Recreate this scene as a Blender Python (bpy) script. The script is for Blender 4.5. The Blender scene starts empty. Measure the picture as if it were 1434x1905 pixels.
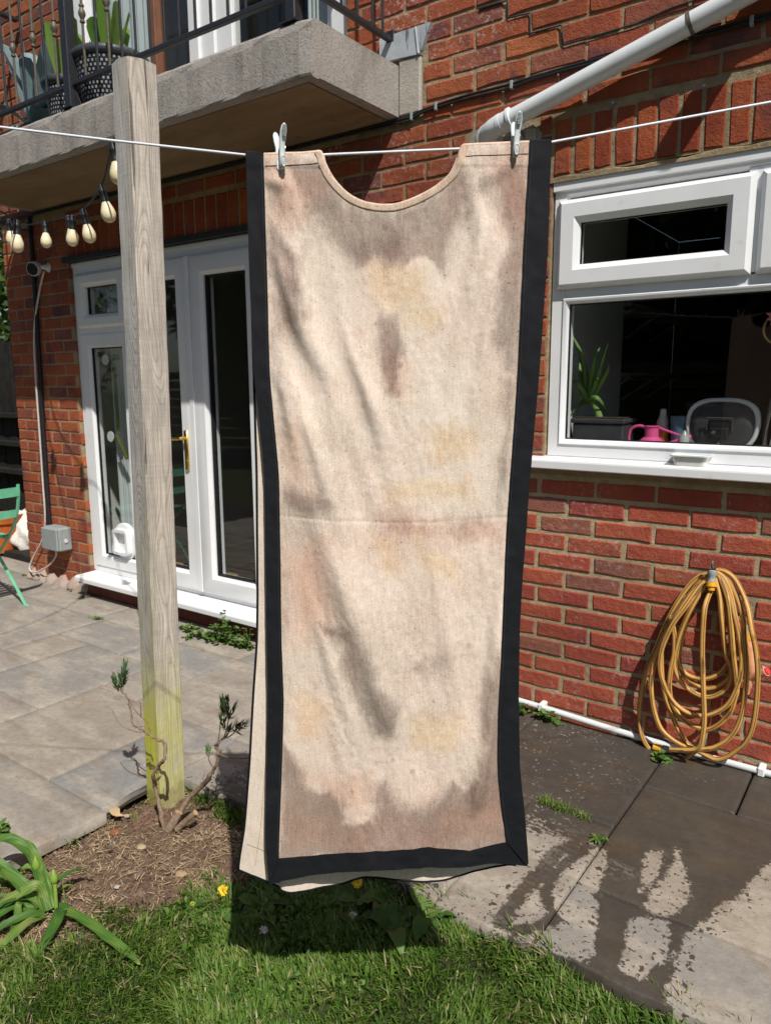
import bpy, bmesh, math, random
import numpy as np
from mathutils import Vector, Matrix
random.seed(7)
rng = np.random.default_rng(11)
scene = bpy.context.scene
COL = scene.collection

# ---------------------------------------------------------------- camera, sky, sun, exposure
CAM = Vector((0.0, -2.8, 1.386))
RIGHT = Vector((0.81243, 0.58303, -0.00497))
DOWN = Vector((0.09533, -0.14122, -0.98538))
FWD = Vector((-0.57521, 0.80008, -0.17031))
cam_data = bpy.data.cameras.new('camera')
cam_data.sensor_fit = 'VERTICAL'
cam_data.sensor_height = 24.0
cam_data.lens = 1378.5 / 1905 * 24.0
cam_data.clip_start = 0.02
cam_data.clip_end = 500
cam_data.dof.use_dof = True
cam_data.dof.focus_distance = 1.55
cam_data.dof.aperture_fstop = 7.0
cam = bpy.data.objects.new('camera', cam_data)
COL.objects.link(cam)
M3 = Matrix((RIGHT, -DOWN, -FWD)).transposed()
cam.matrix_world = Matrix.Translation(CAM) @ M3.to_4x4()
scene.camera = cam

SUN_DIR = Vector((-0.500, 0.370, -0.783)).normalized()      # direction the light travels
world = bpy.data.worlds.new('World')
scene.world = world
world.use_nodes = True
wn = world.node_tree
bg = wn.nodes['Background']
sky = wn.nodes.new('ShaderNodeTexSky')
sky.sky_type = 'NISHITA'
sky.sun_disc = False
sky.sun_elevation = math.radians(51.5)
sky.sun_rotation = math.atan2(-SUN_DIR.x, -SUN_DIR.y)
sky.air_density = 1.0
sky.dust_density = 1.2
wn.links.new(sky.outputs[0], bg.inputs[0])
bg.inputs[1].default_value = 0.068
sun = bpy.data.lights.new('sun', 'SUN')
sun.energy = 4.75
sun.angle = math.radians(0.53)
sun.color = (1.0, 0.955, 0.88)
sun_o = bpy.data.objects.new('sun', sun)
sun_o.rotation_euler = SUN_DIR.to_track_quat('-Z', 'Y').to_euler()
sun_o.location = (4, -6, 9)
COL.objects.link(sun_o)
scene.view_settings.view_transform = 'Standard'
scene.view_settings.look = 'None'
scene.view_settings.exposure = 0.07
scene.view_settings.gamma = 1.0
scene.view_settings.use_curve_mapping = False
scene.render.engine = 'CYCLES'
scene.cycles.use_denoising = True
scene.cycles.max_bounces = 7
scene.cycles.transparent_max_bounces = 12

# ---------------------------------------------------------------- mesh helpers
class MB:
    """collects vertices and faces for one mesh"""
    def __init__(s): s.v = []; s.f = []
    def add(s, v, f):
        o = len(s.v); s.v += [tuple(map(float, p)) for p in v]; s.f += [tuple(o + i for i in q) for q in f]; return s
    def box(s, x0, x1, y0, y1, z0, z1, b=0.0, mat=None):
        cx, cy, cz = (x0+x1)/2, (y0+y1)/2, (z0+z1)/2
        hx, hy, hz = abs(x1-x0)/2, abs(y1-y0)/2, abs(z1-z0)/2
        b = min(b, hx*.9, hy*.9, hz*.9)
        if b <= 0:
            V = [(cx+sx*hx, cy+sy*hy, cz+sz*hz) for sx in (-1, 1) for sy in (-1, 1) for sz in (-1, 1)]
            F = [(0, 1, 3, 2), (4, 6, 7, 5), (0, 4, 5, 1), (2, 3, 7, 6), (0, 2, 6, 4), (1, 5, 7, 3)]
        else:
            V = []; ix = {}
            for sx in (-1, 1):
                for sy in (-1, 1):
                    for sz in (-1, 1):
                        for a in range(3):
                            p = [sx*(hx-(0 if a == 0 else b)), sy*(hy-(0 if a == 1 else b)), sz*(hz-(0 if a == 2 else b))]
                            ix[(sx, sy, sz, a)] = len(V); V.append((cx+p[0], cy+p[1], cz+p[2]))
            F = []
            q = ((-1, -1), (1, -1), (1, 1), (-1, 1))
            for t in (-1, 1):
                F.append(tuple(ix[(t, u, w, 0)] for u, w in q))
                F.append(tuple(ix[(u, t, w, 1)] for u, w in q))
                F.append(tuple(ix[(u, w, t, 2)] for u, w in q))
            for u in (-1, 1):
                for w in (-1, 1):
                    F.append((ix[(-1, u, w, 1)], ix[(1, u, w, 1)], ix[(1, u, w, 2)], ix[(-1, u, w, 2)]))
                    F.append((ix[(u, -1, w, 0)], ix[(u, 1, w, 0)], ix[(u, 1, w, 2)], ix[(u, -1, w, 2)]))
                    F.append((ix[(u, w, -1, 0)], ix[(u, w, 1, 0)], ix[(u, w, 1, 1)], ix[(u, w, -1, 1)]))
                    for t in (-1, 1):
                        F.append((ix[(u, w, t, 0)], ix[(u, w, t, 1)], ix[(u, w, t, 2)]))
        if mat is not None: V = [mat @ Vector(p) for p in V]
        return s.add(V, F)
    def tube(s, path, r, n=8, cap=True, flat=1.0):
        P = [Vector(p) for p in path]; m = len(P)
        R = r if isinstance(r, (list, tuple)) else [r]*m
        d0 = (P[1]-P[0]).normalized()
        ref = Vector((0, 0, 1)) if abs(d0.z) < .9 else Vector((1, 0, 0))
        nrm = d0.cross(ref).normalized()
        V = []; F = []
        for i in range(m):
            d = ((P[min(i+1, m-1)]-P[max(i-1, 0)])).normalized()
            nrm = (nrm - d*nrm.dot(d)).normalized(); bi = d.cross(nrm)
            for k in range(n):
                a = 2*math.pi*k/n
                V.append(P[i] + nrm*(math.cos(a)*R[i]) + bi*(math.sin(a)*R[i]*flat))
        for i in range(m-1):
            for k in range(n):
                F.append((i*n+k, i*n+(k+1) % n, (i+1)*n+(k+1) % n, (i+1)*n+k))
        if cap: F += [tuple(range(n))[::-1], tuple(range((m-1)*n, m*n))]
        return s.add(V, F)
    def lathe(s, prof, o=(0, 0, 0), axis=(0, 0, 1), n=16):
        A = Vector(axis).normalized(); ref = Vector((1, 0, 0)) if abs(A.x) < .9 else Vector((0, 1, 0))
        X = A.cross(ref).normalized(); Y = A.cross(X); o = Vector(o)
        V = []; F = []; m = len(prof)
        for r, h in prof:
            for k in range(n):
                a = 2*math.pi*k/n; V.append(o + A*h + X*(r*math.cos(a)) + Y*(r*math.sin(a)))
        for i in range(m-1):
            for k in range(n):
                F.append((i*n+k, i*n+(k+1) % n, (i+1)*n+(k+1) % n, (i+1)*n+k))
        F += [tuple(range(n))[::-1], tuple(range((m-1)*n, m*n))]
        return s.add(V, F)
    def ring(s, x0, x1, z0, z1, prof):
        """a mitred frame in the wall's plane: prof is a closed loop of (inset, y)"""
        V = []; F = []; m = len(prof)
        for cx, cz, sx, sz in ((x0, z0, 1, 1), (x1, z0, -1, 1), (x1, z1, -1, -1), (x0, z1, 1, -1)):
            for i, y in prof: V.append((cx+sx*i, y, cz+sz*i))
        for c in range(4):
            for k in range(m):
                F.append((c*m+k, c*m+(k+1) % m, ((c+1) % 4)*m+(k+1) % m, ((c+1) % 4)*m+k))
        return s.add(V, F)
    def quad(s, *p): return s.add(p, [tuple(range(len(p)))])
    def ribbon(s, path, widths, side=None, fold=0.0, normal=None):
        """leaf-like strip of three columns along a path"""
        P = [Vector(p) for p in path]; m = len(P); V = []; F = []
        for i in range(m):
            d = (P[min(i+1, m-1)]-P[max(i-1, 0)]).normalized()
            sd = Vector(side) if side is not None else d.cross(Vector((0, 0, 1)))
            if sd.length < 1e-3: sd = Vector((1, 0, 0))
            sd = (sd - d*sd.dot(d)).normalized(); up = sd.cross(d)
            w = widths[i]
            V += [P[i]-sd*w+up*(w*fold), P[i], P[i]+sd*w+up*(w*fold)]
        for i in range(m-1):
            a = i*3
            F += [(a, a+1, a+4, a+3), (a+1, a+2, a+5, a+4)]
        return s.add(V, F)

WL = {}
def build(name, mb, mat, parent=None, smooth=False, world=True, recalc=True):
    me = bpy.data.meshes.new(name)
    me.from_pydata(mb.v, [], mb.f)
    if recalc:
        b = bmesh.new(); b.from_mesh(me); bmesh.ops.recalc_face_normals(b, faces=b.faces); b.to_mesh(me); b.free()
    if smooth:
        me.polygons.foreach_set('use_smooth', [True]*len(me.polygons))
        if smooth == 'auto': me.set_sharp_from_angle(angle=math.radians(38))
    if mat is not None: me.materials.append(mat)
    return link(name, me, parent, world)
def link(name, me, parent=None, world=True):
    o = bpy.data.objects.new(name, me)
    COL.objects.link(o)
    WL[o.name] = Vector((0, 0, 0))
    if parent is not None:
        o.parent = parent
        if world:
            o.location = -WL[parent.name]
        else:
            WL[o.name] = Vector(WL[parent.name])
    return o
def tag(o, label=None, cat=None, group=None, kind=None):
    if label: o['label'] = label
    if cat: o['category'] = cat
    if group: o['group'] = group
    if kind: o['kind'] = kind
    return o
def thing(name, label, cat, loc, group=None, parent=None):
    o = bpy.data.objects.new(name, None)
    o.empty_display_size = .05
    COL.objects.link(o)
    loc = Vector(loc)
    if parent is not None:
        o.parent = parent; o.location = loc - WL[parent.name]
    else:
        o.location = loc
    WL[o.name] = loc
    return tag(o, label, cat, group)
def sub(name, parent, loc):
    return thing(name, None, None, loc, parent=parent)
def copy_tree(o, parent=None):
    c = o.copy(); COL.objects.link(c)
    if parent is not None: c.parent = parent
    for ch in list(o.children): copy_tree(ch, c)
    return c
def np_mesh(name, V, F, mat, parent=None, smooth=True, attrs=None, world=True):
    """V (n,3); F (m,k) equal-sized faces"""
    V = np.asarray(V, np.float32); F = np.asarray(F, np.int32)
    me = bpy.data.meshes.new(name)
    k = F.shape[1]
    me.vertices.add(len(V)); me.vertices.foreach_set('co', V.ravel())
    me.loops.add(F.size); me.loops.foreach_set('vertex_index', F.ravel())
    me.polygons.add(len(F)); me.polygons.foreach_set('loop_start', np.arange(0, F.size, k, dtype=np.int32))
    try: me.polygons.foreach_set('loop_total', np.full(len(F), k, np.int32))
    except Exception: pass
    if smooth: me.polygons.foreach_set('use_smooth', np.ones(len(F), bool))
    for an, av in (attrs or {}).items():
        a = me.attributes.new(an, 'FLOAT', 'POINT'); a.data.foreach_set('value', np.asarray(av, np.float32))
    me.update(calc_edges=True); me.validate()
    me.materials.append(mat)
    return link(name, me, parent, world)
def grid_faces(nu, nv):
    i = np.arange(nu*nv).reshape(nv, nu)
    return np.stack([i[:-1, :-1], i[:-1, 1:], i[1:, 1:], i[1:, :-1]], -1).reshape(-1, 4)
def spline(pts, n=6):
    """Catmull-Rom through the points"""
    P = [Vector(p) for p in pts]; out = []
    for i in range(len(P)-1):
        a, b, c, d = P[max(i-1, 0)], P[i], P[i+1], P[min(i+2, len(P)-1)]
        for k in range(n):
            t = k/n
            out.append(.5*((2*b)+(c-a)*t+(2*a-5*b+4*c-d)*t*t+(3*b-a-3*c+d)*t**3))
    out.append(P[-1])
    return out
def vnoise(x, y, seed=0):
    """smooth value noise for numpy arrays, 0..1"""
    r = np.random.default_rng(seed).random((64, 64))
    xi = np.floor(x).astype(int); yi = np.floor(y).astype(int); fx = x-xi; fy = y-yi
    fx = fx*fx*(3-2*fx); fy = fy*fy*(3-2*fy)
    g = lambda a, b: r[a % 64, b % 64]
    return (g(xi, yi)*(1-fx)+g(xi+1, yi)*fx)*(1-fy)+(g(xi, yi+1)*(1-fx)+g(xi+1, yi+1)*fx)*fy
def fbm(x, y, seed=0, o=4):
    s = 0; a = .5; t = 0
    for k in range(o):
        s = s+a*vnoise(x*2**k, y*2**k, seed+k); t += a; a *= .5
    return s/t

# ---------------------------------------------------------------- materials
class G:
    """small wrapper over a material's node tree"""
    def __init__(s, name, rough=.6, spec=.5):
        s.m = bpy.data.materials.new(name); s.m.use_nodes = True
        s.t = s.m.node_tree; s.b = s.t.nodes['Principled BSDF']
        s.b.inputs['Roughness'].default_value = rough
        s.b.inputs['Specular IOR Level'].default_value = spec
        s.geo = None; s.tc = None
    def n(s, ty): return s.t.nodes.new(ty)
    def pt(s, inp, v):
        if isinstance(v, bpy.types.NodeSocket): s.t.links.new(v, inp)
        elif isinstance(v, tuple) and len(v) == 3 and inp.type == 'RGBA': inp.default_value = (*v, 1)
        else: inp.default_value = v
    def set(s, k, v): s.pt(s.b.inputs[k], v); return s
    def pos(s, kind='P', scale=(1, 1, 1), loc=(0, 0, 0), rot=(0, 0, 0)):
        if kind == 'P':
            s.geo = s.geo or s.n('ShaderNodeNewGeometry'); o = s.geo.outputs['Position']
        else:
            s.tc = s.tc or s.n('ShaderNodeTexCoord'); o = s.tc.outputs['Object']
        mp = s.n('ShaderNodeMapping'); s.t.links.new(o, mp.inputs[0])
        mp.inputs['Scale'].default_value = scale; mp.inputs['Location'].default_value = loc; mp.inputs['Rotation'].default_value = rot
        return mp.outputs[0]
    def noise(s, scale, detail=4, rough=.55, vec=None, dist=0.0):
        t = s.n('ShaderNodeTexNoise'); s.t.links.new(vec or s.pos(), t.inputs['Vector'])
        t.inputs['Scale'].default_value = scale; t.inputs['Detail'].default_value = detail
        t.inputs['Roughness'].default_value = rough; t.inputs['Distortion'].default_value = dist
        return t.outputs['Fac']
    def voro(s, scale, vec=None, out='Distance', feat='F1'):
        t = s.n('ShaderNodeTexVoronoi'); t.feature = feat; s.t.links.new(vec or s.pos(), t.inputs['Vector'])
        t.inputs['Scale'].default_value = scale
        return t.outputs[out]
    def ramp(s, fac, stops, interp='LINEAR'):
        r = s.n('ShaderNodeValToRGB'); r.color_ramp.interpolation = interp; e = r.color_ramp.elements
        while len(e) < len(stops): e.new(.5)
        for k, (p, c) in enumerate(stops):
            e[k].position = p; e[k].color = (c, c, c, 1) if not isinstance(c, tuple) else (*c, 1)
        s.pt(r.inputs[0], fac)
        return r.outputs[0]
    def mix(s, fac, a, b, blend='MIX'):
        x = s.n('ShaderNodeMix'); x.data_type = 'RGBA'; x.blend_type = blend
        s.pt(x.inputs[0], fac); s.pt(x.inputs[6], a); s.pt(x.inputs[7], b)
        return x.outputs[2]
    def math(s, op, a, b=0.0, c=0.0, clamp=False):
        x = s.n('ShaderNodeMath'); x.operation = op; x.use_clamp = clamp
        s.pt(x.inputs[0], a); s.pt(x.inputs[1], b); s.pt(x.inputs[2], c)
        return x.outputs[0]
    def sstep(s, v, lo, hi):
        x = s.n('ShaderNodeMapRange'); x.interpolation_type = 'SMOOTHSTEP'
        s.pt(x.inputs[0], v); x.inputs[1].default_value = lo; x.inputs[2].default_value = hi
        return x.outputs[0]
    def attr(s, name):
        a = s.n('ShaderNodeAttribute'); a.attribute_name = name; return a.outputs['Fac']
    def xyz(s, vec):
        x = s.n('ShaderNodeSeparateXYZ'); s.t.links.new(vec, x.inputs[0]); return x.outputs
    def rand(s, island=False):
        if island:
            s.geo = s.geo or s.n('ShaderNodeNewGeometry'); return s.geo.outputs['Random Per Island']
        return s.n('ShaderNodeObjectInfo').outputs['Random']
    def bump(s, h, strength=.3, dist=.002, prev=None):
        b = s.n('ShaderNodeBump'); b.inputs['Strength'].default_value = strength; b.inputs['Distance'].default_value = dist
        s.pt(b.inputs['Height'], h)
        if prev is not None: s.t.links.new(prev, b.inputs['Normal'])
        s.t.links.new(b.outputs[0], s.b.inputs['Normal'])
        return b.outputs[0]

def plain(name, col, rough=.5, spec=.5, var=.12, scale=30, bump=0.0, metal=0.0):
    g = G(name, rough, spec)
    f = g.noise(scale, 5)
    lo = tuple(c*(1-var) for c in col); hi = tuple(min(1, c*(1+var)) for c in col)
    g.set('Base Color', g.ramp(f, [(.3, lo), (.7, hi)]))
    g.set('Metallic', metal)
    g.set('Roughness', g.ramp(g.noise(scale*3, 3), [(.3, rough*.85), (.7, min(1, rough*1.15))]))
    if bump: g.bump(g.noise(scale*8, 4), bump, .001)
    return g.m

def brick_mat(name, cols, island, dark, white, whitex=None):
    g = G(name, .85, .25)
    r = g.rand(island)
    base = g.ramp(r, cols)
    n1 = g.noise(7, 6, .6)
    base = g.mix(g.math('MULTIPLY', g.sstep(n1, .52, .66), dark), base, (.115, .045, .052))
    base = g.mix(g.math('MULTIPLY', g.sstep(g.noise(4.5, 3), .45, .7), .45), base, g.mix(.5, base, (.45, .15, .055)))
    w = g.math('MULTIPLY', g.sstep(g.noise(42, 8, .75), .5, .72), g.sstep(g.noise(3.4, 4, .6), .40, .62))
    if whitex is not None:
        x = g.xyz(g.pos())
        reg = g.math('MULTIPLY', g.math('MULTIPLY', g.sstep(x[0], -1.25, -1.6), g.sstep(x[0], -3.2, -2.4)), g.sstep(x[2], 2.15, 2.5))
        w = g.math('MULTIPLY', w, g.math('ADD', g.math('MULTIPLY', reg, whitex*1.6), .25), clamp=True)
    base = g.mix(g.math('MULTIPLY', w, white), base, (.52, .43, .40))
    sp = g.noise(420, 2, .5)
    base = g.mix(.35, base, g.ramp(sp, [(.3, .25), (.5, .5), (.72, .9)]), 'OVERLAY')
    gr = g.ramp(g.noise(2.1, 6, .62, vec=g.pos(loc=(5, 2, 9))), [(.30, .82), (.55, 1.08), (.75, 1.2)])
    base = g.mix(1.0, base, gr, 'MULTIPLY')
    pit = g.sstep(g.noise(130, 4, .65, vec=g.pos(loc=(1, 4, 2))), .62, .72)
    base = g.mix(g.math('MULTIPLY', pit, .55), base, (.075, .028, .022))
    g.set('Base Color', base)
    h = g.math('ADD', g.noise(160, 5, .65), g.math('MULTIPLY', g.noise(38, 4), 1.4))
    g.bump(h, .85, .0045)
    return g.m
OLD = [(0, (.27, .066, .030)), (.3, (.32, .080, .033)), (.5, (.25, .058, .032)), (.66, (.38, .115, .042)), (.80, (.20, .052, .034)), (.9, (.26, .09, .055)), (1, (.13, .045, .042))]
NEW = [(0, (.315, .068, .040)), (.35, (.375, .084, .047)), (.62, (.28, .054, .040)), (.8, (.36, .105, .052)), (.92, (.27, .092, .062)), (1, (.21, .095, .075))]
m_brick_old = brick_mat('weathered brick', OLD, False, .75, .75, 1.4)
m_brick_old_i = brick_mat('weathered brickwork', OLD, True, .75, .75, 1.4)
m_brick_new = brick_mat('smooth red brick', NEW, False, .25, .75)
m_brick_new_i = brick_mat('smooth red brickwork', NEW, True, .18, .55)
SOL = [(0, (.28, .056, .022)), (.5, (.24, .046, .020)), (.75, (.37, .095, .028)), (1, (.21, .042, .022))]
m_brick_sol = brick_mat('soldier brick', SOL, False, .5, .2)

def mortar_mat(name, a, b):
    g = G(name, .95, .15)
    c = g.ramp(g.noise(24, 8, .65), [(.3, a), (.7, b)])
    c = g.mix(1.0, c, g.ramp(g.noise(2.1, 6, .62, vec=g.pos(loc=(5, 2, 9))), [(.30, .66), (.55, 1.0), (.75, 1.08)]), 'MULTIPLY')
    c = g.mix(g.math('MULTIPLY', g.sstep(g.noise(17, 6, .7), .55, .72), .45), c, (.13, .095, .06))
    c = g.mix(.4, c, g.ramp(g.noise(380, 3), [(.3, .2), (.7, .85)]), 'OVERLAY')
    g.set('Base Color', c)
    g.bump(g.math('ADD', g.noise(220, 5, .7), g.math('MULTIPLY', g.noise(45, 4), 1.6)), .8, .004)
    return g.m
m_mortar_old = mortar_mat('sandy mortar', (.27, .20, .115), (.42, .325, .205))
m_mortar_new = mortar_mat('yellow grey mortar', (.36, .295, .175), (.52, .43, .27))

def concrete(name, a, b, speck=.6, stain=None):
    g = G(name, .9, .25)
    c = g.ramp(g.noise(9, 6, .6), [(.3, a), (.7, b)])
    v = g.noise(150, 3, .6)
    c = g.mix(g.math('MULTIPLY', g.sstep(v, .575, .66), speck), c, (.07, .065, .06))
    c = g.mix(g.math('MULTIPLY', g.sstep(g.noise(170, 3, .6, vec=g.pos(loc=(3, 1, 2))), .62, .7), speck*.8), c, (.55, .5, .45))
    if stain:
        c = g.mix(g.math('MULTIPLY', g.sstep(g.noise(5, 6, .65, vec=g.pos(scale=(1, 1, .35))), .5, .72), stain), c, (.12, .11, .095))
    g.set('Base Color', c)
    g.bump(g.math('ADD', v, g.noise(60, 4)), .6, .004)
    return g.m
m_concrete = concrete('exposed aggregate concrete', (.29, .265, .24), (.37, .34, .31), .75, .5)
m_cement = concrete('smooth cement', (.36, .33, .28), (.44, .41, .36), .15, .3)
m_patch = concrete('rough cement patch', (.27, .25, .21), (.36, .33, .28), .35, .5)
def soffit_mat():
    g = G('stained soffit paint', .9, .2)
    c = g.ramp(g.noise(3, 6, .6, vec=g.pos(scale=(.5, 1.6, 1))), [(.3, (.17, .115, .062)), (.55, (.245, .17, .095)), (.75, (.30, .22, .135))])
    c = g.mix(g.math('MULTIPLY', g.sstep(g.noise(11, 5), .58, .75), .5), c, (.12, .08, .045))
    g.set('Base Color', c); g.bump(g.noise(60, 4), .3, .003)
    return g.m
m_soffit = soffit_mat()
def lead_mat():
    g = G('grey lead', .5, .4)
    c = g.ramp(g.noise(14, 5), [(.3, (.36, .39, .42)), (.7, (.52, .55, .58))])
    c = g.mix(g.sstep(g.noise(16, 5, .7, vec=g.pos(scale=(3.5, 1, .5))), .57, .68), c, (.10, .10, .11))
    g.set('Base Color', c); g.bump(g.noise(40, 3), .3, .003); return g.m
m_lead = lead_mat()
def upvc():
    g = G('white plastic frame', .32, .5)
    c = g.ramp(g.noise(5, 5), [(.3, (.74, .75, .76)), (.7, (.80, .81, .82))])
    c = g.mix(g.math('MULTIPLY', g.sstep(g.noise(22, 8, .72), .55, .78), .30), c, (.40, .37, .31))
    g.set('Base Color', c); return g.m
m_upvc = upvc()
m_pipe = plain('white plastic pipe', (.66, .69, .70), .38, .5, .05, 12)
m_iron = plain('black painted iron', (.022, .024, .028), .45, .5, .3, 60, .3)
m_bronze = plain('dull bronze iron', (.11, .09, .062), .5, .5, .3, 60, .3)
m_black = plain('black rubber', (.014, .014, .016), .5, .4, .2, 40)
m_dark_lintel = plain('dark grey lintel', (.02, .02, .023), .6, .4, .3, 20)
m_rope = plain('white plastic line', (.74, .76, .84), .45, .4, .06, 80)
m_peg = plain('pale grey peg plastic', (.60, .64, .65), .4, .5, .05, 60)
m_steel = plain('dull steel', (.42, .42, .42), .35, .5, .15, 60, 0, .9)
m_brass = plain('polished brass', (.72, .47, .13), .25, .5, .1, 50, 0, 1.0)
m_grey_box = plain('grey junction plastic', (.28, .31, .31), .55, .4, .08, 20)
m_cam_white = plain('white camera plastic', (.62, .62, .64), .4, .5, .05, 20)
m_cable_white = plain('off white cable', (.58, .53, .49), .5, .4, .1, 30)
m_green_paint = plain('mint green paint', (.135, .44, .27), .42, .5, .12, 25)
m_terracotta = plain('orange terracotta', (.50, .12, .025), .6, .3, .15, 18, .2)
m_sack = plain('white woven sack', (.66, .63, .58), .75, .3, .15, 40, .5)
m_shed = plain('black stained timber', (.016, .014, .012), .8, .3, .5, 9, .5)
m_pink = plain('pink plastic', (.74, .10, .30), .35, .5, .06, 20)
m_tub = plain('white tub plastic', (.72, .72, .68), .35, .5, .06, 20)
m_seat_rim = plain('pale grey seat rim', (.62, .63, .63), .4, .5, .05, 20)
m_seat_shell = plain('charcoal seat shell', (.045, .046, .047), .5, .4, .15, 20)
m_blue_cup = plain('blue glazed cup', (.08, .17, .23), .2, .6, .2, 20)
m_bottle = plain('clear grey bottle', (.42, .42, .40), .25, .6, .1, 20)
m_amber = plain('amber plastic', (.55, .20, .03), .3, .5, .1, 20)
m_pot_dark = plain('dark plastic pot', (.05, .052, .056), .55, .4, .2, 20)
m_earth = plain('dark potting earth', (.06, .042, .03), .95, .2, .4, 80, .8)
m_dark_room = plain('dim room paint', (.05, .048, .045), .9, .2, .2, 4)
m_room_white = plain('white room paint', (.62, .62, .60), .8, .3, .05, 4)
m_room_floor = plain('tan wooden floor', (.36, .23, .11), .5, .4, .25, 7)
m_curtain = plain('pale blue grey curtain', (.55, .60, .60), .85, .2, .08, 5)
m_timber = plain('pale bare timber', (.52, .35, .17), .7, .3, .2, 12)
m_brown_trim = plain('brown door trim', (.19, .085, .05), .6, .3, .2, 12)
m_red_step = plain('dark red painted plinth', (.13, .035, .025), .7, .3, .3, 14, .4)
m_bulb_off = None
def bulb_mat():
    g = G('warm frosted bulb', .3, .5)
    g.set('Base Color', g.ramp(g.noise(30, 3), [(.3, (.70, .60, .38)), (.7, (.82, .73, .50))]))
    g.set('Subsurface Weight', .35); g.b.inputs['Subsurface Radius'].default_value = (.02, .015, .008); g.b.inputs['Subsurface Scale'].default_value = .6
    return g.m
m_bulb = bulb_mat()
def glass_mat(name, tint=(.95, .965, .96), base=.042):
    m = bpy.data.materials.new(name); m.use_nodes = True; t = m.node_tree; t.nodes.clear()
    o = t.nodes.new('ShaderNodeOutputMaterial'); mx = t.nodes.new('ShaderNodeMixShader')
    tr = t.nodes.new('ShaderNodeBsdfTransparent'); gl = t.nodes.new('ShaderNodeBsdfGlossy')
    lw = t.nodes.new('ShaderNodeLayerWeight'); lw.inputs[0].default_value = .5
    pw = t.nodes.new('ShaderNodeMath'); pw.operation = 'POWER'; pw.inputs[1].default_value = 5.0; t.links.new(lw.outputs['Facing'], pw.inputs[0])
    fr = t.nodes.new('ShaderNodeMath'); fr.operation = 'MULTIPLY_ADD'; fr.inputs[1].default_value = 1-base; fr.inputs[2].default_value = base; t.links.new(pw.outputs[0], fr.inputs[0])
    tr.inputs[0].default_value = (*tint, 1); gl.inputs['Roughness'].default_value = .004
    nz = t.nodes.new('ShaderNodeTexNoise'); nz.inputs['Scale'].default_value = 1.7
    bp = t.nodes.new('ShaderNodeBump'); bp.inputs['Strength'].default_value = .04; bp.inputs['Distance'].default_value = .02
    t.links.new(nz.outputs[0], bp.inputs['Height']); t.links.new(bp.outputs[0], gl.inputs['Normal'])
    t.links.new(fr.outputs[0], mx.inputs[0]); t.links.new(tr.outputs[0], mx.inputs[1]); t.links.new(gl.outputs[0], mx.inputs[2])
    t.links.new(mx.outputs[0], o.inputs[0])
    return m
m_glass = glass_mat('window glass')
m_glass_door = glass_mat('door glass', base=.075)
# ================================================================ THE HOUSE
house = thing('brick_house', 'red brick house wall with white plastic windows, glazed doors and a concrete balcony', 'house', (-1.9, 0, 0))


# openings in the brickwork: x0, x1, z0, z1
KW = (-1.225, .235, 1.05, 2.153)
DR = (-4.48, -2.45, .105, 2.17)
SL = (-4.83, -1.925, 2.50, 2.70)
UP = (-4.37, -2.215, 2.66, 4.3)
BLK = (-1.932, -1.815, 2.497, 2.727)
LEFT, RGT, TOP_Z = -5.245, 1.6, 4.1
SPLIT = 1.022
def mortar_sheet(mb, x0, x1, z0, z1, holes, y=.0045, deep=.16):
    xs = sorted({x0, x1, *[min(max(v, x0), x1) for h in holes for v in h[:2]]})
    zs = sorted({z0, z1, *[min(max(v, z0), z1) for h in holes for v in h[2:]]})
    for a, b in zip(xs, xs[1:]):
        for c, d in zip(zs, zs[1:]):
            mx, mz = (a+b)/2, (c+d)/2
            if b-a < 1e-6 or d-c < 1e-6 or any(h[0] < mx < h[1] and h[2] < mz < h[3] for h in holes): continue
            mb.quad((a, y, c), (b, y, c), (b, y, d), (a, y, d))
    for h in holes:
        a, b, c, d = max(h[0], x0), min(h[1], x1), max(h[2], z0), min(h[3], z1)
        if b <= a or d <= c: continue
        mb.quad((a, y, c), (a, deep, c), (a, deep, d), (a, y, d)); mb.quad((b, y, c), (b, deep, c), (b, deep, d), (b, y, d))
        if c == h[2]: mb.quad((a, y, c), (b, y, c), (b, deep, c), (a, deep, c))
        if d == h[3]: mb.quad((a, y, d), (b, y, d), (b, deep, d), (a, deep, d))
w_ = MB()
mortar_sheet(w_, LEFT+.004, RGT, SPLIT, TOP_Z, [KW, DR, UP, BLK])
mortar_sheet(w_, LEFT+.004, -2.45, -.12, SPLIT, [DR])
w_.quad((LEFT+.004, .007, -.12), (LEFT+.004, 3, -.12), (LEFT+.004, 3, TOP_Z), (LEFT+.004, .007, TOP_Z))
wall = build('wall', w_, m_mortar_old, house, recalc=False)
w_ = MB()
mortar_sheet(w_, -2.449, RGT, -.12, SPLIT, [(KW[0], KW[1], KW[2], KW[3])])
wall_low = build('wall', w_, m_mortar_new, house, recalc=False)
tag(wall_low, 'smoother wall below the kitchen window with yellow grey mortar')

# ---- bricks
def brick_verts(L, H, r):
    hx, hz = L/2, H/2
    P = [(-hx, -hz), (-hx*.33, -hz), (hx*.33, -hz), (hx, -hz), (hx, 0), (hx, hz), (hx*.33, hz), (-hx*.33, hz), (-hx, hz), (-hx, 0)]
    j = lambda s: r.uniform(-s, s)
    P = [(x+j(.0023), z+j(.0023)) for x, z in P]
    V = []
    for y, ins in ((.03, 0.0), (.0038, 0.0), (0.0, .0042)):
        for x, z in P:
            k = ins*r.uniform(.6, 1.5)
            V.append((x - math.copysign(k, x) if abs(x) > hx*.8 else x, y + (j(.0007) if y == 0 else 0), z - math.copysign(k, z) if abs(z) > hz*.8 else z))
    F = []
    for a in range(2):
        for i in range(10):
            F.append((a*10+i, a*10+(i+1) % 10, (a+1)*10+(i+1) % 10, (a+1)*10+i))
    F.append(tuple(range(20, 30)))
    return V, F
rb = random.Random(3)
brick_cache = {}
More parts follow.
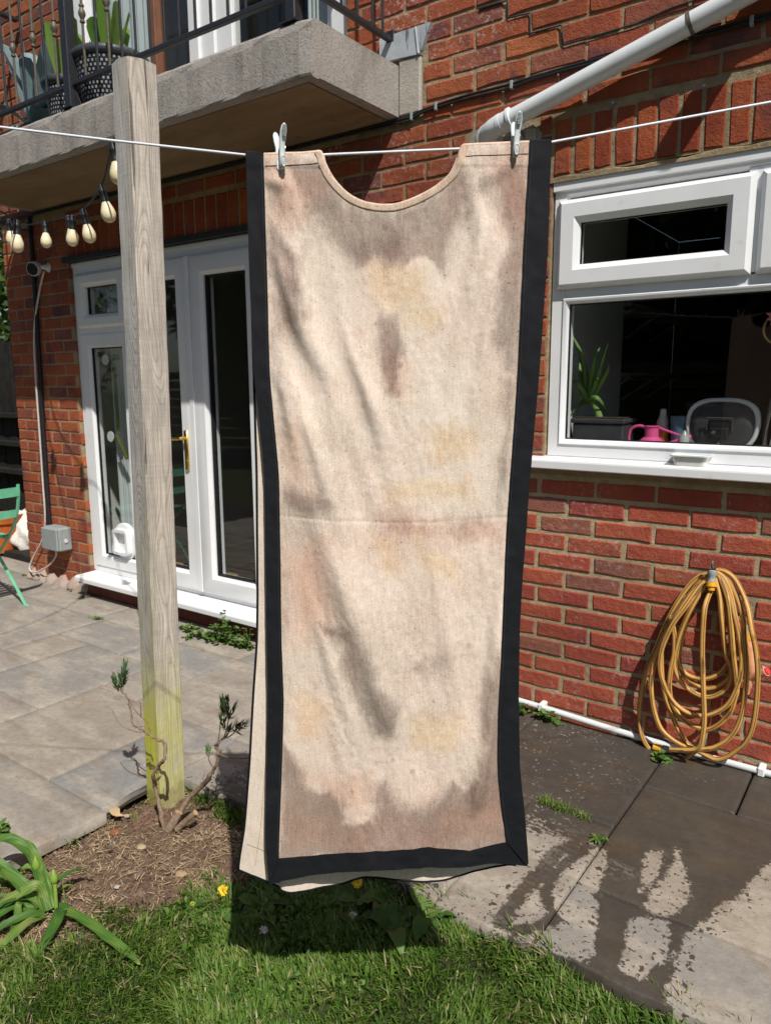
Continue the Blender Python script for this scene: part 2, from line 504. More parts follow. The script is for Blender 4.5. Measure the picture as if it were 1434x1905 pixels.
def brick_me(L, H, mat):
    k = (round(L/.006), round(H/.006), rb.randrange(5), mat.name)
    if k not in brick_cache:
        me = bpy.data.meshes.new('brick'); V, F = brick_verts(L, H, rb); me.from_pydata(V, [], F)
        b = bmesh.new(); b.from_mesh(me); bmesh.ops.recalc_face_normals(b, faces=b.faces); b.to_mesh(me); b.free()
        me.materials.append(mat); brick_cache[k] = me
    return brick_cache[k]
bricks = []        # (cx, cz, L, H, style)
def cut(x0, x1, holes):
    segs = [(x0, x1)]
    for a, b in holes:
        segs = [s for u, v in segs for s in ((u, min(v, a)), (max(u, b), v)) if s[1]-s[0] > .022]
    return segs
def course(zc, x0, x1, joint_x, pitch, H, holes, style, j=.012):
    hs = [(h[0]-.006, h[1]+.006) for h in holes if h[2]-.012 < zc < h[3]+.012]
    n0 = math.floor((x0-joint_x)/pitch)
    k = n0
    while joint_x+k*pitch < x1:
        a = joint_x+k*pitch+j/2+rb.uniform(-.003, .003); b = joint_x+(k+1)*pitch-j/2+rb.uniform(-.003, .003); k += 1
        a, b = max(a, x0), min(b, x1)
        if b-a < .022: continue
        for u, v in cut(a, b, hs): bricks.append(((u+v)/2, zc+rb.uniform(-.0015, .0015), v-u, H+rb.uniform(-.0015, .0015), style))
# smooth lower kitchen wall
for k in range(-12, 2):
    zc = .897+.0752*k
    course(zc, -2.44, RGT, -.885 if k % 2 == 0 else -1.008, .2325, .0605, [], 'new', .0155)
# old wall: soldier rows, stretchers elsewhere
SOLD = [(KW[0]-.004, KW[1]+.02, 2.153, 2.362), (-4.47, -2.44, 2.165, 2.372)]
PATCH = (-1.60, -1.285, 2.19, 2.395)
holes_b = [KW, (DR[0], DR[1], 0, 2.17), (SL[0]+.0, SL[1], 2.502, 2.705), BLK, (UP[0], UP[1], 2.702, 4.4), PATCH] + SOLD
k = -19
while 2.4215+.0748*k < TOP_Z:
    zc = 2.4215+.0748*k
    x0 = -2.44 if zc < 2.15 else -4.46
    if zc > 2.46: x0 = LEFT
    if zc > 1.03: course(zc, x0, RGT, -.878 if k % 2 == 0 else -.985, .2295, .0635, holes_b, 'old')
    k += 1
for (a, b, c, d), pitch, ph in zip(SOLD, (.0762, .0855), (-1.225, -4.462)):
    x = ph
    while x+pitch < b+.02:
        L = pitch-.012+rb.uniform(-.003, .002)
        bricks.append((x+pitch/2+rb.uniform(-.002, .002), (c+d)/2, L, d-c-.014+rb.uniform(-.004, .002), 'sol')); x += pitch
# pier beside the glazed doors
for k in range(-25, 8):
    zc = 1.936+.0745*k
    if zc > 2.45: break
    course(zc, LEFT, -4.472, -5.03 if k % 2 == 0 else -5.137, .2165, .064, [], 'old', .011)
course(.045, -4.46, -2.46, -4.3, .225, .06, [], 'red', .012)

def px(P):
    d = Vector(P)-CAM; z = d.dot(FWD)
    if z < .1: return None
    return (717+1378.5*d.dot(RIGHT)/z, 952.5+1378.5*d.dot(DOWN)/z, z)
GARMENT = [(462, 288), (500, 288), (600, 290), (640, 360), (720, 382), (800, 360), (850, 290), (1020, 264), (985, 900), (962, 1300), (980, 1608), (445, 1640), (475, 1200)]
def inside(x, y, poly):
    c = False
    for (a, b), (d, e) in zip(poly, poly[1:]+poly[:1]):
        if (b > y) != (e > y) and x < (d-a)*(y-b)/(e-b)+a: c = not c
    return c
POST = [(215, 120), (297, 120), (340, 1465), (268, 1465)]
def shown(b):
    cx, cz, L, H, st = b
    q = [px((cx+sx*L*.5, 0, cz+sz*H*.5)) for sx in (-1, 1) for sz in (-1, 1)]
    if any(p is None for p in q): return 0
    if all(p[0] < 0 or p[0] > 1434 or p[1] < 0 or p[1] > 1905 for p in q): return 0
    if all(inside(p[0], p[1], GARMENT) for p in q) or all(inside(p[0], p[1], POST) for p in q): return 0
    c = px((cx, 0, cz))
    # behind the balcony slab's face
    if SL[0] < cx < -1.98 and 2.40 < cz < 2.86: return 0
    xs = [min(max(p[0], 0), 1434) for p in q]; ys = [min(max(p[1], 0), 1905) for p in q]
    return (max(xs)-min(xs))*(max(ys)-min(ys))
MAT = {'old': (m_brick_old, m_brick_old_i), 'new': (m_brick_new, m_brick_new_i), 'sol': (m_brick_sol, m_brick_old_i), 'red': (m_red_step, m_red_step)}
rank = sorted(range(len(bricks)), key=lambda i: -shown(bricks[i]))
rest = {}
count = {}
for n_, i in enumerate(rank):
    cx, cz, L, H, st = bricks[i]
    par = wall_low if st == 'new' else wall
    y = rb.uniform(-.0018, .0012)
    if shown(bricks[i]) > 0 and count.get(par.name, 0) < 298:
        o = link('brick', brick_me(L, H, MAT[st][0]), par, world=False)
        o.location = (cx, y, cz); count[par.name] = count.get(par.name, 0)+1
    else:
        V, F = brick_verts(L, H, rb)
        rest.setdefault((par.name, st), MB()).add([(x+cx, yy+y, z+cz) for x, yy, z in V], F)
for (pn, st), mb in rest.items():
    o = build('brickwork', mb, MAT[st][1], bpy.data.objects[pn], world=False)
    o['kind'] = 'stuff'

# rough cement round the waste pipe
pm = MB(); nn = 22; V = [(-1.445, -.0035, 2.29)]
for k in range(nn):
    a = 2*math.pi*k/nn; ca, sa = math.cos(a), math.sin(a)
    rx = .152*(1+.1*math.sin(3*a+1)+.08*math.sin(7*a)); rz = .098*(1+.1*math.sin(4*a)+.07*math.sin(9*a+2))
    q = max(abs(ca), abs(sa))**.5
    V.append((-1.445+rx*ca/q, -.002+.0015*math.sin(5*a), 2.292+rz*sa/q))
V += [(x, .02, z) for x, y, z in V[1:]]
F = [(0, 1+k, 1+(k+1) % nn) for k in range(nn)] + [(1+k, 1+nn+k, 1+nn+(k+1) % nn, 1+(k+1) % nn) for k in range(nn)]
pm.add(V, F); build('cement_patch', pm, m_patch, house)
# window head mortar
h = MB(); V = []; F = []
for i in range(31):
    x = KW[0]-.01+i*(KW[1]-KW[0]+.02)/30; e = .004*math.sin(i*1.7)+.003*math.sin(i*.6)
    V += [(x, -.004, 2.134), (x, -.003, 2.147+e), (x, .012, 2.155+e), (x, .05, 2.130)]
for i in range(30):
    a = i*4
    for q in range(4): F.append((a+q, a+4+q, a+4+(q+1) % 4, a+(q+1) % 4))
h.add(V, F); build('mortar_fillet', h, m_mortar_old, house)

# ---------------------------------------------------------------- kitchen window
kw = sub('kitchen_window', house, (-.5, .05, 1.1))
def frame_prof(yf, yb, w, lip=.012):
    return [(0, yb), (0, yf+.003), (.003, yf), (w-lip, yf), (w, yf+lip), (w, yb)]
def sash_prof(yf, yb, w):
    return [(0, yb), (0, yf+.017), (.0045, yf+.014), (.016, yf), (w-.021, yf), (w-.003, yf+.016), (w, yf+.020), (w, yb)]
fy, fb = .016, .075
f_ = MB()
x0, x1, z0, z1 = KW[0]+.006, KW[1]-.004, 1.098, 2.136
f_.ring(x0, x1, z0, z1, frame_prof(fy, fb, .058))
f_.box(x0+.05, x1-.05, fy+.001, fb, 1.695, 1.752, .003)             # transom
f_.box(-.540, -.467, fy+.001, fb, 1.74, z1-.05, .003)              # mullion
f_.box(x0-.003, x1, fy-.013, fy+.02, 2.101, 2.140, .002)           # head strip
build('frame', f_, m_upvc, kw, smooth='auto')
# bead around the fixed lower pane
b_ = MB(); b_.ring(x0+.048, x1-.048, 1.145, 1.7075, [(0, fb), (0, fy-.004), (.003, fy-.006), (.008, fy-.004), (.022, fy+.014), (.022, fb)])
build('glazing_bead', b_, m_upvc, kw, smooth='auto')
for a, b in ((-1.196, -.512), (-.496, .188)):
    s_ = MB(); s_.ring(a, b, 1.742, 2.066, sash_prof(-.012, fy+.03, .0865))
    build('sash', s_, m_upvc, kw, smooth='auto')
    s_ = MB(); s_.ring(a+.084, b-.084, 1.826, 1.982, [(0, .03), (0, .012), (.004, .012), (.004, .03)])
    build('gasket', s_, m_black, kw)
    g_ = MB().box(a+.082, b-.082, .018, .022, 1.824, 1.984); build('pane', g_, m_glass, kw)
g_ = MB().box(x0+.06, x1-.06, .032, .036, 1.16, 1.70); build('pane', g_, m_glass, kw)
s_ = MB(); s_.ring(x0+.0705, x1-.0705, 1.1675, 1.685, [(0, .04), (0, .028), (.0035, .028), (.0035, .04)])
build('gasket', s_, m_black, kw)
sl = MB()
prof = [(.05, 1.099), (-.052, 1.0925), (-.064, 1.087), (-.066, 1.081), (-.066, 1.056), (-.062, 1.052), (-.05, 1.052), (-.05, 1.062), (.02, 1.062)]
V = [(x, y, z) for x in (-1.288, .30) for y, z in prof]; m = len(prof)
sl.add(V, [(k, (k+1) % m, m+(k+1) % m, m+k) for k in range(m)] + [tuple(range(m)), tuple(range(m, 2*m))])
build('sill', sl, m_upvc, kw)
sl = MB().box(KW[0]+.004, KW[1]-.004, .079, .34, 1.085, 1.118, .004); build('inner_sill', sl, m_room_white, kw)

# ---------------------------------------------------------------- rooms behind the glass
def room(parent, x0, x1, y0, y1, z0, z1, mats):
    names = ('room_wall', 'room_wall', 'room_wall', 'room_floor', 'room_ceiling')
    Q = [[(x0, y0, z0), (x0, y1, z0), (x0, y1, z1), (x0, y0, z1)], [(x1, y0, z0), (x1, y1, z0), (x1, y1, z1), (x1, y0, z1)],
         [(x0, y1, z0), (x1, y1, z0), (x1, y1, z1), (x0, y1, z1)], [(x0, y0, z0), (x1, y0, z0), (x1, y1, z0), (x0, y1, z0)],
         [(x0, y0, z1), (x1, y0, z1), (x1, y1, z1), (x0, y1, z1)]]
    mid = Vector(((x0+x1)/2, (y0+y1)/2, (z0+z1)/2))
    for nm, q, mt in zip(names, Q, mats):
        cc = sum((Vector(p) for p in q), Vector())/4
        q = [tuple(Vector(p)+Vector([math.copysign(.06, p[k]-cc[k]) if abs(p[k]-cc[k]) > 1e-6 and not (k == 1 and p[1] == y0) else 0 for k in range(3)])) for p in q]
        if mt: build(nm, MB().quad(*q), mt, parent, recalc=False)
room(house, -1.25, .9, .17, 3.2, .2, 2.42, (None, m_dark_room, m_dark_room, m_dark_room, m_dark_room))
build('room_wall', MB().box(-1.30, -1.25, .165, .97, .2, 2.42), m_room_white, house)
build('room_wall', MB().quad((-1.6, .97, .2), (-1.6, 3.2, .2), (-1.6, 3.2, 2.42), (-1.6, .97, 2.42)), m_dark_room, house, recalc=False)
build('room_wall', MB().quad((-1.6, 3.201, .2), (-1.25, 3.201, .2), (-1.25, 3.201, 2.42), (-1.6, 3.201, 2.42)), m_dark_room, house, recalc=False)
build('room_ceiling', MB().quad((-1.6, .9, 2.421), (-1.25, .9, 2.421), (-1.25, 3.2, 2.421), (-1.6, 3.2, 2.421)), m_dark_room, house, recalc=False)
sh = MB()                                                          # wall shelves deep in the kitchen
for z in (1.42, 1.80):
    sh.box(-1.58, -1.35, 1.4, 2.6, z, z+.02)
    for y in (1.5, 2.0, 2.5): sh.tube([(-1.58, y, z-.14), (-1.37, y, z)], .008, 5); sh.tube([(-1.58, y, z-.01), (-1.36, y, z-.01)], .006, 5)
build('kitchen_shelf', sh, m_seat_rim, house)
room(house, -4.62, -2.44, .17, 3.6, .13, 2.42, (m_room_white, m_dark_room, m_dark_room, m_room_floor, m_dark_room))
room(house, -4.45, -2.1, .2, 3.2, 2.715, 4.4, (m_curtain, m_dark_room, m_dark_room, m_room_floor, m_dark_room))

# ---------------------------------------------------------------- glazed garden doors
dr = sub('glazed_doors', house, (-3.4, .05, .1))
Y0 = .028
def wz(z): return z
f_ = MB()
DX0, DX1, DZ0, DZ1 = -4.475, -2.46, .150, 2.118
XS, XM, XE = -3.885, -3.352, -2.80                                    # sidelight post, meeting line, right post
f_.ring(DX0, DX1, DZ0, DZ1, frame_prof(Y0, .10, .05))
f_.box(XS-.055, XS-.003, Y0+.001, .10, DZ0+.045, DZ1-.045, .003)
f_.box(XE+.003, XE+.055, Y0+.001, .10, DZ0+.045, DZ1-.045, .003)
f_.box(DX0+.048, XS-.05, Y0+.001, .10, 1.690, 1.745, .003)
f_.box(XE+.05, DX1-.048, Y0+.001, .10, 1.690, 1.745, .003)
f_.box(DX0+.0, DX1, Y0-.008, .06, DZ1-.002, DZ1+.03, .003)
build('frame', f_, m_upvc, dr, smooth='auto')
s_ = MB(); s_.ring(DX0+.040, XS-.045, 1.742, 2.076, sash_prof(Y0-.022, .09, .082)); build('sash', s_, m_upvc, dr, smooth='auto')
g_ = MB().box(DX0+.118, XS-.123, .052, .056, 1.82, 1.998); build('pane', g_, m_glass_door, dr)
s_ = MB(); s_.ring(DX0+.122, XS-.127, 1.824, 1.994, [(0, .06), (0, .045), (.006, .045), (.006, .06)]); build('gasket', s_, m_black, dr)
for a, b in ((DX0+.042, XS-.047), (XE+.047, DX1-.042)):
    s_ = MB(); s_.ring(a, b, .192, 1.703, [(0, .09), (0, Y0-.004), (.004, Y0-.007), (.07 if a < -4 else .06, Y0-.004), (.082, Y0+.012), (.082, .09)]); build('glazing_bead', s_, m_upvc, dr, smooth='auto')
    g_ = MB().box(a+.078, b-.078, .052, .056, .27, 1.625); build('pane', g_, m_glass_door, dr)
    s_ = MB(); s_.ring(a+.082, b-.082, .274, 1.621, [(0, .06), (0, .045), (.007, .045), (.007, .06)]); build('gasket', s_, m_black, dr)
for a, b in ((XS, XM-.0035), (XM+.0035, XE)):
    s_ = MB(); s_.ring(a, b, .178, 2.085, [(0, .09), (0, Y0-.012), (.003, Y0-.018), (.016, Y0-.026), (.095, Y0-.026), (.108, Y0-.012), (.112, Y0-.008), (.112, .09)])
    build('door_leaf', s_, m_upvc, dr, smooth='auto')
    g_ = MB().box(a+.110, b-.110, .046, .050, .288, 1.975); build('pane', g_, m_glass_door, dr)
    s_ = MB(); s_.ring(a+.112, b-.112, .290, 1.973, [(0, .06), (0, .03), (.010, .03), (.010, .06)]); build('gasket', s_, m_black, dr)
s_ = MB().box(XM-.018, XM+.018, Y0-.032, Y0-.024, .185, 2.08, .003); build('meeting_strip', s_, m_upvc, dr)
# brass lever handle
hd = MB()
hd.box(XM-.078, XM-.046, Y0-.040, Y0-.026, .90, 1.13, .005)
hd.lathe([(.011, 0), (.011, .03), (.009, .045)], (XM-.062, Y0-.04, 1.085), (0, -1, 0), 12)
hd.tube(spline([(XM-.062, Y0-.082, 1.085), (XM-.085, Y0-.084, 1.084), (XM-.13, Y0-.082, 1.082), (XM-.185, Y0-.08, 1.083)], 4), [.010]*9+[.009]*4, 10)
hd.lathe([(.006, 0), (.006, .004)], (XM-.062, Y0-.040, .955), (0, -1, 0), 10)
build('handle', hd, m_brass, dr, smooth='auto')
# threshold
sl = MB()
prof = [(.06, .150), (-.115, .146), (-.128, .142), (-.132, .135), (-.132, .112), (-.128, .108), (-.118, .108), (-.118, .118), (.0, .118)]
V = [(x, y, z) for x in (-4.455, -2.43) for y, z in prof]; m = len(prof)
sl.add(V, [(k, (k+1) % m, m+(k+1) % m, m+k) for k in range(m)] + [tuple(range(m)), tuple(range(m, 2*m))])
build('threshold', sl, m_upvc, dr)
build('plinth', MB().box(-4.45, -2.45, -.045, .03, -.05, .108, .004), m_red_step, house)
# cat flap in the side pane
cf = MB(); cx, cz = -4.125, .385
cf.lathe([(.122, 0), (.122, .012), (.113, .018), (.102, .018)], (cx, .052, cz), (0, -1, 0), 36)
V = []; F = []
def rrect(hx, hz, r, n=5):
    out = []
    for sx, sz, a0 in ((1, 1, 0), (-1, 1, 90), (-1, -1, 180), (1, -1, 270)):
        for k in range(n+1):
            a = math.radians(a0+90*k/n); out.append((sx*(hx-r)+r*math.cos(a), sz*(hz-r)+r*math.sin(a)))
    return out
def tunnel(mb, o, i, yo, yi, n):
    V = [(cx+x, yo[0], cz+z) for x, z in o] + [(cx+x*.97, yo[1], cz+z*.97) for x, z in o] + [(cx+x, yo[1], cz+z) for x, z in i] + [(cx+x*.86, yi, cz+z*.86) for x, z in i]
    m = len(o)
    mb.add(V, [(a*m+k, a*m+(k+1) % m, (a+1)*m+(k+1) % m, (a+1)*m+k) for a in range(3) for k in range(m)])
tunnel(cf, rrect(.082, .086, .026), rrect(.060, .064, .01), (.036, -.004), .06, 24)
build('cat_flap', cf, m_upvc, dr, smooth='auto')
fl = MB().box(cx-.06, cx+.06, .05, .054, cz-.062, cz+.062, .003); build('flap_door', fl, m_cam_white, dr)
# suction discs and straps inside the side pane
for z in (1.545, 1.06):
    d = MB().lathe([(.034, 0), (.034, .006), (.012, .014)], (-4.24, .062, z), (0, 1, 0), 18); build('suction_disc', d, m_upvc, dr)
st = MB().box(-4.205, -4.17, .085, .09, 1.09, 1.50, .002); build('olive_strap', st, plain('olive webbing', (.11, .13, .02), .8), dr)
st = MB().tube([(-4.205, .085, 1.07), (-4.13, .10, .92)], .012, 6); build('olive_strap', st, bpy.data.materials['olive webbing'], dr)
ct = MB(); V = []; n = 60                                              # pale curtain gathered by the side pane
for i in range(n+1):
    x = -4.36+.30*i/n; y = .19+.018*math.sin(i*.95)+.008*math.sin(i*2.3)
    V += [(x, y, .16), (x, y, 2.1)]
ct.add(V, [(2*i, 2*i+2, 2*i+3, 2*i+1) for i in range(n)]); build('curtain', ct, m_curtain, house, smooth=True)
# lintel strip
build('lintel', MB().box(-4.52, -2.40, -.016, .02, 2.150, 2.182, .003), m_dark_lintel, house)

# ---------------------------------------------------------------- balcony
bal = sub('balcony', house, (-3.4, -.3, 2.5))
YF = -.577
def slab():
    nx, V, F = 60, [], []
    prof = [(0, 2.503), (YF+.055, 2.503), (YF+.048, 2.497), (YF+.010, 2.497), (YF+.002, 2.502), (YF, 2.510), (YF+.002, 2.66), (YF+.006, 2.684), (YF+.016, 2.697), (YF+.035, 2.701), (0, 2.708)]
    m = len(prof)
    for i in range(nx+1):
        x = -4.83+(4.83-1.928)*i/nx
        e = max(0, 1-(-1.928-x)/.02) if x > -1.95 else 0
        for k, (y, z) in enumerate(prof):
            w = .0025*math.sin(i*1.3+k*2)+.0015*math.sin(i*.37*k)
            V.append((x, y+(.010*e if 2 < k < 9 else 0)+w*(k in (5, 6, 7, 8)), z+w*(k > 4)-(.004*e if k > 7 else 0)))
    for i in range(nx):
        for k in range(m):
            F.append((i*m+k, i*m+(k+1) % m, (i+1)*m+(k+1) % m, (i+1)*m+k))
    F += [tuple(range(m)), tuple(range(nx*m, nx*m+m))]
    return MB().add(V, F)
build('slab', slab(), m_concrete, bal)
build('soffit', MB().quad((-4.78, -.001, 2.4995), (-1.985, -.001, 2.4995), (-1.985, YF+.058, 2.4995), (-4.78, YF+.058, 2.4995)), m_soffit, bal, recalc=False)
build('end_block', MB().box(-1.926, -1.818, -.012, .15, 2.504, 2.722, .006), m_cement, bal)
ld = MB()
o = [(-2.02, 2.735), (-1.816, 2.722), (-1.765, 2.828), (-2.02, 2.828)]
ld.add([(x, -.018, z) for x, z in o]+[(x, .01, z) for x, z in o], [(0, 1, 2, 3), (0, 4, 5, 1), (1, 5, 6, 2), (2, 6, 7, 3), (3, 7, 4, 0)])
ld.tube([(-1.822, -.020, 2.724), (-1.836, -.020, 2.826)], .004, 6)
build('lead_flashing', ld, m_lead, bal)
# railing
RY = -.535; RZ = 2.812
for q in ((-4.80, -1.965, RY-.012, RY+.012, RZ-.010, RZ+.010, .002), (-4.80, -1.965, RY-.02, RY+.02, 3.61, 3.63, .003), (-1.977, -1.953, RY+.013, -.02, RZ-.011, RZ+.009, .002), (-1.985, -1.945, RY+.021, -.02, 3.61, 3.63, .003),
          (-4.80, -4.776, RY+.013, -.02, RZ-.011, RZ+.009, .002), (-4.81, -4.77, RY+.021, -.02, 3.61, 3.63, .003)):
    build('rail', MB().box(*q), m_iron, bal)
build('rail_bracket', MB().box(-1.985, -1.945, -.019, -.002, RZ-.012, RZ+.035, .002), m_iron, bal)
for x, w in ((-3.478, .026), (-2.035, .024)):
    p_ = MB().box(x-w, x+w, RY-w, RY+w, 2.705, 3.606, .003)
    if x < -3: p_.add([(x+w, RY-.004, 2.706), (x+w+.05, RY-.004, 2.706), (x+w, RY-.004, 2.79), (x+w, RY+.004, 2.706), (x+w+.05, RY+.004, 2.706), (x+w, RY+.004, 2.79)], [(0, 1, 2), (3, 4, 5), (1, 2, 5, 4)])
    p_.box(x-.04, x+.04, RY-.04, RY+.034, 2.702, 2.708)
    build('rail_post', p_, m_iron, bal)
def baluster(x, y, knuckle, z0=RZ+.01, z1=3.605):
    b = MB().tube([(x, y, z0), (x, y, z1)], .0062, 8)
    o = build('baluster', b, m_bronze if knuckle else m_iron, bal)
    if knuckle:
        q = MB()
        zc = z0+.27
        q.lathe([(.007, -.040), (.012, -.038), (.012, -.030), (.008, -.026), (.010, -.02), (.0165, -.006), (.0165, .006), (.010, .02), (.008, .026), (.012, .03), (.012, .038), (.007, .04)], (x, y, zc), (0, 0, 1), 12)
        build('knuckle', q, m_bronze, bal, smooth='auto')
xs = [-4.68, -4.575, -4.47, -4.37, -4.27, -4.17, -4.07, -3.966, -3.88, -3.777, -3.687, -3.586, -3.353, -3.255, -3.164, -3.069, -2.97, -2.871, -2.773, -2.678, -2.577, -2.483, -2.384, -2.284, -2.185, -2.10]
kn = {1, 3, 5, 7, 9, 11, 12, 14}
for i, x in enumerate(xs): baluster(x, RY, i in kn)
for y in (-.44, -.34, -.24, -.14, -.07): baluster(-1.965, y, False)
for i, y in enumerate((-.44, -.34, -.24, -.14)): baluster(-4.788, y, i % 2 == 1)
# upper doors
ud = sub('balcony_doors', house, (-3.3, .06, 2.7))
f_ = MB()
for a, b, yy in ((-4.365, -4.17, .03), (-3.275, -3.20, .028), (-3.20, -3.10, .045), (-3.095, -2.985, .06), (-2.345, -2.22, .03)):
    f_.box(a, b, yy, .12, 2.69, 4.3, .004)
f_.box(-4.17, -2.345, .05, .12, 2.69, 2.725, .004)
build('frame', f_, m_upvc, ud)
build('trim', MB().box(-3.60, -3.555, .04, .10, 2.726, 4.3, .003), m_brown_trim, ud)
for a, b in ((-4.17, -3.60), (-3.555, -3.275), (-2.985, -2.345)):
    build('pane', MB().box(a, b, .082, .086, 2.726, 4.3), m_glass, ud)
for a, b, mt in ((-4.16, -3.61, m_curtain), (-2.55, -2.33, m_curtain)):
    ct = MB(); V = []; n = 70
    for i in range(n+1):
        x = a+(b-a)*i/n; y = .14+.016*math.sin(i*.8)+.007*math.sin(i*1.9)
        V += [(x, y, 2.72), (x, y, 4.3)]
    ct.add(V, [(2*i, 2*i+2, 2*i+3, 2*i+1) for i in range(n)]); build('curtain', ct, mt, house, smooth=True)
bd = MB().box(-3.52, -3.49, -.08, -.05, 2.709, 2.80).box(-3.49, -3.30, -.08, -.05, 2.735, 2.76); build('bare_batten', bd, m_timber, house)
# boiler flue stub that throws a slanting shadow over the window head
fl_ = MB().lathe([(.045, 0), (.045, .27), (.036, .27), (.036, .02)], (-.44, .0, 2.735), (0, -1, 0), 24)
tag(build('flue_stub', fl_, m_pipe, None), 'short round flue stub sticking out of the brickwork high above the kitchen window', 'flue')
# ================================================================ GROUND
DRY = {
    'A': [(-0.505, -0.914), (-0.519, -0.858), (-0.551, -0.713), (-0.507, -0.68), (-0.489, -0.756), (-0.485, -0.834), (-0.499, -0.877)],
    'B': [(-0.488, -0.643), (-0.473, -0.63), (-0.448, -0.691), (-0.413, -0.76), (-0.387, -0.841), (-0.401, -0.922), (-0.415, -0.954), (-0.477, -0.968), (-0.484, -0.888), (-0.47, -0.801), (-0.466, -0.703)],
    'C': [(-0.5, -1.024), (-0.466, -0.988), (-0.409, -0.972), (-0.385, -1.061), (-0.381, -1.135), (-0.398, -1.155), (-0.404, -1.183), (-0.395, -1.205), (-0.459, -1.218), (-0.478, -1.109)],
    'D': [(-0.323, -0.837), (-0.278, -0.763), (-0.27, -0.682), (-0.235, -0.54), (-0.109, -0.323), (-0.026, -1.236), (-0.302, -1.307), (-0.352, -1.224), (-0.36, -1.12), (-0.363, -1.009), (-0.358, -0.955), (-0.323, -0.887)],
    'E': [(-0.89, -0.82), (-0.846, -0.805), (-0.799, -0.797), (-0.744, -0.778), (-0.694, -0.765), (-0.646, -0.774), (-0.618, -0.847), (-0.611, -0.923), (-0.582, -1.02), (-0.547, -1.131), (-0.528, -1.227), (-0.582, -1.244), (-0.735, -1.264), (-0.851, -1.28), (-0.979, -1.291), (-1.017, -1.117), (-0.917, -0.972), (-0.897, -0.866)],
}
STREAMS = [ [(-0.738, -0.794), (-0.77, -0.881), (-0.764, -0.974), (-0.772, -1.07), (-0.771, -1.154), (-0.769, -1.232)] , [(-0.697, -0.777), (-0.723, -0.897), (-0.731, -0.974), (-0.717, -1.064), (-0.679, -1.109), (-0.658, -1.144), (-0.685, -1.192), (-0.724, -1.238)] ]

def seg_dist(x, y, a, b):
    ax, ay = a; bx, by = b; dx, dy = bx-ax, by-ay
    t = np.clip(((x-ax)*dx+(y-ay)*dy)/(dx*dx+dy*dy+1e-12), 0, 1)
    return np.hypot(x-ax-t*dx, y-ay-t*dy)
def poly_sdf(x, y, poly):
    """positive inside"""
    d = np.full(x.shape, 9e9); c = np.zeros(x.shape, bool)
    for a, b in zip(poly, list(poly[1:])+[poly[0]]):
        d = np.minimum(d, seg_dist(x, y, a, b))
        cond = (b[1] > y) != (a[1] > y)
        with np.errstate(all='ignore'):
            c ^= cond & (x < (a[0]-b[0])*(y-b[1])/(a[1]-b[1]+1e-15)+b[0])
    return np.where(c, d, -d)
def wetness(x, y):
    w = np.full(x.shape, .12)
    for pl in DRY.values(): w = np.minimum(w, -poly_sdf(x, y, pl))
    for st, r in zip(STREAMS, (.021, .017)):
        d = np.min([seg_dist(x, y, a, b) for a, b in zip(st, st[1:])], 0)
        w = np.maximum(w, np.where(y < -.6, r-d, -9))
    w = np.minimum(w, (x+1.90)*.6+.02*(y+1))               # dries out towards the post
    w = np.minimum(w, .55-x*.6)
    return w
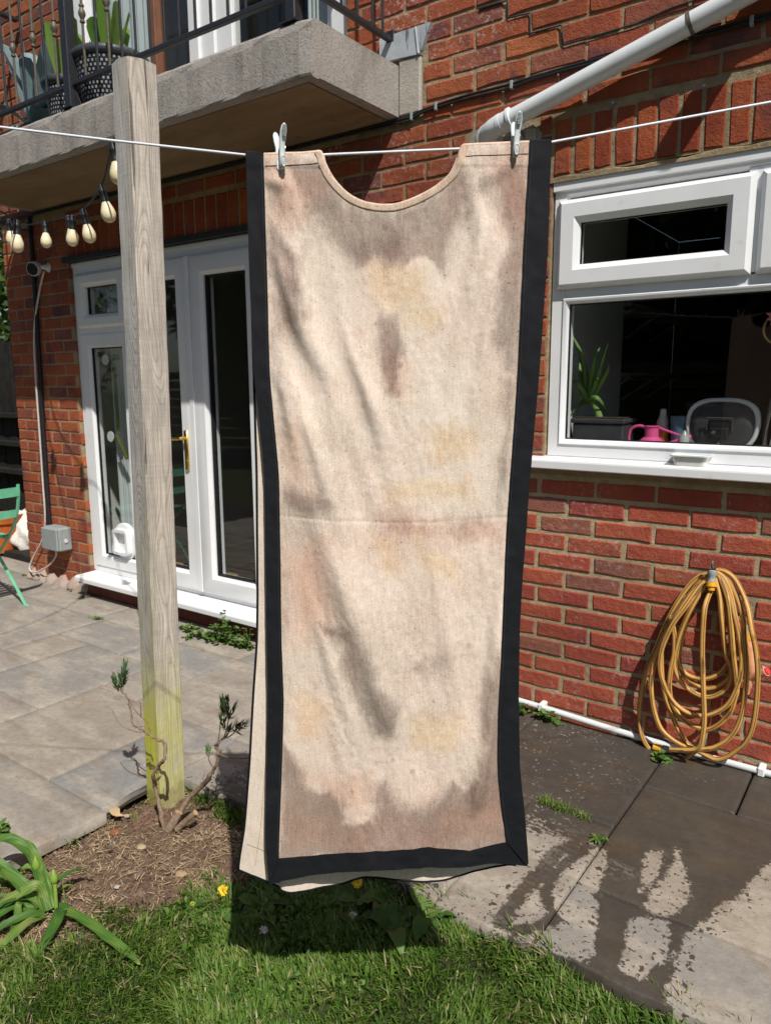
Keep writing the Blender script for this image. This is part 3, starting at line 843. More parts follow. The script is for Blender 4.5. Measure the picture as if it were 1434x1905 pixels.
def slab_mat():
    g = G('natural stone slab', .75, .35)
    r = g.attr('tone')
    base = g.ramp(r, [(0, (.275, .245, .21)), (.3, (.305, .27, .23)), (.5, (.245, .23, .212)), (.68, (.30, .255, .205)), (.85, (.225, .222, .218)), (1, (.265, .243, .215))])
    o = g.pos()
    base = g.mix(g.math('MULTIPLY', g.sstep(g.noise(3.2, 6, .6, vec=g.pos(rot=(0, 0, .5), scale=(1, 2.4, 1))), .42, .64), .75), base, (.40, .35, .285))
    base = g.mix(g.math('MULTIPLY', g.sstep(g.noise(5.5, 7, .65, vec=g.pos(rot=(0, 0, -.3), scale=(1, 2, 1), loc=(4, 2, 0))), .50, .68), .65), base, (.225, .17, .125))
    base = g.mix(g.math('MULTIPLY', g.sstep(g.noise(38, 8, .75), .40, .66), .8), base, g.mix(.5, base, (.16, .135, .115)))
    sp = g.sstep(g.noise(46, 4, .55, vec=g.pos(rot=(0, 0, .5), scale=(.8, 2.6, 1), loc=(1, 7, 0))), .665, .70)
    base = g.mix(g.math('MULTIPLY', sp, .7), base, (.12, .10, .085))
    base = g.mix(.25, base, g.ramp(g.noise(700, 2), [(.3, .3), (.7, .8)]), 'OVERLAY')
    w = g.attr('wet')
    n1 = g.math('SUBTRACT', g.noise(44, 8, .72), .5)
    n2 = g.noise(75, 3, .5, vec=g.pos(loc=(2, 5, 1)))
    edge = g.math('ADD', w, g.math('MULTIPLY', n1, .07))
    body = g.sstep(edge, -.005, .004)
    spots = g.sstep(g.math('ADD', n2, g.math('MULTIPLY', w, 1.5)), .575, .60)
    big = g.sstep(g.math('ADD', g.noise(26, 4, .55, vec=g.pos(loc=(9, 1, 0))), g.math('MULTIPLY', w, 1.1)), .605, .62)
    spots = g.math('MAXIMUM', spots, big)
    # drying streaks in the wet sheet
    dry = g.noise(42, 7, .72, vec=g.pos(rot=(0, 0, .55), scale=(.5, 1.6, 1)))
    dz = g.noise(3.4, 4, .5, vec=g.pos(loc=(5, 3, 0)))
    x = g.xyz(g.pos())
    zone = g.math('MULTIPLY', g.sstep(x[0], -.70, -.90), g.sstep(dz, .33, .50))
    zone = g.math('ADD', zone, g.math('MULTIPLY', g.sstep(dz, .56, .68), .5), clamp=True)
    streak = g.math('MULTIPLY', g.sstep(dry, .46, .53), zone)
    wet = g.math('MAXIMUM', g.math('MULTIPLY', body, g.math('SUBTRACT', 1.0, g.math('MULTIPLY', streak, .95))), spots)
    wetcol = g.mix(.5, g.mix(1.0, base, (.27, .25, .225), 'MULTIPLY'), g.ramp(g.noise(9, 7, .7), [(.3, (.034, .033, .032)), (.6, (.066, .060, .052)), (.8, (.105, .092, .074))]))
    ru = g.math('MULTIPLY', g.sstep(g.noise(5, 4, vec=g.pos(loc=(3, 3, 3))), .52, .70), .35)
    wetcol = g.mix(ru, wetcol, (.085, .055, .025))
    wetcol = g.mix(g.math('MULTIPLY', g.sstep(g.noise(120, 5, .7, vec=g.pos(loc=(8, 8, 1))), .60, .70), .35), wetcol, (.16, .14, .115))
    g.set('Base Color', g.mix(wet, base, wetcol))
    g.set('Roughness', g.mix(wet, g.ramp(g.noise(20, 3), [(.3, .7), (.7, .85)]), (.42, .42, .42)))
    g.bump(g.math('ADD', g.noise(90, 6, .65), g.math('MULTIPLY', g.noise(14, 4), 2.0)), .45, .004)
    return g.m
m_slab = slab_mat()
def soil_mat():
    g = G('crumbly brown soil', .95, .2)
    c = g.ramp(g.noise(22, 8, .7), [(.28, (.095, .058, .040)), (.5, (.175, .115, .080)), (.72, (.27, .19, .14))])
    c = g.mix(g.math('MULTIPLY', g.sstep(g.noise(6, 4), .55, .7), .5), c, (.20, .105, .068))
    g.set('Base Color', c); g.bump(g.math('ADD', g.noise(150, 6, .7), g.noise(45, 5)), .9, .008); return g.m
m_soil = soil_mat()
def turf_mat():
    g = G('thatch under grass', .95, .2)
    g.set('Base Color', g.ramp(g.noise(60, 6, .7), [(.3, (.022, .03, .010)), (.55, (.045, .055, .018)), (.75, (.10, .085, .04))]))
    g.bump(g.noise(120, 5), .8, .006); return g.m
m_turf = turf_mat()

GZ = -.048
def sheet(name, x0, x1, y0, y1, n, zf, mat):
    nx, ny = n; X, Y = np.meshgrid(np.linspace(x0, x1, nx), np.linspace(y0, y1, ny))
    Z = zf(X, Y)
    return np_mesh(name, np.stack([X, Y, Z], -1).reshape(-1, 3), grid_faces(nx, ny), mat)
far = MB(); R = 150                                                    # one ground sheet to the horizon
far.quad((-R, -R, -.075), (R, -R, -.075), (R, R, -.075), (-R, R, -.075))
tag(build('ground', far, m_turf, recalc=False), 'grassy ground stretching away round the house', 'ground', kind='structure')
SOIL = [(-1.98, -2.06), (-2.1, -1.755), (-2.104, -1.55), (-2.118, -1.339), (-2.031, -1.221), (-1.80, -1.23), (-1.46, -1.25), (-1.42, -1.38), (-1.48, -1.50), (-1.56, -1.60), (-1.60, -1.70), (-1.67, -1.82), (-1.66, -1.95), (-1.74, -2.05)]
def bare(x, y):
    s = poly_sdf(x, y, SOIL)
    return np.clip((s+.05*(fbm(x*14+9, y*14, 5)-.5)*3+.02)/.09, 0, 1)
def lawn_z(x, y):
    b = bare(x, y)
    return GZ+.022*(fbm(x*5, y*5, 2)-.5)+.012*(fbm(x*24, y*24, 4)-.5)+b*(.030*(fbm(x*40, y*40, 6, 3)-.5)-.004)
sheet('lawn', -2.9, 1.3, -3.1, -1.05, (300, 150), lambda x, y: lawn_z(x, y)-.001-.02*bare(x, y), m_turf)['kind'] = 'structure'
nx, ny = 190, 260
X, Y = np.meshgrid(np.linspace(-2.2, -1.36, nx), np.linspace(-2.15, -1.12, ny))
Bs = bare(X, Y)
sz = lawn_z(X, Y)+.010*(fbm(X*70, Y*70, 15, 3)-.5)-.012*(1-Bs)
o = np_mesh('soil', np.stack([X, Y, sz], -1).reshape(-1, 3), grid_faces(nx, ny), m_soil)
tag(o, 'bare crumbly soil round the foot of the wooden post', 'soil', kind='structure')

# ---- patio of individual stone slabs
patio = build('patio', MB().quad((-9, -3.2, -.022), (-2.075, -3.2, -.022), (-2.075, 0, -.022), (-9, 0, -.022)).quad((-2.075, -1.225, -.022), (1.6, -1.225, -.022), (1.6, 0.0, -.022), (-2.075, 0, -.022)),
              plain('sandy joint filling', (.045, .037, .029), .95, .2, .3, 60, .5), recalc=False)
tag(patio, 'patio of grey and buff stone slabs, wet by the hose', 'patio', kind='structure')
EDGE = -1.235
SLABS = [(-4.78, -3.95, -.315, -.01), (-3.95, -3.17, -.315, -.01), (-3.17, -2.725, -.315, -.01), (-2.725, -2.1, -.315, -.01),
 (-4.78, -3.87, -.925, -.315), (-3.87, -3.29, -.615, -.315), (-3.29, -2.725, -.615, -.315), (-3.87, -3.565, -.925, -.615), (-3.565, -3.0, -1.22, -.615),
 (-3.0, -2.725, -.925, -.615), (-2.725, -2.1, -.925, -.315), (-3.0, -2.41, -1.52, -.925), (-2.41, -2.085, -1.52, -.925),
 (-3.0, -2.055, -2.12, -1.52), (-3.565, -3.0, -1.82, -1.22), (-4.2, -3.565, -1.52, -.925), (-4.78, -4.2, -1.52, -.925),
 (-3.0, -2.05, -2.72, -2.12), (-3.565, -3.0, -2.4, -1.82), (-4.2, -3.565, -2.1, -1.52), (-4.78, -4.2, -2.1, -1.52), (-4.78, -3.565, -2.7, -2.1),
 (-2.085, -1.55, EDGE, -.925), (-2.1, -1.5, -.925, -.315), (-2.1, -1.2, -.315, -.01), (-1.55, -.948, EDGE-.02, -.925), (-1.5, -1.2, -.925, -.315), (-1.2, -.948, -.925, -.646),
 (-.948, -.667, EDGE-.03, -.646), (-1.2, -.667, -.646, -.01), (-.667, -.37, -.343, -.01), (-.37, .23, -.343, -.01), (-.667, .23, -.96, -.343), (-.667, -.06, EDGE-.02, -.96), (-.06, .55, EDGE-.02, -.96),
 (.23, .8, -.343, -.01), (.23, .8, -.96, -.343), (.55, 1.3, EDGE, -.96), (.8, 1.5, -.96, -.01),
 (-5.7, -4.78, -.60, .0), (-5.7, -4.78, -1.2, -.60), (-6.6, -5.7, -.9, 0.0), (-5.7, -4.78, -1.8, -1.2), (-6.6, -5.7, -1.8, -.9), (-5.25, -7.5, .0, .6), (-5.7, -4.78, -2.6, -1.8), (-7.5, -6.6, -1.8, 0.0)]
TONE = {(-2.41, -1.52): .86, (-3.0, -1.52): .70, (-3.0, -2.12): .05, (-3.29, -.615): .84, (-2.725, -.925): .10, (-2.725, -.315): .86, (-3.565, -1.22): .48, (-3.87, -.615): .5, (-.667, -.96): .68, (-.948, EDGE-.03): .15, (-.667, EDGE-.02): .3, (-1.2, -.646): .84}
rs = random.Random(21)
for a, b, c, d in SLABS:
    a, b = min(a, b), max(a, b)
    g_ = .0040
    a, b, c, d = a+g_, b-g_, c+g_, d-g_
    step = .016 if b > -2.2 and c > -1.4 else .05
    nx, ny = max(4, int((b-a)/step)), max(4, int((d-c)/step))
    uu = np.unique(np.concatenate([np.linspace(0, 1, nx), [.0035/(b-a), 1-.0035/(b-a)]])); vv = np.unique(np.concatenate([np.linspace(0, 1, ny), [.0035/(d-c), 1-.0035/(d-c)]])); nx, ny = len(uu), len(vv)
    U, Wv = np.meshgrid(uu, vv)
    X = a+(b-a)*U; Y = c+(d-c)*Wv
    dz = rs.uniform(-.0012, .0012); tx, ty = rs.uniform(-.0015, .0015), rs.uniform(-.0015, .0015)
    Z = dz+tx*(U-.5)+ty*(Wv-.5)+.0025*(fbm(X*7+a, Y*7, 31)-.5)
    e = np.minimum.reduce([U*(b-a), (1-U)*(b-a), Wv*(d-c), (1-Wv)*(d-c)])
    # worn edges, ragged on the lawn side
    rag = .010*(fbm(X*30, Y*30, 8)-.5)
    Y = np.where((Wv == 0) & (c < -1.2) & (a > -2.1), Y+rag*1.5, Y)
    X = np.where((U == 1) & (b > -2.1) & (b < -2.03), X+rag*2.4+.004*np.sin(Y*11), X)
    top = np.stack([X, Y, np.where(e < 1e-9, Z-.0022, Z)], -1).reshape(-1, 3)
    F = [tuple(q) for q in grid_faces(nx, ny)]
    idx = np.arange(nx*ny).reshape(ny, nx)
    loop = list(idx[0, :])+list(idx[1:, -1])+list(idx[-1, -2::-1])+list(idx[-2:0:-1, 0])
    n0 = len(top); base = top[loop].copy(); base[:, 2] = -.036
    V = np.concatenate([top, base]); m = len(loop)
    F += [(loop[k], n0+k, n0+(k+1) % m, loop[(k+1) % m]) for k in range(m)]
    o = np_mesh('paving_slab', V, np.array(F), m_slab, patio, smooth=False, attrs={'wet': wetness(V[:, 0], V[:, 1]), 'tone': np.full(len(V), TONE.get((round(a-g_, 3), round(c-g_, 3)), rs.random()*.75))})

# ---------------------------------------------------------------- grass, straw, crumbs
def blade_mat(name, stops, trans=.42):
    m = bpy.data.materials.new(name); m.use_nodes = True; t = m.node_tree
    b = t.nodes['Principled BSDF']; b.inputs['Roughness'].default_value = .5; b.inputs['Specular IOR Level'].default_value = .35
    a = t.nodes.new('ShaderNodeAttribute'); a.attribute_name = 'tint'
    r = t.nodes.new('ShaderNodeValToRGB'); e = r.color_ramp.elements
    while len(e) < len(stops): e.new(.5)
    for k, (p, c) in enumerate(stops): e[k].position = p; e[k].color = (*c, 1)
    t.links.new(a.outputs['Fac'], r.inputs[0]); t.links.new(r.outputs[0], b.inputs['Base Color'])
    tl = t.nodes.new('ShaderNodeBsdfTranslucent'); t.links.new(r.outputs[0], tl.inputs[0])
    mx = t.nodes.new('ShaderNodeMixShader'); mx.inputs[0].default_value = trans
    out = t.nodes['Material Output']
    t.links.new(b.outputs[0], mx.inputs[1]); t.links.new(tl.outputs[0], mx.inputs[2]); t.links.new(mx.outputs[0], out.inputs[0])
    return m
m_grass = blade_mat('grass blades', [(0, (.038, .098, .014)), (.3, (.088, .182, .023)), (.62, (.165, .278, .044)), (.83, (.25, .30, .08)), (.94, (.40, .36, .17)), (1, (.52, .44, .25))])
m_straw = blade_mat('dry straw', [(0, (.20, .13, .08)), (.5, (.46, .34, .20)), (1, (.66, .52, .34))], .1)
def blades(name, x, y, z, h, w, lean, az, tint, mat, curl=.6):
    n = len(x)
    d = np.stack([np.cos(az), np.sin(az), np.zeros(n)], -1); s = np.stack([-np.sin(az), np.cos(az), np.zeros(n)], -1)
    up = np.array([0, 0, 1.0])
    base = np.stack([x, y, z], -1)
    l1 = lean*.55; l2 = lean*(1+curl)
    mid = base+(d*np.sin(l1)[:, None]+up*np.cos(l1)[:, None])*(h*.55)[:, None]
    tip = mid+(d*np.sin(l2)[:, None]+up*np.cos(l2)[:, None])*(h*.45)[:, None]
    ww = w[:, None]*s
    V = np.stack([base-ww*.8, base+ww*.8, mid-ww, mid+ww, tip], 1).reshape(-1, 3)
    b = (np.arange(n)*5)[:, None]
    F = np.concatenate([b+np.array([[0, 1, 3]]), b+np.array([[0, 3, 2]]), b+np.array([[2, 3, 4]])])
    return np_mesh(name, V, F, mat, attrs={'tint': np.repeat(tint, 5)}, smooth=False)
def scatter(n, x0, x1, y0, y1): return rng.uniform(x0, x1, n), rng.uniform(y0, y1, n)
def edge_y(x): return -1.200+.05*(fbm(x*9, x*0+3, 12)-.5)*2
N = 120000
x, y = scatter(N, -2.25, .65, -2.55, -1.17)
cl = fbm(x*16, y*16, 41); big = fbm(x*3.3, y*3.3, 44)
b = bare(x, y)
left_ok = x > -2.06+.02*(fbm(y*20, y*0, 9)-.5)
keep = left_ok & (y < edge_y(x)) & (rng.random(N) < np.clip(1.15*cl+.35-b*1.22, 0, 1))
# thin worn spots
worn = fbm(x*6+3, y*6+8, 52); keep &= rng.random(N) < np.clip(1.6-2.3*np.clip(worn-.52, 0, 1)*3, .25, 1)
x, y, cl, big, b, worn = (q[keep] for q in (x, y, cl, big, b, worn)); n = len(x)
h = (.020+.048*cl*cl*1.6*rng.uniform(.4, 1.4, n)+.012*big)*(1-.35*b)
near_edge = np.clip(1-(edge_y(x)-y)/.10, 0, 1); h *= 1+.55*near_edge*(x > -1.25)
flow = fbm(x*4, y*4, 61)*9
az = flow+rng.normal(0, .9, n)
lean = np.abs(rng.normal(.78, .36, n)); lean = np.clip(lean, .05, 1.35)
tint = np.clip(.34+.30*(big-.5)+.34*(cl-.5)+rng.normal(.09, .21, n)+.28*(worn > .56)*rng.random(n)+(rng.random(n) < .06)*.5+b*.12, 0, 1)
tag(blades('grass', x, y, lawn_z(x, y)-.004, h, rng.uniform(.0011, .0024, n), lean, az, tint, m_grass), 'short green lawn grass with a few dry blades', 'grass', kind='stuff')
x, y = scatter(2600, -1.55, -.95, -1.75, -1.24); k = (rng.random(2600) < np.clip(fbm(x*9, y*9, 131)*2-.6, 0, 1)) & (y < edge_y(x)-.02)
x, y = x[k], y[k]; n = len(x)
tag(blades('ground_cover', x, y, lawn_z(x, y)+rng.uniform(.004, .02, n), rng.uniform(.014, .032, n), rng.uniform(.0035, .0075, n), np.abs(rng.normal(1.0, .3, n)), rng.uniform(0, 6.28, n), rng.uniform(.1, .75, n), m_grass), 'small broad weed leaves crowding the shaded lawn under the garment', 'weeds', kind='stuff')
# straw and clippings on the soil
N = 11500
x, y = scatter(N, -2.12, -1.35, -2.25, -1.22)
b = bare(x, y); k = (rng.random(N) < np.clip(b*1.6*np.clip(fbm(x*9, y*9, 71)-.32, 0, 1)*1.6+.05, 0, 1)) & (x > -2.07); x, y, b = x[k], y[k], b[k]; n = len(x)
tag(blades('straw', x, y, lawn_z(x, y)+rng.uniform(.002, .013, n), rng.uniform(.008, .05, n)*rng.uniform(.4, 1.3, n), rng.uniform(.0006, .0015, n), rng.normal(1.53, .10, n)/.55, rng.uniform(0, 6.28, n), rng.random(n)*.9, m_straw, -.45), 'dry straw and old clippings scattered over the soil', 'straw', kind='stuff')
# soil crumbs
V = []; F = []
ico = [(-.5, -.5, -.3), (.5, -.45, -.3), (.45, .5, -.3), (-.5, .5, -.25), (-.3, -.3, .4), (.35, -.3, .35), (.3, .35, .4), (-.3, .3, .3)]
cube = np.array([(0, 1, 5, 4), (1, 2, 6, 5), (2, 3, 7, 6), (3, 0, 4, 7), (4, 5, 6, 7)])
x, y = scatter(5200, -2.1, -1.45, -2.15, -1.22); k = rng.random(5200) < bare(x, y); x, y = x[k], y[k]; n = len(x)
ico = np.array(ico); s = rng.lognormal(-5.4, .55, n); s = np.clip(s, .0015, .014); a = rng.uniform(0, 6.28, n)
P = ico[None]+rng.normal(0, .12, (n, 8, 3)); c, sn = np.cos(a)[:, None], np.sin(a)[:, None]
P = np.stack([P[..., 0]*c-P[..., 1]*sn, P[..., 0]*sn+P[..., 1]*c, P[..., 2]], -1)*s[:, None, None]
P += np.stack([x, y, lawn_z(x, y)+.004], -1)[:, None]
F = ((np.arange(n)*8)[:, None, None]+cube[None]).reshape(-1, 4)
tag(np_mesh('soil_crumbs', P.reshape(-1, 3), F, m_soil, smooth=False), 'loose crumbs of brown soil', 'soil crumbs', kind='stuff')
# moss along the foot of the wall
x, y = scatter(9000, -5.3, -2.5, -.16, -.0)
k = fbm(x*5, y*9, 81)-.55*(-y/.12)-.15*(x > -4.35) > .28; x, y = x[k], y[k]; n = len(x)
m_moss = blade_mat('moss', [(0, (.045, .05, .010)), (1, (.15, .14, .03))], .2)
tag(blades('moss', x, y, np.full(n, -.004), rng.uniform(.006, .02, n), rng.uniform(.002, .005, n), rng.uniform(.1, 1.3, n), rng.uniform(0, 6.28, n), rng.random(n), m_moss), 'olive green moss along the foot of the house wall', 'moss', kind='stuff')
# ================================================================ GARMENT ON THE LINE
L_OUT = [(-224, 1759), (-225, 1595), (-224, 1400), (-218, 1345), (-211, 1224), (-217, 916), (-219, 803), (-226, 667), (-233, 524), (-229, 429)]
L_IN = [(-196, 1757), (-196, 1595), (-197, 1400), (-186, 1224), (-191, 916), (-190, 803), (-198, 666), (-207, 524), (-209, 485)]
R_IN = [(238, 1774), (232, 1610), (228, 1398), (218, 1222), (212, 1018), (210, 934), (206, 801), (209, 664), (220, 570), (230, 517)]
R_OUT = [(271, 1775), (270, 1610), (262, 1398), (252, 1222), (243, 1018), (241, 934), (243, 801), (249, 664), (261, 570), (271, 467)]
TOP = [(-224, 1759), (-196, 1757), (-170, 1758), (-135, 1758), (-102, 1761), (-98, 1754), (-94, 1740), (-80, 1717), (-58, 1696), (-36, 1685), (-11, 1680), (17, 1680), (46, 1688), (80, 1704), (105, 1723), (118, 1741), (123, 1758), (127, 1769), (164, 1771), (238, 1774), (271, 1775)]
B_OUT = [(-229, 429), (-205, 437), (-125, 453), (-37, 464), (79, 474), (149, 469), (202, 473), (271, 467)]
B_IN = [(-209, 485), (-146, 490), (-58, 501), (78, 515), (157, 502), (230, 517)]
BK_L = [(-221, 1758), (-224, 1595), (-226, 1400), (-228, 1224), (-238, 916), (-248, 804), (-258, 667), (-272, 524), (-288, 442)]
BK_BOT = [(-288, 442), (-259, 429), (-179, 424), (-81, 431), (-37, 445), (16, 447), (79, 449), (118, 452), (175, 466), (249, 479)]
STAINS = {
    'grey': [[(-149, 1746), (-100, 1746), (-66, 1683), (14, 1662), (76, 1685), (122, 1737), (140, 1720), (132, 1661), (111, 1628), (104, 1567), (68, 1595), (18, 1576), (-13, 1594), (-39, 1577), (-80, 1616), (-124, 1663), (-136, 1705)], [(139, 1757), (238, 1771), (244, 1575), (230, 1398), (207, 1407), (183, 1461), (188, 1541), (204, 1619), (188, 1678), (160, 1728)], [(-196, 1747), (-158, 1722), (-149, 1646), (-135, 1577), (-141, 1525), (-128, 1489), (-156, 1463), (-193, 1454), (-195, 1577)], [(-9, 1502), (21, 1496), (27, 1444), (24, 1381), (18, 1358), (0, 1367), (-14, 1444)], [(-185, 1206), (-111, 1204), (-88, 1175), (-112, 1154), (-169, 1158), (-184, 1175)], [(-26, 1165), (79, 1156), (174, 1164), (218, 1129), (204, 1105), (79, 1116), (-16, 1126)], [(-125, 952), (-67, 941), (-18, 853), (19, 800), (9, 744), (-19, 741), (-51, 800), (-82, 879), (-77, 910)], [(21, 886), (80, 906), (130, 914), (122, 873), (81, 850), (41, 858)], [(-210, 482), (-198, 726), (-176, 694), (-150, 628), (-132, 619), (-104, 622), (-87, 594), (-82, 563), (-26, 562), (-17, 636), (3, 649), (16, 607), (41, 593), (77, 602), (102, 617), (128, 648), (145, 626), (168, 659), (186, 810), (203, 914), (224, 862), (238, 479)], [(-198, 1454), (-171, 1409), (-160, 1317), (-171, 1242), (-186, 1233)], [(198, 1398), (227, 1407), (221, 1231), (203, 1154), (191, 1212), (207, 1306)], [(-191, 1117), (-173, 1018), (-182, 864), (-193, 705), (-201, 705)]],
    'dark': [[(-168, 1586), (-140, 1560), (-131, 1489), (-146, 1498), (-163, 1534)], [(-22, 1628), (41, 1628), (32, 1594), (-9, 1596)], [(18, 1453), (30, 1435), (22, 1362), (11, 1372)]],
    'yellow': [[(-22, 1594), (68, 1576), (77, 1524), (23, 1498), (-23, 1524)], [(27, 1515), (105, 1515), (87, 1475), (32, 1471)], [(69, 1307), (153, 1315), (163, 1259), (79, 1250)], [(-2, 1213), (145, 1221), (150, 1183), (8, 1179)], [(-26, 1126), (12, 1116), (27, 1057), (-3, 1047)], [(51, 1116), (128, 1076), (128, 1026), (70, 1056)], [(-178, 822), (-98, 811), (-120, 737), (-170, 726)], [(41, 779), (151, 778), (132, 703), (51, 714)]],
    'pink': [[(-183, 1326), (-146, 1308), (-139, 1213), (-177, 1214)], [(-180, 1087), (-113, 1107), (-96, 967), (-170, 916)], [(-162, 661), (-40, 660), (-30, 594), (-72, 571), (-122, 627)], [(4, 1426), (41, 1417), (36, 1362), (8, 1362)], [(-188, 1747), (-65, 1721), (-138, 1646), (-182, 1663)], [(199, 1761), (238, 1769), (233, 1644), (206, 1661)], [(-204, 595), (-20, 560), (-31, 503), (-202, 493)], [(82, 593), (225, 603), (232, 519), (83, 514)], [(3, 1155), (204, 1139), (204, 1105), (12, 1116)]],
}
FOLDS =  [((-154, 1525), (-107, 1400), 8, 14), ((-107, 1400), (-64, 1155), 7, 13), ((-143, 1454), (-26, 1116), -6, 16), ((-134, 1213), (-28, 874), 7, 16), ((-28, 874), (16, 736), 5, 14), ((-156, 1637), (-132, 1498), 6, 8), ((-187, 1663), (-153, 1594), 5, 8), ((165, 1678), (150, 1523), 4, 14), ((224, 1452), (178, 1231), -6, 14), ((226, 1398), (204, 1115), 6, 9), ((218, 934), (188, 702), 8, 10), ((188, 702), (174, 592), 5, 14), ((-13, 1662), (96, 1471), 3, 25), ((112, 1645), (41, 1453), -3, 22), ((-180, 1117), (-117, 864), -5, 18), ((-74, 1116), (61, 757), 4, 30), ((175, 1115), (81, 757), 4, 26), ((-194, 1722), (-163, 1705), 4, 7), ((-135, 1746), (-151, 1646), 3, 8), ((146, 1753), (192, 1678), 4, 12), ((-179, 1454), (-74, 1116), 5, 9), ((-105, 1525), (3, 1174), -4, 10), ((-69, 1471), (3, 1288), 4, 9), ((166, 1644), (115, 1398), 4, 9), ((194, 1593), (153, 1343), 4, 8), ((223, 1523), (172, 1287), -4, 9), ((-181, 1400), (-148, 1251), 5, 8), ((-187, 1638), (-142, 1472), 6, 9), ((79, 1116), (141, 757), 3, 12), ((-153, 1038), (-69, 779), 4, 10), ((215, 1066), (186, 778), 7, 9), ((196, 778), (164, 593), 5, 9), ((-100, 1746), (-139, 1603), 3, 10), ((129, 1745), (171, 1602), 3, 10), ((221, 1745), (147, 1708), 3, 8)]
SEAM = [(-202, 1158), (-150, 1153), (-74, 1148), (3, 1143), (79, 1143), (156, 1148), (218, 1152)]
LINE = [(-676, 1807), (-624, 1801), (-437, 1779), (-224, 1756), (-100, 1757), (122, 1764), (271, 1775), (628, 1833), (684, 1842)]
PEG1 = [(-168, 1799), (-170, 1733), (-162, 1788)]
PEG2 = [(215, 1814), (214, 1745)]
SPOTS = [(-33, 811), (87, 810), (47, 668), (72, 667), (-20, 687), (11, 693), (107, 677), (-66, 627), (27, 1417), (61, 1524), (-14, 1489), (1, 1641), (-108, 1345), (-161, 1261), (149, 914), (-82, 560)]
HOSE = {
    'A': (-0.05, [(-562, 706), (-598, 693), (-627, 661), (-655, 612), (-683, 547), (-711, 467), (-732, 396), (-757, 324), (-772, 243), (-779, 158), (-776, 104), (-759, 43), (-731, 0), (-692, -21), (-637, -25), (-598, -4), (-574, 27), (-568, 39), (-602, 70), (-633, 115), (-662, 176), (-686, 237), (-700, 314), (-706, 380), (-707, 437), (-690, 454), (-707, 472)]),
    'A2': (-0.095, [(-571, 62), (-539, 52), (-492, 42), (-455, 60), (-421, 99), (-394, 141), (-377, 197), (-370, 282), (-373, 405), (-385, 484), (-403, 553), (-425, 617), (-453, 664), (-484, 704), (-515, 723), (-544, 725)]),
    'B': (-0.08, [(-556, 708), (-597, 670), (-635, 597), (-670, 522), (-698, 448), (-718, 378), (-727, 318), (-728, 251), (-713, 173), (-687, 112), (-652, 82), (-606, 63), (-567, 62), (-528, 69), (-491, 89), (-455, 125), (-429, 176), (-415, 243), (-411, 329), (-413, 411), (-425, 512), (-443, 590), (-469, 646), (-505, 697), (-543, 718)]),
    'C': (-0.09, [(-553, 704), (-587, 666), (-624, 593), (-660, 527), (-687, 453), (-698, 394), (-696, 337), (-677, 280), (-646, 230), (-604, 201), (-565, 194), (-530, 201), (-490, 227), (-459, 265), (-438, 326), (-429, 390), (-432, 452), (-444, 519), (-463, 581), (-489, 653), (-518, 701), (-541, 718)]),
    'D': (-0.045, [(-562, 689), (-585, 652), (-608, 597), (-625, 556), (-638, 502), (-648, 435), (-648, 378), (-636, 336), (-610, 303), (-573, 285), (-542, 282), (-505, 302), (-473, 340), (-462, 389), (-462, 452), (-470, 513), (-490, 593), (-513, 655), (-546, 703)]),
    'E': (-0.06, [(-561, 692), (-588, 638), (-618, 561), (-641, 488), (-656, 407), (-657, 350), (-638, 301), (-608, 273), (-572, 256), (-533, 255), (-496, 279), (-468, 316), (-463, 372), (-471, 404), (-484, 431), (-495, 492), (-508, 572), (-522, 640), (-543, 699)]),
    'F': (-0.07, [(-558, 701), (-606, 650), (-641, 593), (-670, 539), (-681, 531), (-671, 502), (-663, 461), (-661, 396), (-669, 328), (-669, 262), (-654, 203), (-623, 166), (-590, 144), (-550, 136), (-519, 144), (-483, 178), (-453, 230), (-442, 284), (-437, 319), (-445, 376), (-457, 440), (-471, 541), (-491, 628), (-526, 700), (-545, 713)]),
    'G': (-0.12, [(-554, 650), (-557, 608), (-557, 538), (-554, 455), (-546, 373), (-537, 290), (-528, 207), (-528, 151), (-534, 101), (-550, 79), (-585, 64), (-612, 54), (-639, 46)]),
    'I': (-0.035, [(-565, 688), (-583, 654), (-610, 590), (-624, 558), (-636, 491), (-647, 410), (-643, 353), (-622, 327), (-593, 316), (-554, 319), (-517, 339), (-489, 375), (-476, 412), (-476, 463), (-489, 544), (-510, 628), (-540, 690)]),
}
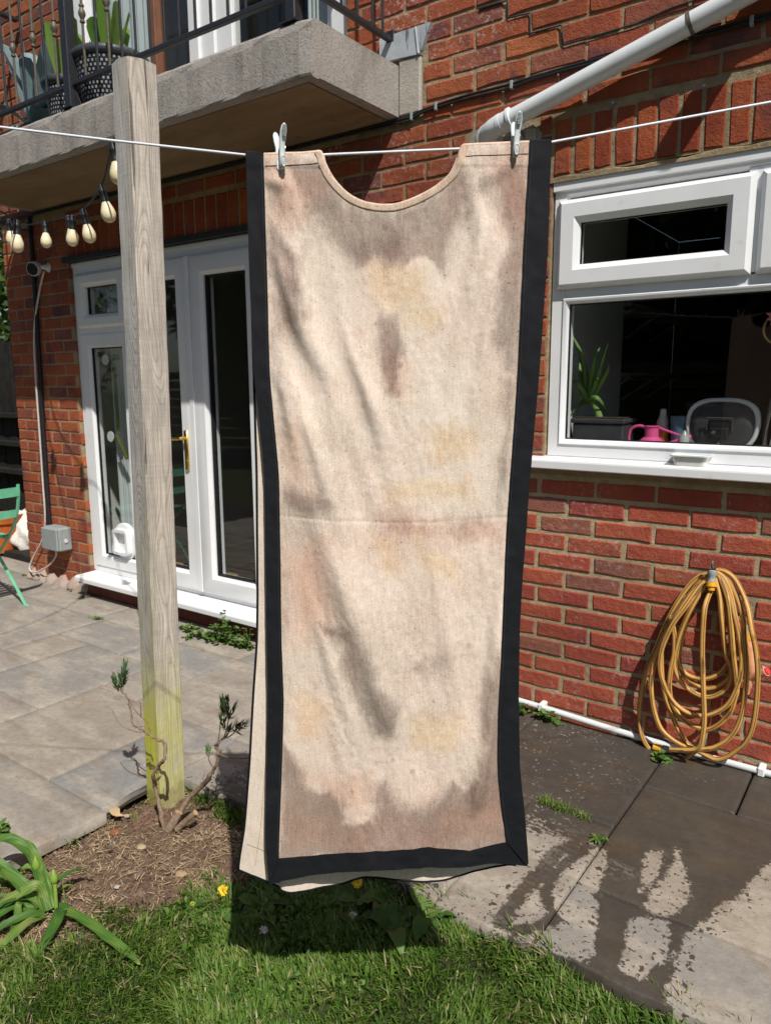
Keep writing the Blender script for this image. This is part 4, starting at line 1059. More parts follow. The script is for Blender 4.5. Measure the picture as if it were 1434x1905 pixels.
ALLIUM = [
    ([(-1.819, -1.866, -0.035), (-1.886, -1.848, 0.047), (-1.915, -1.847, 0.086), (-1.961, -1.862, 0.114), (-1.992, -1.882, 0.125), (-2.019, -1.905, 0.11)], 0.017) ,
    ([(-1.818, -1.855, -0.035), (-1.854, -1.845, 0.009), (-1.879, -1.843, 0.044), (-1.911, -1.844, 0.09), (-1.936, -1.843, 0.12)], 0.013) ,
    ([(-1.809, -1.848, -0.035), (-1.785, -1.841, -0.026), (-1.751, -1.871, -0.035), (-1.717, -1.91, -0.035), (-1.667, -1.987, -0.035)], 0.016) ,
    ([(-1.773, -1.862, -0.035), (-1.747, -1.851, -0.035), (-1.658, -1.844, -0.035), (-1.573, -1.847, -0.035), (-1.499, -1.846, -0.035), (-1.437, -1.847, -0.035)], 0.013) ,
    ([(-1.829, -1.868, -0.035), (-1.846, -1.866, 0.001), (-1.851, -1.876, 0.03), (-1.868, -1.902, 0.022), (-1.908, -1.95, -0.007), (-1.942, -1.979, -0.028)], 0.017) ,
    ([(-1.823, -1.871, -0.035), (-1.886, -1.871, -0.005), (-1.923, -1.88, 0.018), (-1.986, -1.904, 0.064), (-2.027, -1.925, 0.101)], 0.014) ,
    ([(-1.829, -1.876, -0.035), (-1.877, -1.893, -0.021), (-1.905, -1.938, -0.021), (-1.94, -1.98, -0.035)], 0.013) ,
    ([(-1.803, -1.883, -0.035), (-1.813, -1.915, -0.035), (-1.831, -1.964, -0.035), (-1.844, -2.021, -0.035)], 0.012) ,
    ([(-1.869, -1.891, -0.035), (-1.865, -1.918, -0.0), (-1.847, -1.936, -0.029), (-1.787, -1.98, -0.035), (-1.76, -2.018, -0.035)], 0.01) ,
    ([(-1.803, -1.883, -0.035), (-1.79, -1.935, -0.035), (-1.771, -2.003, -0.035), (-1.765, -2.054, -0.035)], 0.012) ,
    ([(-1.845, -1.874, -0.035), (-1.931, -1.878, -0.004), (-1.974, -1.891, 0.02), (-2.021, -1.913, 0.021)], 0.015) ,
    ([(-1.824, -1.859, -0.035), (-1.87, -1.827, -0.026), (-1.905, -1.82, 0.006), (-1.948, -1.834, 0.027), (-1.973, -1.853, 0.023)], 0.012) ,
    ([(-1.841, -1.884, -0.035), (-1.879, -1.924, -0.035), (-1.884, -1.965, -0.035), (-1.869, -2.015, -0.035)], 0.014) ,
    ([(-1.839, -1.87, -0.035), (-1.898, -1.907, 0.044), (-1.917, -1.937, 0.087)], 0.014) ,
]

_r = Vector((.81195, .58373, 0)).normalized(); _f = Vector((-.58373, .81195, 0)).normalized()
GR = _r*math.cos(math.radians(0))+_f*math.sin(math.radians(0)); GF = -_r*math.sin(math.radians(0))+_f*math.cos(math.radians(0))
GO = CAM+_f*1.295-_r*.224+GR*.224; GO.z = 0
def gp(s, h, d=0.0):
    """panel coordinates (millimetres) to the place the garment hangs; d = metres towards the garden"""
    return GO + GR*(s/1000) + Vector((0, 0, h/1000)) - GF*d
def interp_h(tab, h):
    t = sorted((b, a) for a, b in tab); return np.interp(h, [q[0] for q in t], [q[1] for q in t])
def interp_s(tab, s): 
    t = sorted(tab); return np.interp(s, [q[0] for q in t], [q[1] for q in t])
def smooth_h(tab, h):
    """piecewise curve softened a little"""
    return (interp_h(tab, h-25)+interp_h(tab, h)*2+interp_h(tab, h+25))/4
def fold_depth(s, h):
    d = np.zeros(np.shape(s))
    for (a, b, amp, w) in FOLDS:
        ax, ay = a; bx, by = b; dx, dy = bx-ax, by-ay; L2 = dx*dx+dy*dy
        t = ((s-ax)*dx+(h-ay)*dy)/L2; tc = np.clip(t, 0, 1)
        dist2 = (s-ax-tc*dx)**2+(h-ay-tc*dy)**2
        ww = w*1.12
        taper = np.sin(np.pi*np.clip((t+.25)/1.5, 0, 1))**1.6; dist2 = ((s-ax)*dy-(h-ay)*dx)**2/L2
        d = d+amp/1000*1.85*np.exp(-dist2/(2*ww*ww))*taper
    d = d+.0035*(fbm(s/90+4, h/260, 91, 3)-.5)*2
    d = d+.0016*(fbm(s/26+h/170, h/120, 95, 3)-.5)*2+.0007*(fbm(s/8, h/12, 96, 3)-.5)*2+.0022*(fbm((s*.8+h*.25)/42, (h*.9-s*.3)/150, 98, 3)-.5)*2
    d = d+.010*np.sin((s+40)/150*1.9+h/900)*np.clip((1500-h)/900, 0, 1)
    # shoulder seam band and the crease across the waist
    sh = interp_s(SEAM, s); d = d-.0007*np.exp(-((h-sh)/3.0)**2)
    d = d+.0012*np.clip((h-1735)/3, 0, 1)*(np.abs(s) > 95)
    return np.where(d < 0, -.0045*np.tanh(-d/.0075*1.2), d)
def top_h(s): return interp_s(TOP, s)
WT = [((a-interp_h(L_OUT, b))/(interp_h(R_OUT, b)-interp_h(L_OUT, b)), b) for a, b in TOP]
WB = [((a-interp_h(L_OUT, b))/(interp_h(R_OUT, b)-interp_h(L_OUT, b)), b) for a, b in B_OUT]
def panel_grid(nu, nv, wu=None, top=None, bot=None):
    w = np.linspace(0, 1, nu) if wu is None else wu
    ht = np.interp(w, *zip(*sorted(WT))) if top is None else top(w)
    hb = np.interp(w, *zip(*sorted(WB))) if bot is None else bot(w)
    t = np.linspace(0, 1, nv)[:, None]
    H = ht[None]+(hb-ht)[None]*t
    S = smooth_h(L_OUT, H)+(smooth_h(R_OUT, H)-smooth_h(L_OUT, H))*w[None]
    return S, H
def to3(S, H, D):
    return (np.array(GO)[None]+S.reshape(-1, 1)/1000*np.array(GR)[None]+np.array([[0, 0, 1.0]])*H.reshape(-1, 1)/1000-np.array(GF)[None]*D.reshape(-1, 1))
def linen_mat(name, painted):
    g = G(name, .92, .15)
    c = g.ramp(g.noise(7, 5, .6), [(.3, (.66, .56, .468)), (.7, (.755, .65, .552))])
    if painted:
        n = g.math('SUBTRACT', g.noise(42, 7, .7, vec=g.pos(scale=(1.5, 1.5, .7))), .5)
        c = g.mix(g.math('MULTIPLY', g.sstep(g.noise(5, 5, .6), .42, .62), .5), c, (.75, .585, .497))
        def layer(c, nm, lo, hi, amp, col, k, mode='MULTIPLY'):
            f = g.sstep(g.math('ADD', g.attr(nm), g.math('MULTIPLY', n, amp)), lo, hi)
            f = g.math('MULTIPLY', f, g.ramp(g.noise(16, 6, .65), [(.25, k*.72), (.7, k)]))
            return g.mix(f, c, col, mode)
        c = layer(c, 'yellow', -.018, .022, .05, (1.0, .88, .66), .75)
        c = layer(c, 'pink', -.030, .030, .05, (1.0, .80, .73), .85)
        brush = g.math('SUBTRACT', g.noise(75, 6, .7, vec=g.pos(scale=(1.6, 1.6, .45))), .5)
        f = g.sstep(g.math('ADD', g.attr('grey'), g.math('MULTIPLY', g.math('ADD', brush, n), .55)), .06, .86)
        f = g.math('MULTIPLY', f, g.ramp(g.noise(9, 6, .7), [(.28, .70), (.62, 1.0)]))
        tone = g.mix(g.sstep(g.noise(6, 5, .6, vec=g.pos(loc=(7, 1, 4))), .38, .62), (.41, .395, .39), (.47, .40, .39))
        c = g.mix(f, c, tone, 'MULTIPLY')
        broad = g.sstep(g.noise(3.6, 5, .6, vec=g.pos(loc=(3, 8, 5))), .46, .68)
        c = g.mix(g.math('MULTIPLY', broad, .55), c, (.74, .68, .65), 'MULTIPLY')
        c = layer(c, 'dark', -.012, .018, .04, (.60, .57, .58), .85)
        mot = g.sstep(g.noise(26, 6, .7, vec=g.pos(loc=(2, 2, 2))), .52, .7)
        c = g.mix(g.math('MULTIPLY', mot, .3), c, (.80, .66, .60), 'MULTIPLY')
        c = g.mix(g.math('MULTIPLY', g.sstep(g.attr('spot'), -.001, .003), .42), c, (.48, .32, .28), 'MULTIPLY')
        fl = g.sstep(g.noise(240, 1, .4), .715, .75)
        c = g.mix(g.math('MULTIPLY', fl, .5), c, (.25, .2, .17), 'MULTIPLY')
    wv = g.noise(430, 3, .6)
    st_ = g.noise(260, 3, .6, vec=g.pos(scale=(1, 1, .12)))
    c = g.mix(.30, c, g.ramp(wv, [(.3, .12), (.7, .9)]), 'OVERLAY')
    c = g.mix(.16, c, g.ramp(st_, [(.3, .15), (.7, .85)]), 'OVERLAY')
    g.set('Base Color', c)
    g.bump(g.math('ADD', g.noise(650, 2), g.math('MULTIPLY', g.noise(120, 4), .8)), .30, .0016)
    return g.m
m_linen = linen_mat('stained painted linen', True)
m_linen_plain = linen_mat('plain linen', False)
def twill():
    g = G('black twill tape', .8, .25)
    v = g.n('ShaderNodeTexWave'); v.wave_type = 'BANDS'; v.bands_direction = 'DIAGONAL'
    g.t.links.new(g.pos(), v.inputs['Vector']); v.inputs['Scale'].default_value = 260; v.inputs['Distortion'].default_value = .6
    f = v.outputs['Fac']
    c = g.ramp(f, [(.2, (.004, .0045, .006)), (.8, (.0105, .0115, .015))])
    c = g.mix(g.math('MULTIPLY', g.sstep(g.noise(20, 5), .5, .75), .3), c, (.022, .022, .027))
    g.set('Base Color', c); g.bump(f, .3, .0008); return g.m
m_twill = twill()

garment = thing('tabard', 'long stained linen tabard with black borders pegged over the washing line', 'garment', gp(0, 1100))
nu, nv = 230, 640
S, H = panel_grid(nu, nv)
D = fold_depth(S, H)
att = {}
GREY_S = [.004, .012, .014, .010, .014, .016, .000, .020, .004, .016, .016, .012]
GREY_K = [1.0, .85, .8, .85, .75, .5, 1.0, .55, .95, .5, .6, .5]
for k in ('grey', 'dark', 'yellow', 'pink'):
    a = np.full(S.shape, -.2)
    if k == 'grey': a = np.zeros(S.shape)
    wx = (fbm(S/60, H/60, 201, 3)-.5)*16+(fbm(S/9, H/16, 205, 3)-.5)*7; wy = (fbm(S/60+9, H/60, 202, 3)-.5)*20+(fbm(S/9, H/20, 206, 3)-.5)*11
    for pi, pl in enumerate(STAINS[k]):
        s_ = poly_sdf((S+wx)/1000, (H+wy)/1000, [(p/1000, q/1000) for p, q in pl])
        if k != 'grey': a = np.maximum(a, s_); continue
        soft = .005+.040*np.clip((fbm(S/75+pi*3, H/95, 210+pi, 2)-.32)*2.4, 0, 1)+GREY_S[pi]
        t_ = np.clip((s_+soft)/(2*soft), 0, 1); a = np.maximum(a, t_*t_*(3-2*t_)*GREY_K[pi])
    att[k] = np.clip(a, -.1, 1).ravel()
sp = np.full(S.shape, -.1)
for i, (a, b) in enumerate(SPOTS): sp = np.maximum(sp, .0026+.0014*(i % 3)-np.hypot((S-a)/1000, (H-b)/1300)+.004*(fbm(S/7, H/7, 33)-.5))
att['spot'] = sp.ravel()
front = np_mesh('front_panel', to3(S, H, D), grid_faces(nu, nv), m_linen, garment, attrs=att)
# borders of the front panel
def border(name, sA, sB, hs, n=9, lift=.0018, parent=garment):
    u = np.linspace(0, 1, n)[None]
    H2 = np.repeat(hs[:, None], n, 1) if hs.ndim == 1 else hs
    S2 = sA[:, None]+(sB-sA)[:, None]*u
    D2 = fold_depth(S2, H2)+lift+.0012*np.sin(H2/41+S2/30)*(np.abs(u-.5) > .45)
    return S2, H2, D2
hs = np.linspace(L_OUT[0][1]+1, L_OUT[-1][1]+2, 330); sa = smooth_h(L_OUT, hs)-1.2; sb = smooth_h(L_IN, hs)
cut_ = np.clip((hs-431)/(485-431), 0, 1)
u = np.linspace(0, 1, 9)[None]; S2 = sa[:, None]+(sb-sa)[:, None]*u
H2 = hs[:, None]+0*S2
D2 = fold_depth(S2, H2)+.0022+.0016*(fbm(S2/16, H2/24, 301, 3)-.5)*2
np_mesh('side_border', to3(S2, H2, D2), grid_faces(9, 330), m_twill, garment)
hs = np.linspace(R_OUT[0][1]+1, R_OUT[-1][1]+1, 330); sa = smooth_h(R_IN, hs); sb = smooth_h(R_OUT, hs)+1.2
S2 = sa[:, None]+(sb+1.5-sa)[:, None]*u; H2 = hs[:, None]+0*S2+(S2-sa[:, None])*.02
np_mesh('side_border', to3(S2, H2, fold_depth(S2, H2)+.0022+.0016*(fbm(S2/16, H2/24, 302, 3)-.5)*2), grid_faces(9, 330), m_twill, garment)
ss = np.linspace(-231, 272, 220)
ho = interp_s([(-233, 426)]+B_OUT, ss)-1.5; hi = interp_s([(-233, 484)]+B_IN+[(272, 512)], ss)
H2 = ho[None]+(hi-ho)[None]*np.linspace(0, 1, 9)[:, None]
S2 = np.repeat(ss[None], 9, 0)
S2 = np.clip(S2, smooth_h(L_OUT, H2)-1, smooth_h(R_OUT, H2)+1)
np_mesh('hem_border', to3(S2, H2, fold_depth(S2, H2)+.0034+.0018*(fbm(S2/24, H2/16, 303, 3)-.5)*2), grid_faces(220, 9), m_twill, garment)
m_stitch = plain('charcoal stitching', (.035, .036, .042), .8)
for tab, k_ in ((L_IN, -3.5), (R_IN, 3.5)):
    hh_ = np.linspace(tab[0][1]-4, tab[-1][1]+2, 160); sx_ = smooth_h(tab, hh_)+k_
    build('border_stitch', MB().tube([gp(a, b, .0036+float(fold_depth(np.array(a), np.array(b)))) for a, b in zip(sx_, hh_)], .0004, 4), m_stitch, garment)
mt = MB().tube([gp(232, 516, .0052+float(fold_depth(np.array(232.), np.array(516.)))), gp(251, 493, .0055+float(fold_depth(np.array(251.), np.array(493.)))), gp(269, 468, .0055+float(fold_depth(np.array(269.), np.array(468.))))], .0012, 5)
mt.tube([gp(-208, 484, .005+float(fold_depth(np.array(-208.), np.array(484.)))), gp(-219, 456, .0052+float(fold_depth(np.array(-219.), np.array(456.)))), gp(-228, 431, .0052+float(fold_depth(np.array(-228.), np.array(431.))))], .0012, 5)
build('mitre_seam', mt, m_twill, garment)
# binding round the neck opening
neck = [q for q in TOP if -103 < q[0] < 128]
pts = spline([(a, b, 0) for a, b in neck], 5)
cen = Vector((12, 1790, 0)); rows = []
offs = [(-1.5, -.004), (0, .001), (0.8, .0018), (2.5, .0022), (5, .0017), (9.5, .0017), (11.3, .0013), (11.9, .0002)]
V = []
for p in pts:
    o = (p-cen); o.normalize()
    for q, dd in offs:
        a = p+o*q
        V.append(gp(a.x, a.y, dd+float(fold_depth(np.array(a.x), np.array(a.y)))))
m = len(offs); nb = MB().add(V, [(i*m+k, i*m+k+1, (i+1)*m+k+1, (i+1)*m+k) for i in range(len(pts)-1) for k in range(m-1)])
build('neck_binding', nb, m_linen, garment, smooth=True, recalc=False)
# back panel, hanging behind and a little to the left; its plain inside faces the garden
BKL = [(a, b) for a, b in BK_L]
def back_grid(nu, nv, w0=0, w1=1, lift=0.0):
    w = np.linspace(w0, w1, nu)
    tt = np.interp(w, *zip(*sorted(WT)))
    hb = interp_s([(-300, 425)]+BK_BOT+[(400, 460)], smooth_h(BKL, np.full(nu, 440.))+(262-smooth_h(BKL, np.full(nu, 440.)))*w)
    hb = hb-6-26*np.clip((w-.06)/.12, 0, 1)
    t = np.linspace(0, 1, nv)[:, None]; H = tt[None]-3+(hb-tt+3)[None]*t
    Lb = smooth_h(BKL, H)-7*np.clip((1000-H)/500, 0, 1); Rb = np.where(H > 700, smooth_h(R_OUT, H)-6, smooth_h(R_OUT, H)-6-(700-H)*.04)
    S = Lb+(Rb-Lb)*w[None]
    k = np.clip((1757-H)/1300, 0, 1)
    D = -.0085-.020*k-.010*k*k*(1-w[None])-.004*np.sin(S/60+H/200)*k+.008*np.sin(S/45.)*np.clip((700-H)/300, 0, 1)*(w[None] > .15)+lift
    D = D+.0012*(fbm(S/14, H/40, 77, 3)-.5)*2
    return S, H, D
S2, H2, D2 = back_grid(70, 300)
np_mesh('back_panel', to3(S2, H2, D2), grid_faces(70, 300), m_linen_plain, garment)
S2, H2, D2 = back_grid(70, 300, lift=-.003)
np_mesh('back_facing', to3(S2, H2, D2), grid_faces(70, 300), m_linen_plain, garment)
S2, H2, D2 = back_grid(70, 300, lift=-.0015)
eb = MB(); P = to3(S2, H2, D2).reshape(300, 70, 3)
eb.tube([Vector(p)-GR*.001 for p in P[:, 0]], .0028, 6); eb.tube([Vector(p)-Vector((0, 0, .001)) for p in P[-1, :]], .0028, 6)
build('edge_piping', eb, m_twill, garment, smooth=True)
P2 = to3(*back_grid(70, 300, lift=.0006)).reshape(300, 70, 3)
th = MB().tube([Vector(P2[i, 4]) for i in range(30, 295, 3)], .0005, 4).tube([Vector(P2[285, j]) for j in range(1, 20)], .0005, 4)
build('hem_stitch', th, plain('brown thread', (.30, .24, .19), .8), garment)
# fold over the line: a strip joining front and back at the shoulders
for a, b in ((-196, -101), (126, 238)):
    sx = np.linspace(a, b, 24); V = []
    for s_ in sx:
        hh = float(top_h(s_)); f0 = float(fold_depth(np.array(s_), np.array(hh)))
        for k in range(7):
            an = math.pi*k/6; rr = (f0+.0075)/2; V.append(gp(s_, hh-.5+math.sin(an)*4.2, (f0-.0075)/2+math.cos(an)*rr+.0003))
    build('shoulder_fold', MB().add(V, [(i*7+k, i*7+k+1, (i+1)*7+k+1, (i+1)*7+k) for i in range(23) for k in range(6)]), m_linen, garment, smooth=True, recalc=False)
for a, b in ((-225.5, -196), (238, 272.5)):
    sx = np.linspace(a, b, 9); V = []
    for s_ in sx:
        hh = float(top_h(s_)); f0 = float(fold_depth(np.array(s_), np.array(hh)))+.002
        for k in range(7):
            an = math.pi*k/6; V.append(gp(s_, hh-.5+math.sin(an)*4.8, (f0-.0085)/2+math.cos(an)*(f0+.0085)/2))
    build('border_fold', MB().add(V, [(i*7+k, i*7+k+1, (i+1)*7+k+1, (i+1)*7+k) for i in range(8) for k in range(6)]), m_twill, garment, smooth=True, recalc=False)
st = MB()                                                                # stitching below the shoulder fold
for a, b in ((-194, -108), (132, 236)):
    st.tube([gp(s_, float(top_h(s_))-17.5, .0008+float(fold_depth(np.array(s_), np.array(float(top_h(s_))-17.5)))) for s_ in np.linspace(a, b, 20)], .0006, 4)
build('shoulder_stitch', st, bpy.data.materials['brown thread'], garment)

# ---- washing line
pts = [gp(-2600, 2070, -.05), gp(-1300, 1889, -.02)]+[gp(a, b, .0) for a, b in LINE[1:3]]+[gp(-224, 1757, -.003), gp(-100, 1757, -.003), gp(122, 1765, -.003), gp(271, 1774, -.003), gp(628, 1833, 0), gp(1500, 1985, 0), gp(2600, 2180, 0)]
tag(build('washing_line', MB().tube(pts, .0021, 8), m_rope, None, smooth=True), 'thin white plastic washing line sagging under the tabard', 'washing line')

# ---- pegs
def make_peg(label):
    p = thing('clothes_peg', label, 'clothes peg', (0, 0, 0), 'pegs holding the tabard')
    def arm(rows, n=16):
        V = []; F = []
        for h, hw, yc, th in rows:
            for k in range(n):
                a = 2*math.pi*k/n; c, s = math.cos(a), math.sin(a)
                V.append((hw*math.copysign(abs(c)**.75, c), yc-th/2*math.copysign(abs(s)**.8, s), h))
        m = len(rows)
        for i in range(m-1):
            for k in range(n): F.append((i*n+k, i*n+(k+1) % n, (i+1)*n+(k+1) % n, (i+1)*n+k))
        F += [tuple(range(n)), tuple(range((m-1)*n, m*n))]
        return MB().add(V, F)
    fr = arm([(-.035, .0012, -.006, .002), (-.034, .0035, -.0065, .004), (-.030, .0052, -.008, .006), (-.022, .0058, -.010, .009), (-.0135, .0056, -.0098, .009), (-.013, .0050, -.0085, .006), (.006, .0052, -.0095, .006), (.014, .0060, -.012, .0055), (.021, .0064, -.0145, .005), (.028, .0060, -.017, .0045), (.034, .0046, -.019, .004), (.0375, .0022, -.0203, .003), (.0383, .0006, -.0206, .002)])
    build('front_arm', fr, m_peg, p, smooth='auto')
    dish = MB(); V = []; F = []; n = 16
    for j, (k, y) in enumerate(((1.0, -.0146), (.93, -.0152), (.78, -.0136), (.4, -.0116))):
        for i in range(n):
            a = 2*math.pi*i/n; V.append((.0047*k*math.cos(a), y+(.0012 if math.sin(a) < 0 else 0), -.0235+.0092*k*math.sin(a)))
    F = [(j*n+i, j*n+(i+1) % n, (j+1)*n+(i+1) % n, (j+1)*n+i) for j in range(3) for i in range(n)]+[tuple(range(3*n, 4*n))]
    build('thumb_dish', MB().add(V, F), m_steel_grey, p, smooth='auto')
    rg = MB()
    for i in range(9): rg.box(-.0042+.0003*abs(i-4), .0042-.0003*abs(i-4), -.0195-.0004*i-.0005, -.0175-.0004*i, .0175+i*.0021, .0182+i*.0021)
    build('grip_ridges', rg, m_steel_grey, p)
    bk = arm([(-.034, .003, .004, .003), (-.030, .0050, .006, .005), (-.012, .0055, .008, .007), (.004, .0050, .0085, .006), (.016, .0060, .0125, .005), (.027, .0060, .016, .0045), (.033, .0040, .018, .004), (.0352, .001, .0185, .002)])
    build('back_arm', bk, m_peg, p, smooth='auto')
    sp = MB().tube([(.0058, -.004+.006*math.cos(a), .001+.006*math.sin(a)) for a in np.linspace(-.9, 5.6, 22)], .0009, 5)
    build('spring', sp, m_steel, p)
    return p
m_steel_grey = plain('cool grey peg plastic', (.42, .46, .48), .35, .5, .05, 60)
peg = make_peg('pale grey plastic peg on the tabard shoulder nearer the wooden post')
face = math.atan2(-GF.x, GF.y)
def place(p, at, rz, tilt, roll):
    p.rotation_euler = (tilt, roll, rz); p.location = at
peg2 = copy_tree(peg); peg2['label'] = 'pale grey plastic peg on the tabard shoulder nearer the kitchen window'
peg.scale = peg2.scale = (.92, .92, .92)
place(peg, gp(-169, 1764, .0015), face+.55, -.05, .02)
place(peg2, gp(214.5, 1779, .0015), face+.10, -.06, .05)
# ================================================================ WOODEN POST
def wood_mat():
    g = G('weathered wood with algae', .8, .25)
    o = g.pos('O')
    zl = g.noise(.9, 2, .5, vec=g.pos('O', scale=(.2, .2, 1)))
    zl2 = g.noise(1.2, 2, .5, vec=g.pos('O', scale=(.2, .2, 1), loc=(7, 3, 2)))
    x = g.xyz(o)
    xx = g.math('ADD', x[0], g.math('MULTIPLY', g.math('SUBTRACT', zl, .5), .13))
    yy = g.math('ADD', x[1], g.math('MULTIPLY', g.math('SUBTRACT', zl2, .5), .13))
    xx = g.math('ADD', xx, g.math('MULTIPLY', g.math('SUBTRACT', g.noise(16, 3, .5, vec=g.pos('O', scale=(1, 1, .10))), .5), .010))
    r = g.math('SQRT', g.math('ADD', g.math('MULTIPLY', xx, xx), g.math('MULTIPLY', yy, yy)))
    ring = g.math('FRACT', g.math('MULTIPLY', r, 250.0))
    grain = g.ramp(ring, [(0, .40), (.5, .95), (.80, .75), (.92, .12), (1, .40)])
    fib = g.noise(120, 5, .7, vec=g.pos('O', scale=(1, 1, .05)))
    c = g.ramp(g.noise(4, 4, .5, vec=g.pos('O', scale=(1, 1, .25))), [(.3, (.46, .45, .43)), (.6, (.555, .53, .495)), (.8, (.60, .555, .485))])
    c = g.mix(g.math('MULTIPLY', g.math('SUBTRACT', 1.0, grain), .58), c, (.19, .155, .125))
    c = g.mix(.6, c, g.ramp(fib, [(.3, .25), (.7, .75)]), 'OVERLAY')
    saw = g.noise(34, 3, .6, vec=g.pos('O', scale=(.12, .12, 4.0)))
    c = g.mix(.11, c, g.ramp(saw, [(.3, .2), (.7, .8)]), 'OVERLAY')
    blot = g.noise(7, 6, .65, vec=g.pos('O', scale=(1, 1, .5), loc=(4, 4, 1)))
    c = g.mix(g.math('MULTIPLY', g.sstep(blot, .5, .68), .55), c, (.30, .29, .285))
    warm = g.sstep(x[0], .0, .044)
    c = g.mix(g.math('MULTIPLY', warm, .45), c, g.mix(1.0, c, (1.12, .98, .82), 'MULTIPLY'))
    cr = g.sstep(g.noise(60, 3, .5, vec=g.pos('O', scale=(1, 1, .035), loc=(1, 2, 3))), .70, .73)
    c = g.mix(g.math('MULTIPLY', cr, .75), c, (.06, .05, .04))
    kn = g.sstep(g.voro(4.2, vec=g.pos('O', scale=(2.2, 2.2, .9), loc=(.37, .11, .23))), .085, .05)
    c = g.mix(g.math('MULTIPLY', kn, .7), c, (.12, .075, .045))
    n = g.noise(9, 6, .6)
    al = g.math('ADD', g.math('MULTIPLY', x[2], -1.0), g.math('MULTIPLY', g.math('SUBTRACT', n, .5), .32))
    a1 = g.sstep(al, -.56, -.20)
    nf = g.sstep(g.noise(26, 6, .65, vec=g.pos('O', scale=(1, 1, .35))), .22, .50)
    side = g.sstep(x[0], .046, .02)
    a1 = g.math('MULTIPLY', a1, g.math('MULTIPLY', nf, g.math('ADD', .5, g.math('MULTIPLY', side, .5))))
    c = g.mix(g.math('MULTIPLY', a1, .95), c, g.mix(.9, c, (.55, .56, .018)))
    a2 = g.math('MULTIPLY', g.sstep(g.math('ADD', al, .9), -.4, .5), g.sstep(x[1], -.036, -.047))
    c = g.mix(g.math('MULTIPLY', a2, g.math('MULTIPLY', nf, .20)), c, (.36, .34, .06))
    a3 = g.sstep(al, -.06, .02)
    c = g.mix(g.math('MULTIPLY', a3, .5), c, (.17, .13, .06))
    g.set('Base Color', c)
    g.bump(g.math('ADD', g.math('MULTIPLY', grain, .7), g.math('ADD', fib, g.math('ADD', g.math('MULTIPLY', cr, -2.0), g.math('MULTIPLY', saw, .3)))), .55, .0025)
    return g.m
m_wood = wood_mat()
HP, HW = 2.325, .0475
V = []; F = []; nz = 70; c_ = .0028
prof = [(-HW+c_, -HW), (0, -HW-.0005), (HW-c_, -HW), (HW, -HW+c_), (HW+.0005, 0), (HW, HW-c_), (HW-c_, HW), (-HW+c_, HW), (-HW, HW-c_), (-HW, -HW+c_)]
for i in range(nz+1):
    z = -.12+(HP+.12)*i/nz
    for k, (x, y) in enumerate(prof):
        w = .0012*math.sin(i*.9+k*2.1)+.001*math.sin(i*.31*k)
        V.append((x*(1+w*8), y*(1+w*8), z+(.004*math.sin(k*1.9) if i == nz else 0)))
m = len(prof)
for i in range(nz):
    for k in range(m): F.append((i*m+k, i*m+(k+1) % m, (i+1)*m+(k+1) % m, (i+1)*m+k))
F.append(tuple(range(nz*m, nz*m+m)))
post = build('wooden_post', MB().add(V, F), m_wood, None)
tag(post, 'square weathered timber post, green with algae at its foot', 'post')
lean = Vector((.034*.81, .034*.58, 2.3))
post.rotation_euler = (Vector((0, 0, 1)).rotation_difference(lean.normalized()).to_matrix() @ Matrix.Rotation(math.radians(-8), 3, 'Z')).to_euler()
post.location = (-2.028, -1.305, 0)

# hook plate and string of bulbs
def at(x, y, z): return Vector((x, y, z))
fest = thing('string_lights', 'black festoon cable of warm frosted bulbs slung from the post to the house corner', 'string lights', (-2.9, -.9, 2.1))
tops = [(-2.252, -1.196, 2.142), (-2.502, -1.078, 2.071), (-2.831, -.943, 2.055), (-3.149, -.788, 2.099), (-3.358, -.679, 2.142), (-3.641, -.629, 2.159), (-3.146, -1.049, 2.035), (-3.994, -.62, 2.216)]
drop = [.035]*8
run = [(-2.082, -1.262, 2.255), (-2.10, -1.262, 2.19)]+[(a, b, c+.03) for a, b, c in tops[:6]]+[(-4.1, -.5, 2.25), (-4.5, -.25, 2.36), (-4.80, -.03, 2.40)]
run2 = [(-4.82, -.03, 2.38), (-4.4, -.38, 2.29), (-3.994, -.62, 2.246), (-3.5, -.86, 2.10), (-3.146, -1.049, 2.065), (-2.9, -1.40, 2.09), (-2.7, -1.9, 2.2), (-2.6, -2.4, 2.4)]
cb = MB().tube(spline(run, 6), .0035, 6).tube(spline(run2, 6), .0035, 6)
build('cable', cb, m_black, fest, smooth=True)
rl = random.Random(5)
for i, (x, y, z) in enumerate(tops):
    tilt = Vector((rl.uniform(-.16, .22), rl.uniform(-.15, .15), -1)).normalized(); o = Vector((x, y, z+.03))
    hb = MB().lathe([(.010, -.004), (.013, .0), (.0135, .012), (.0165, .016), (.0165, .024), (.0145, .028), (.0145, .046), (.0155, .05), (.0155, .056)], o, tilt, 14)
    build('lamp_holder', hb, m_black, fest, smooth='auto')
    k = 1.0
    bb = MB().lathe([(.0135, .056), (.0155, .062), (.0205, .074), (.0250, .087), (.0265, .098), (.0252, .110), (.0205, .120), (.011, .127), (.002, .1295)], o, tilt, 18)
    build('bulb', bb, m_bulb, fest, smooth=True)
hk = MB().box(-.003, .003, -.010, .010, -.03, .07, .002); hk.tube([(0, 0, -.03), (-.012, 0, -.045), (-.018, 0, -.03)], .003, 6)
o = build('hook_plate', hk, m_iron, None, world=False); o.location = (-2.0925, -1.262, 2.245)
tag(o, 'small dark metal hook plate on the side of the wooden post', 'hook')

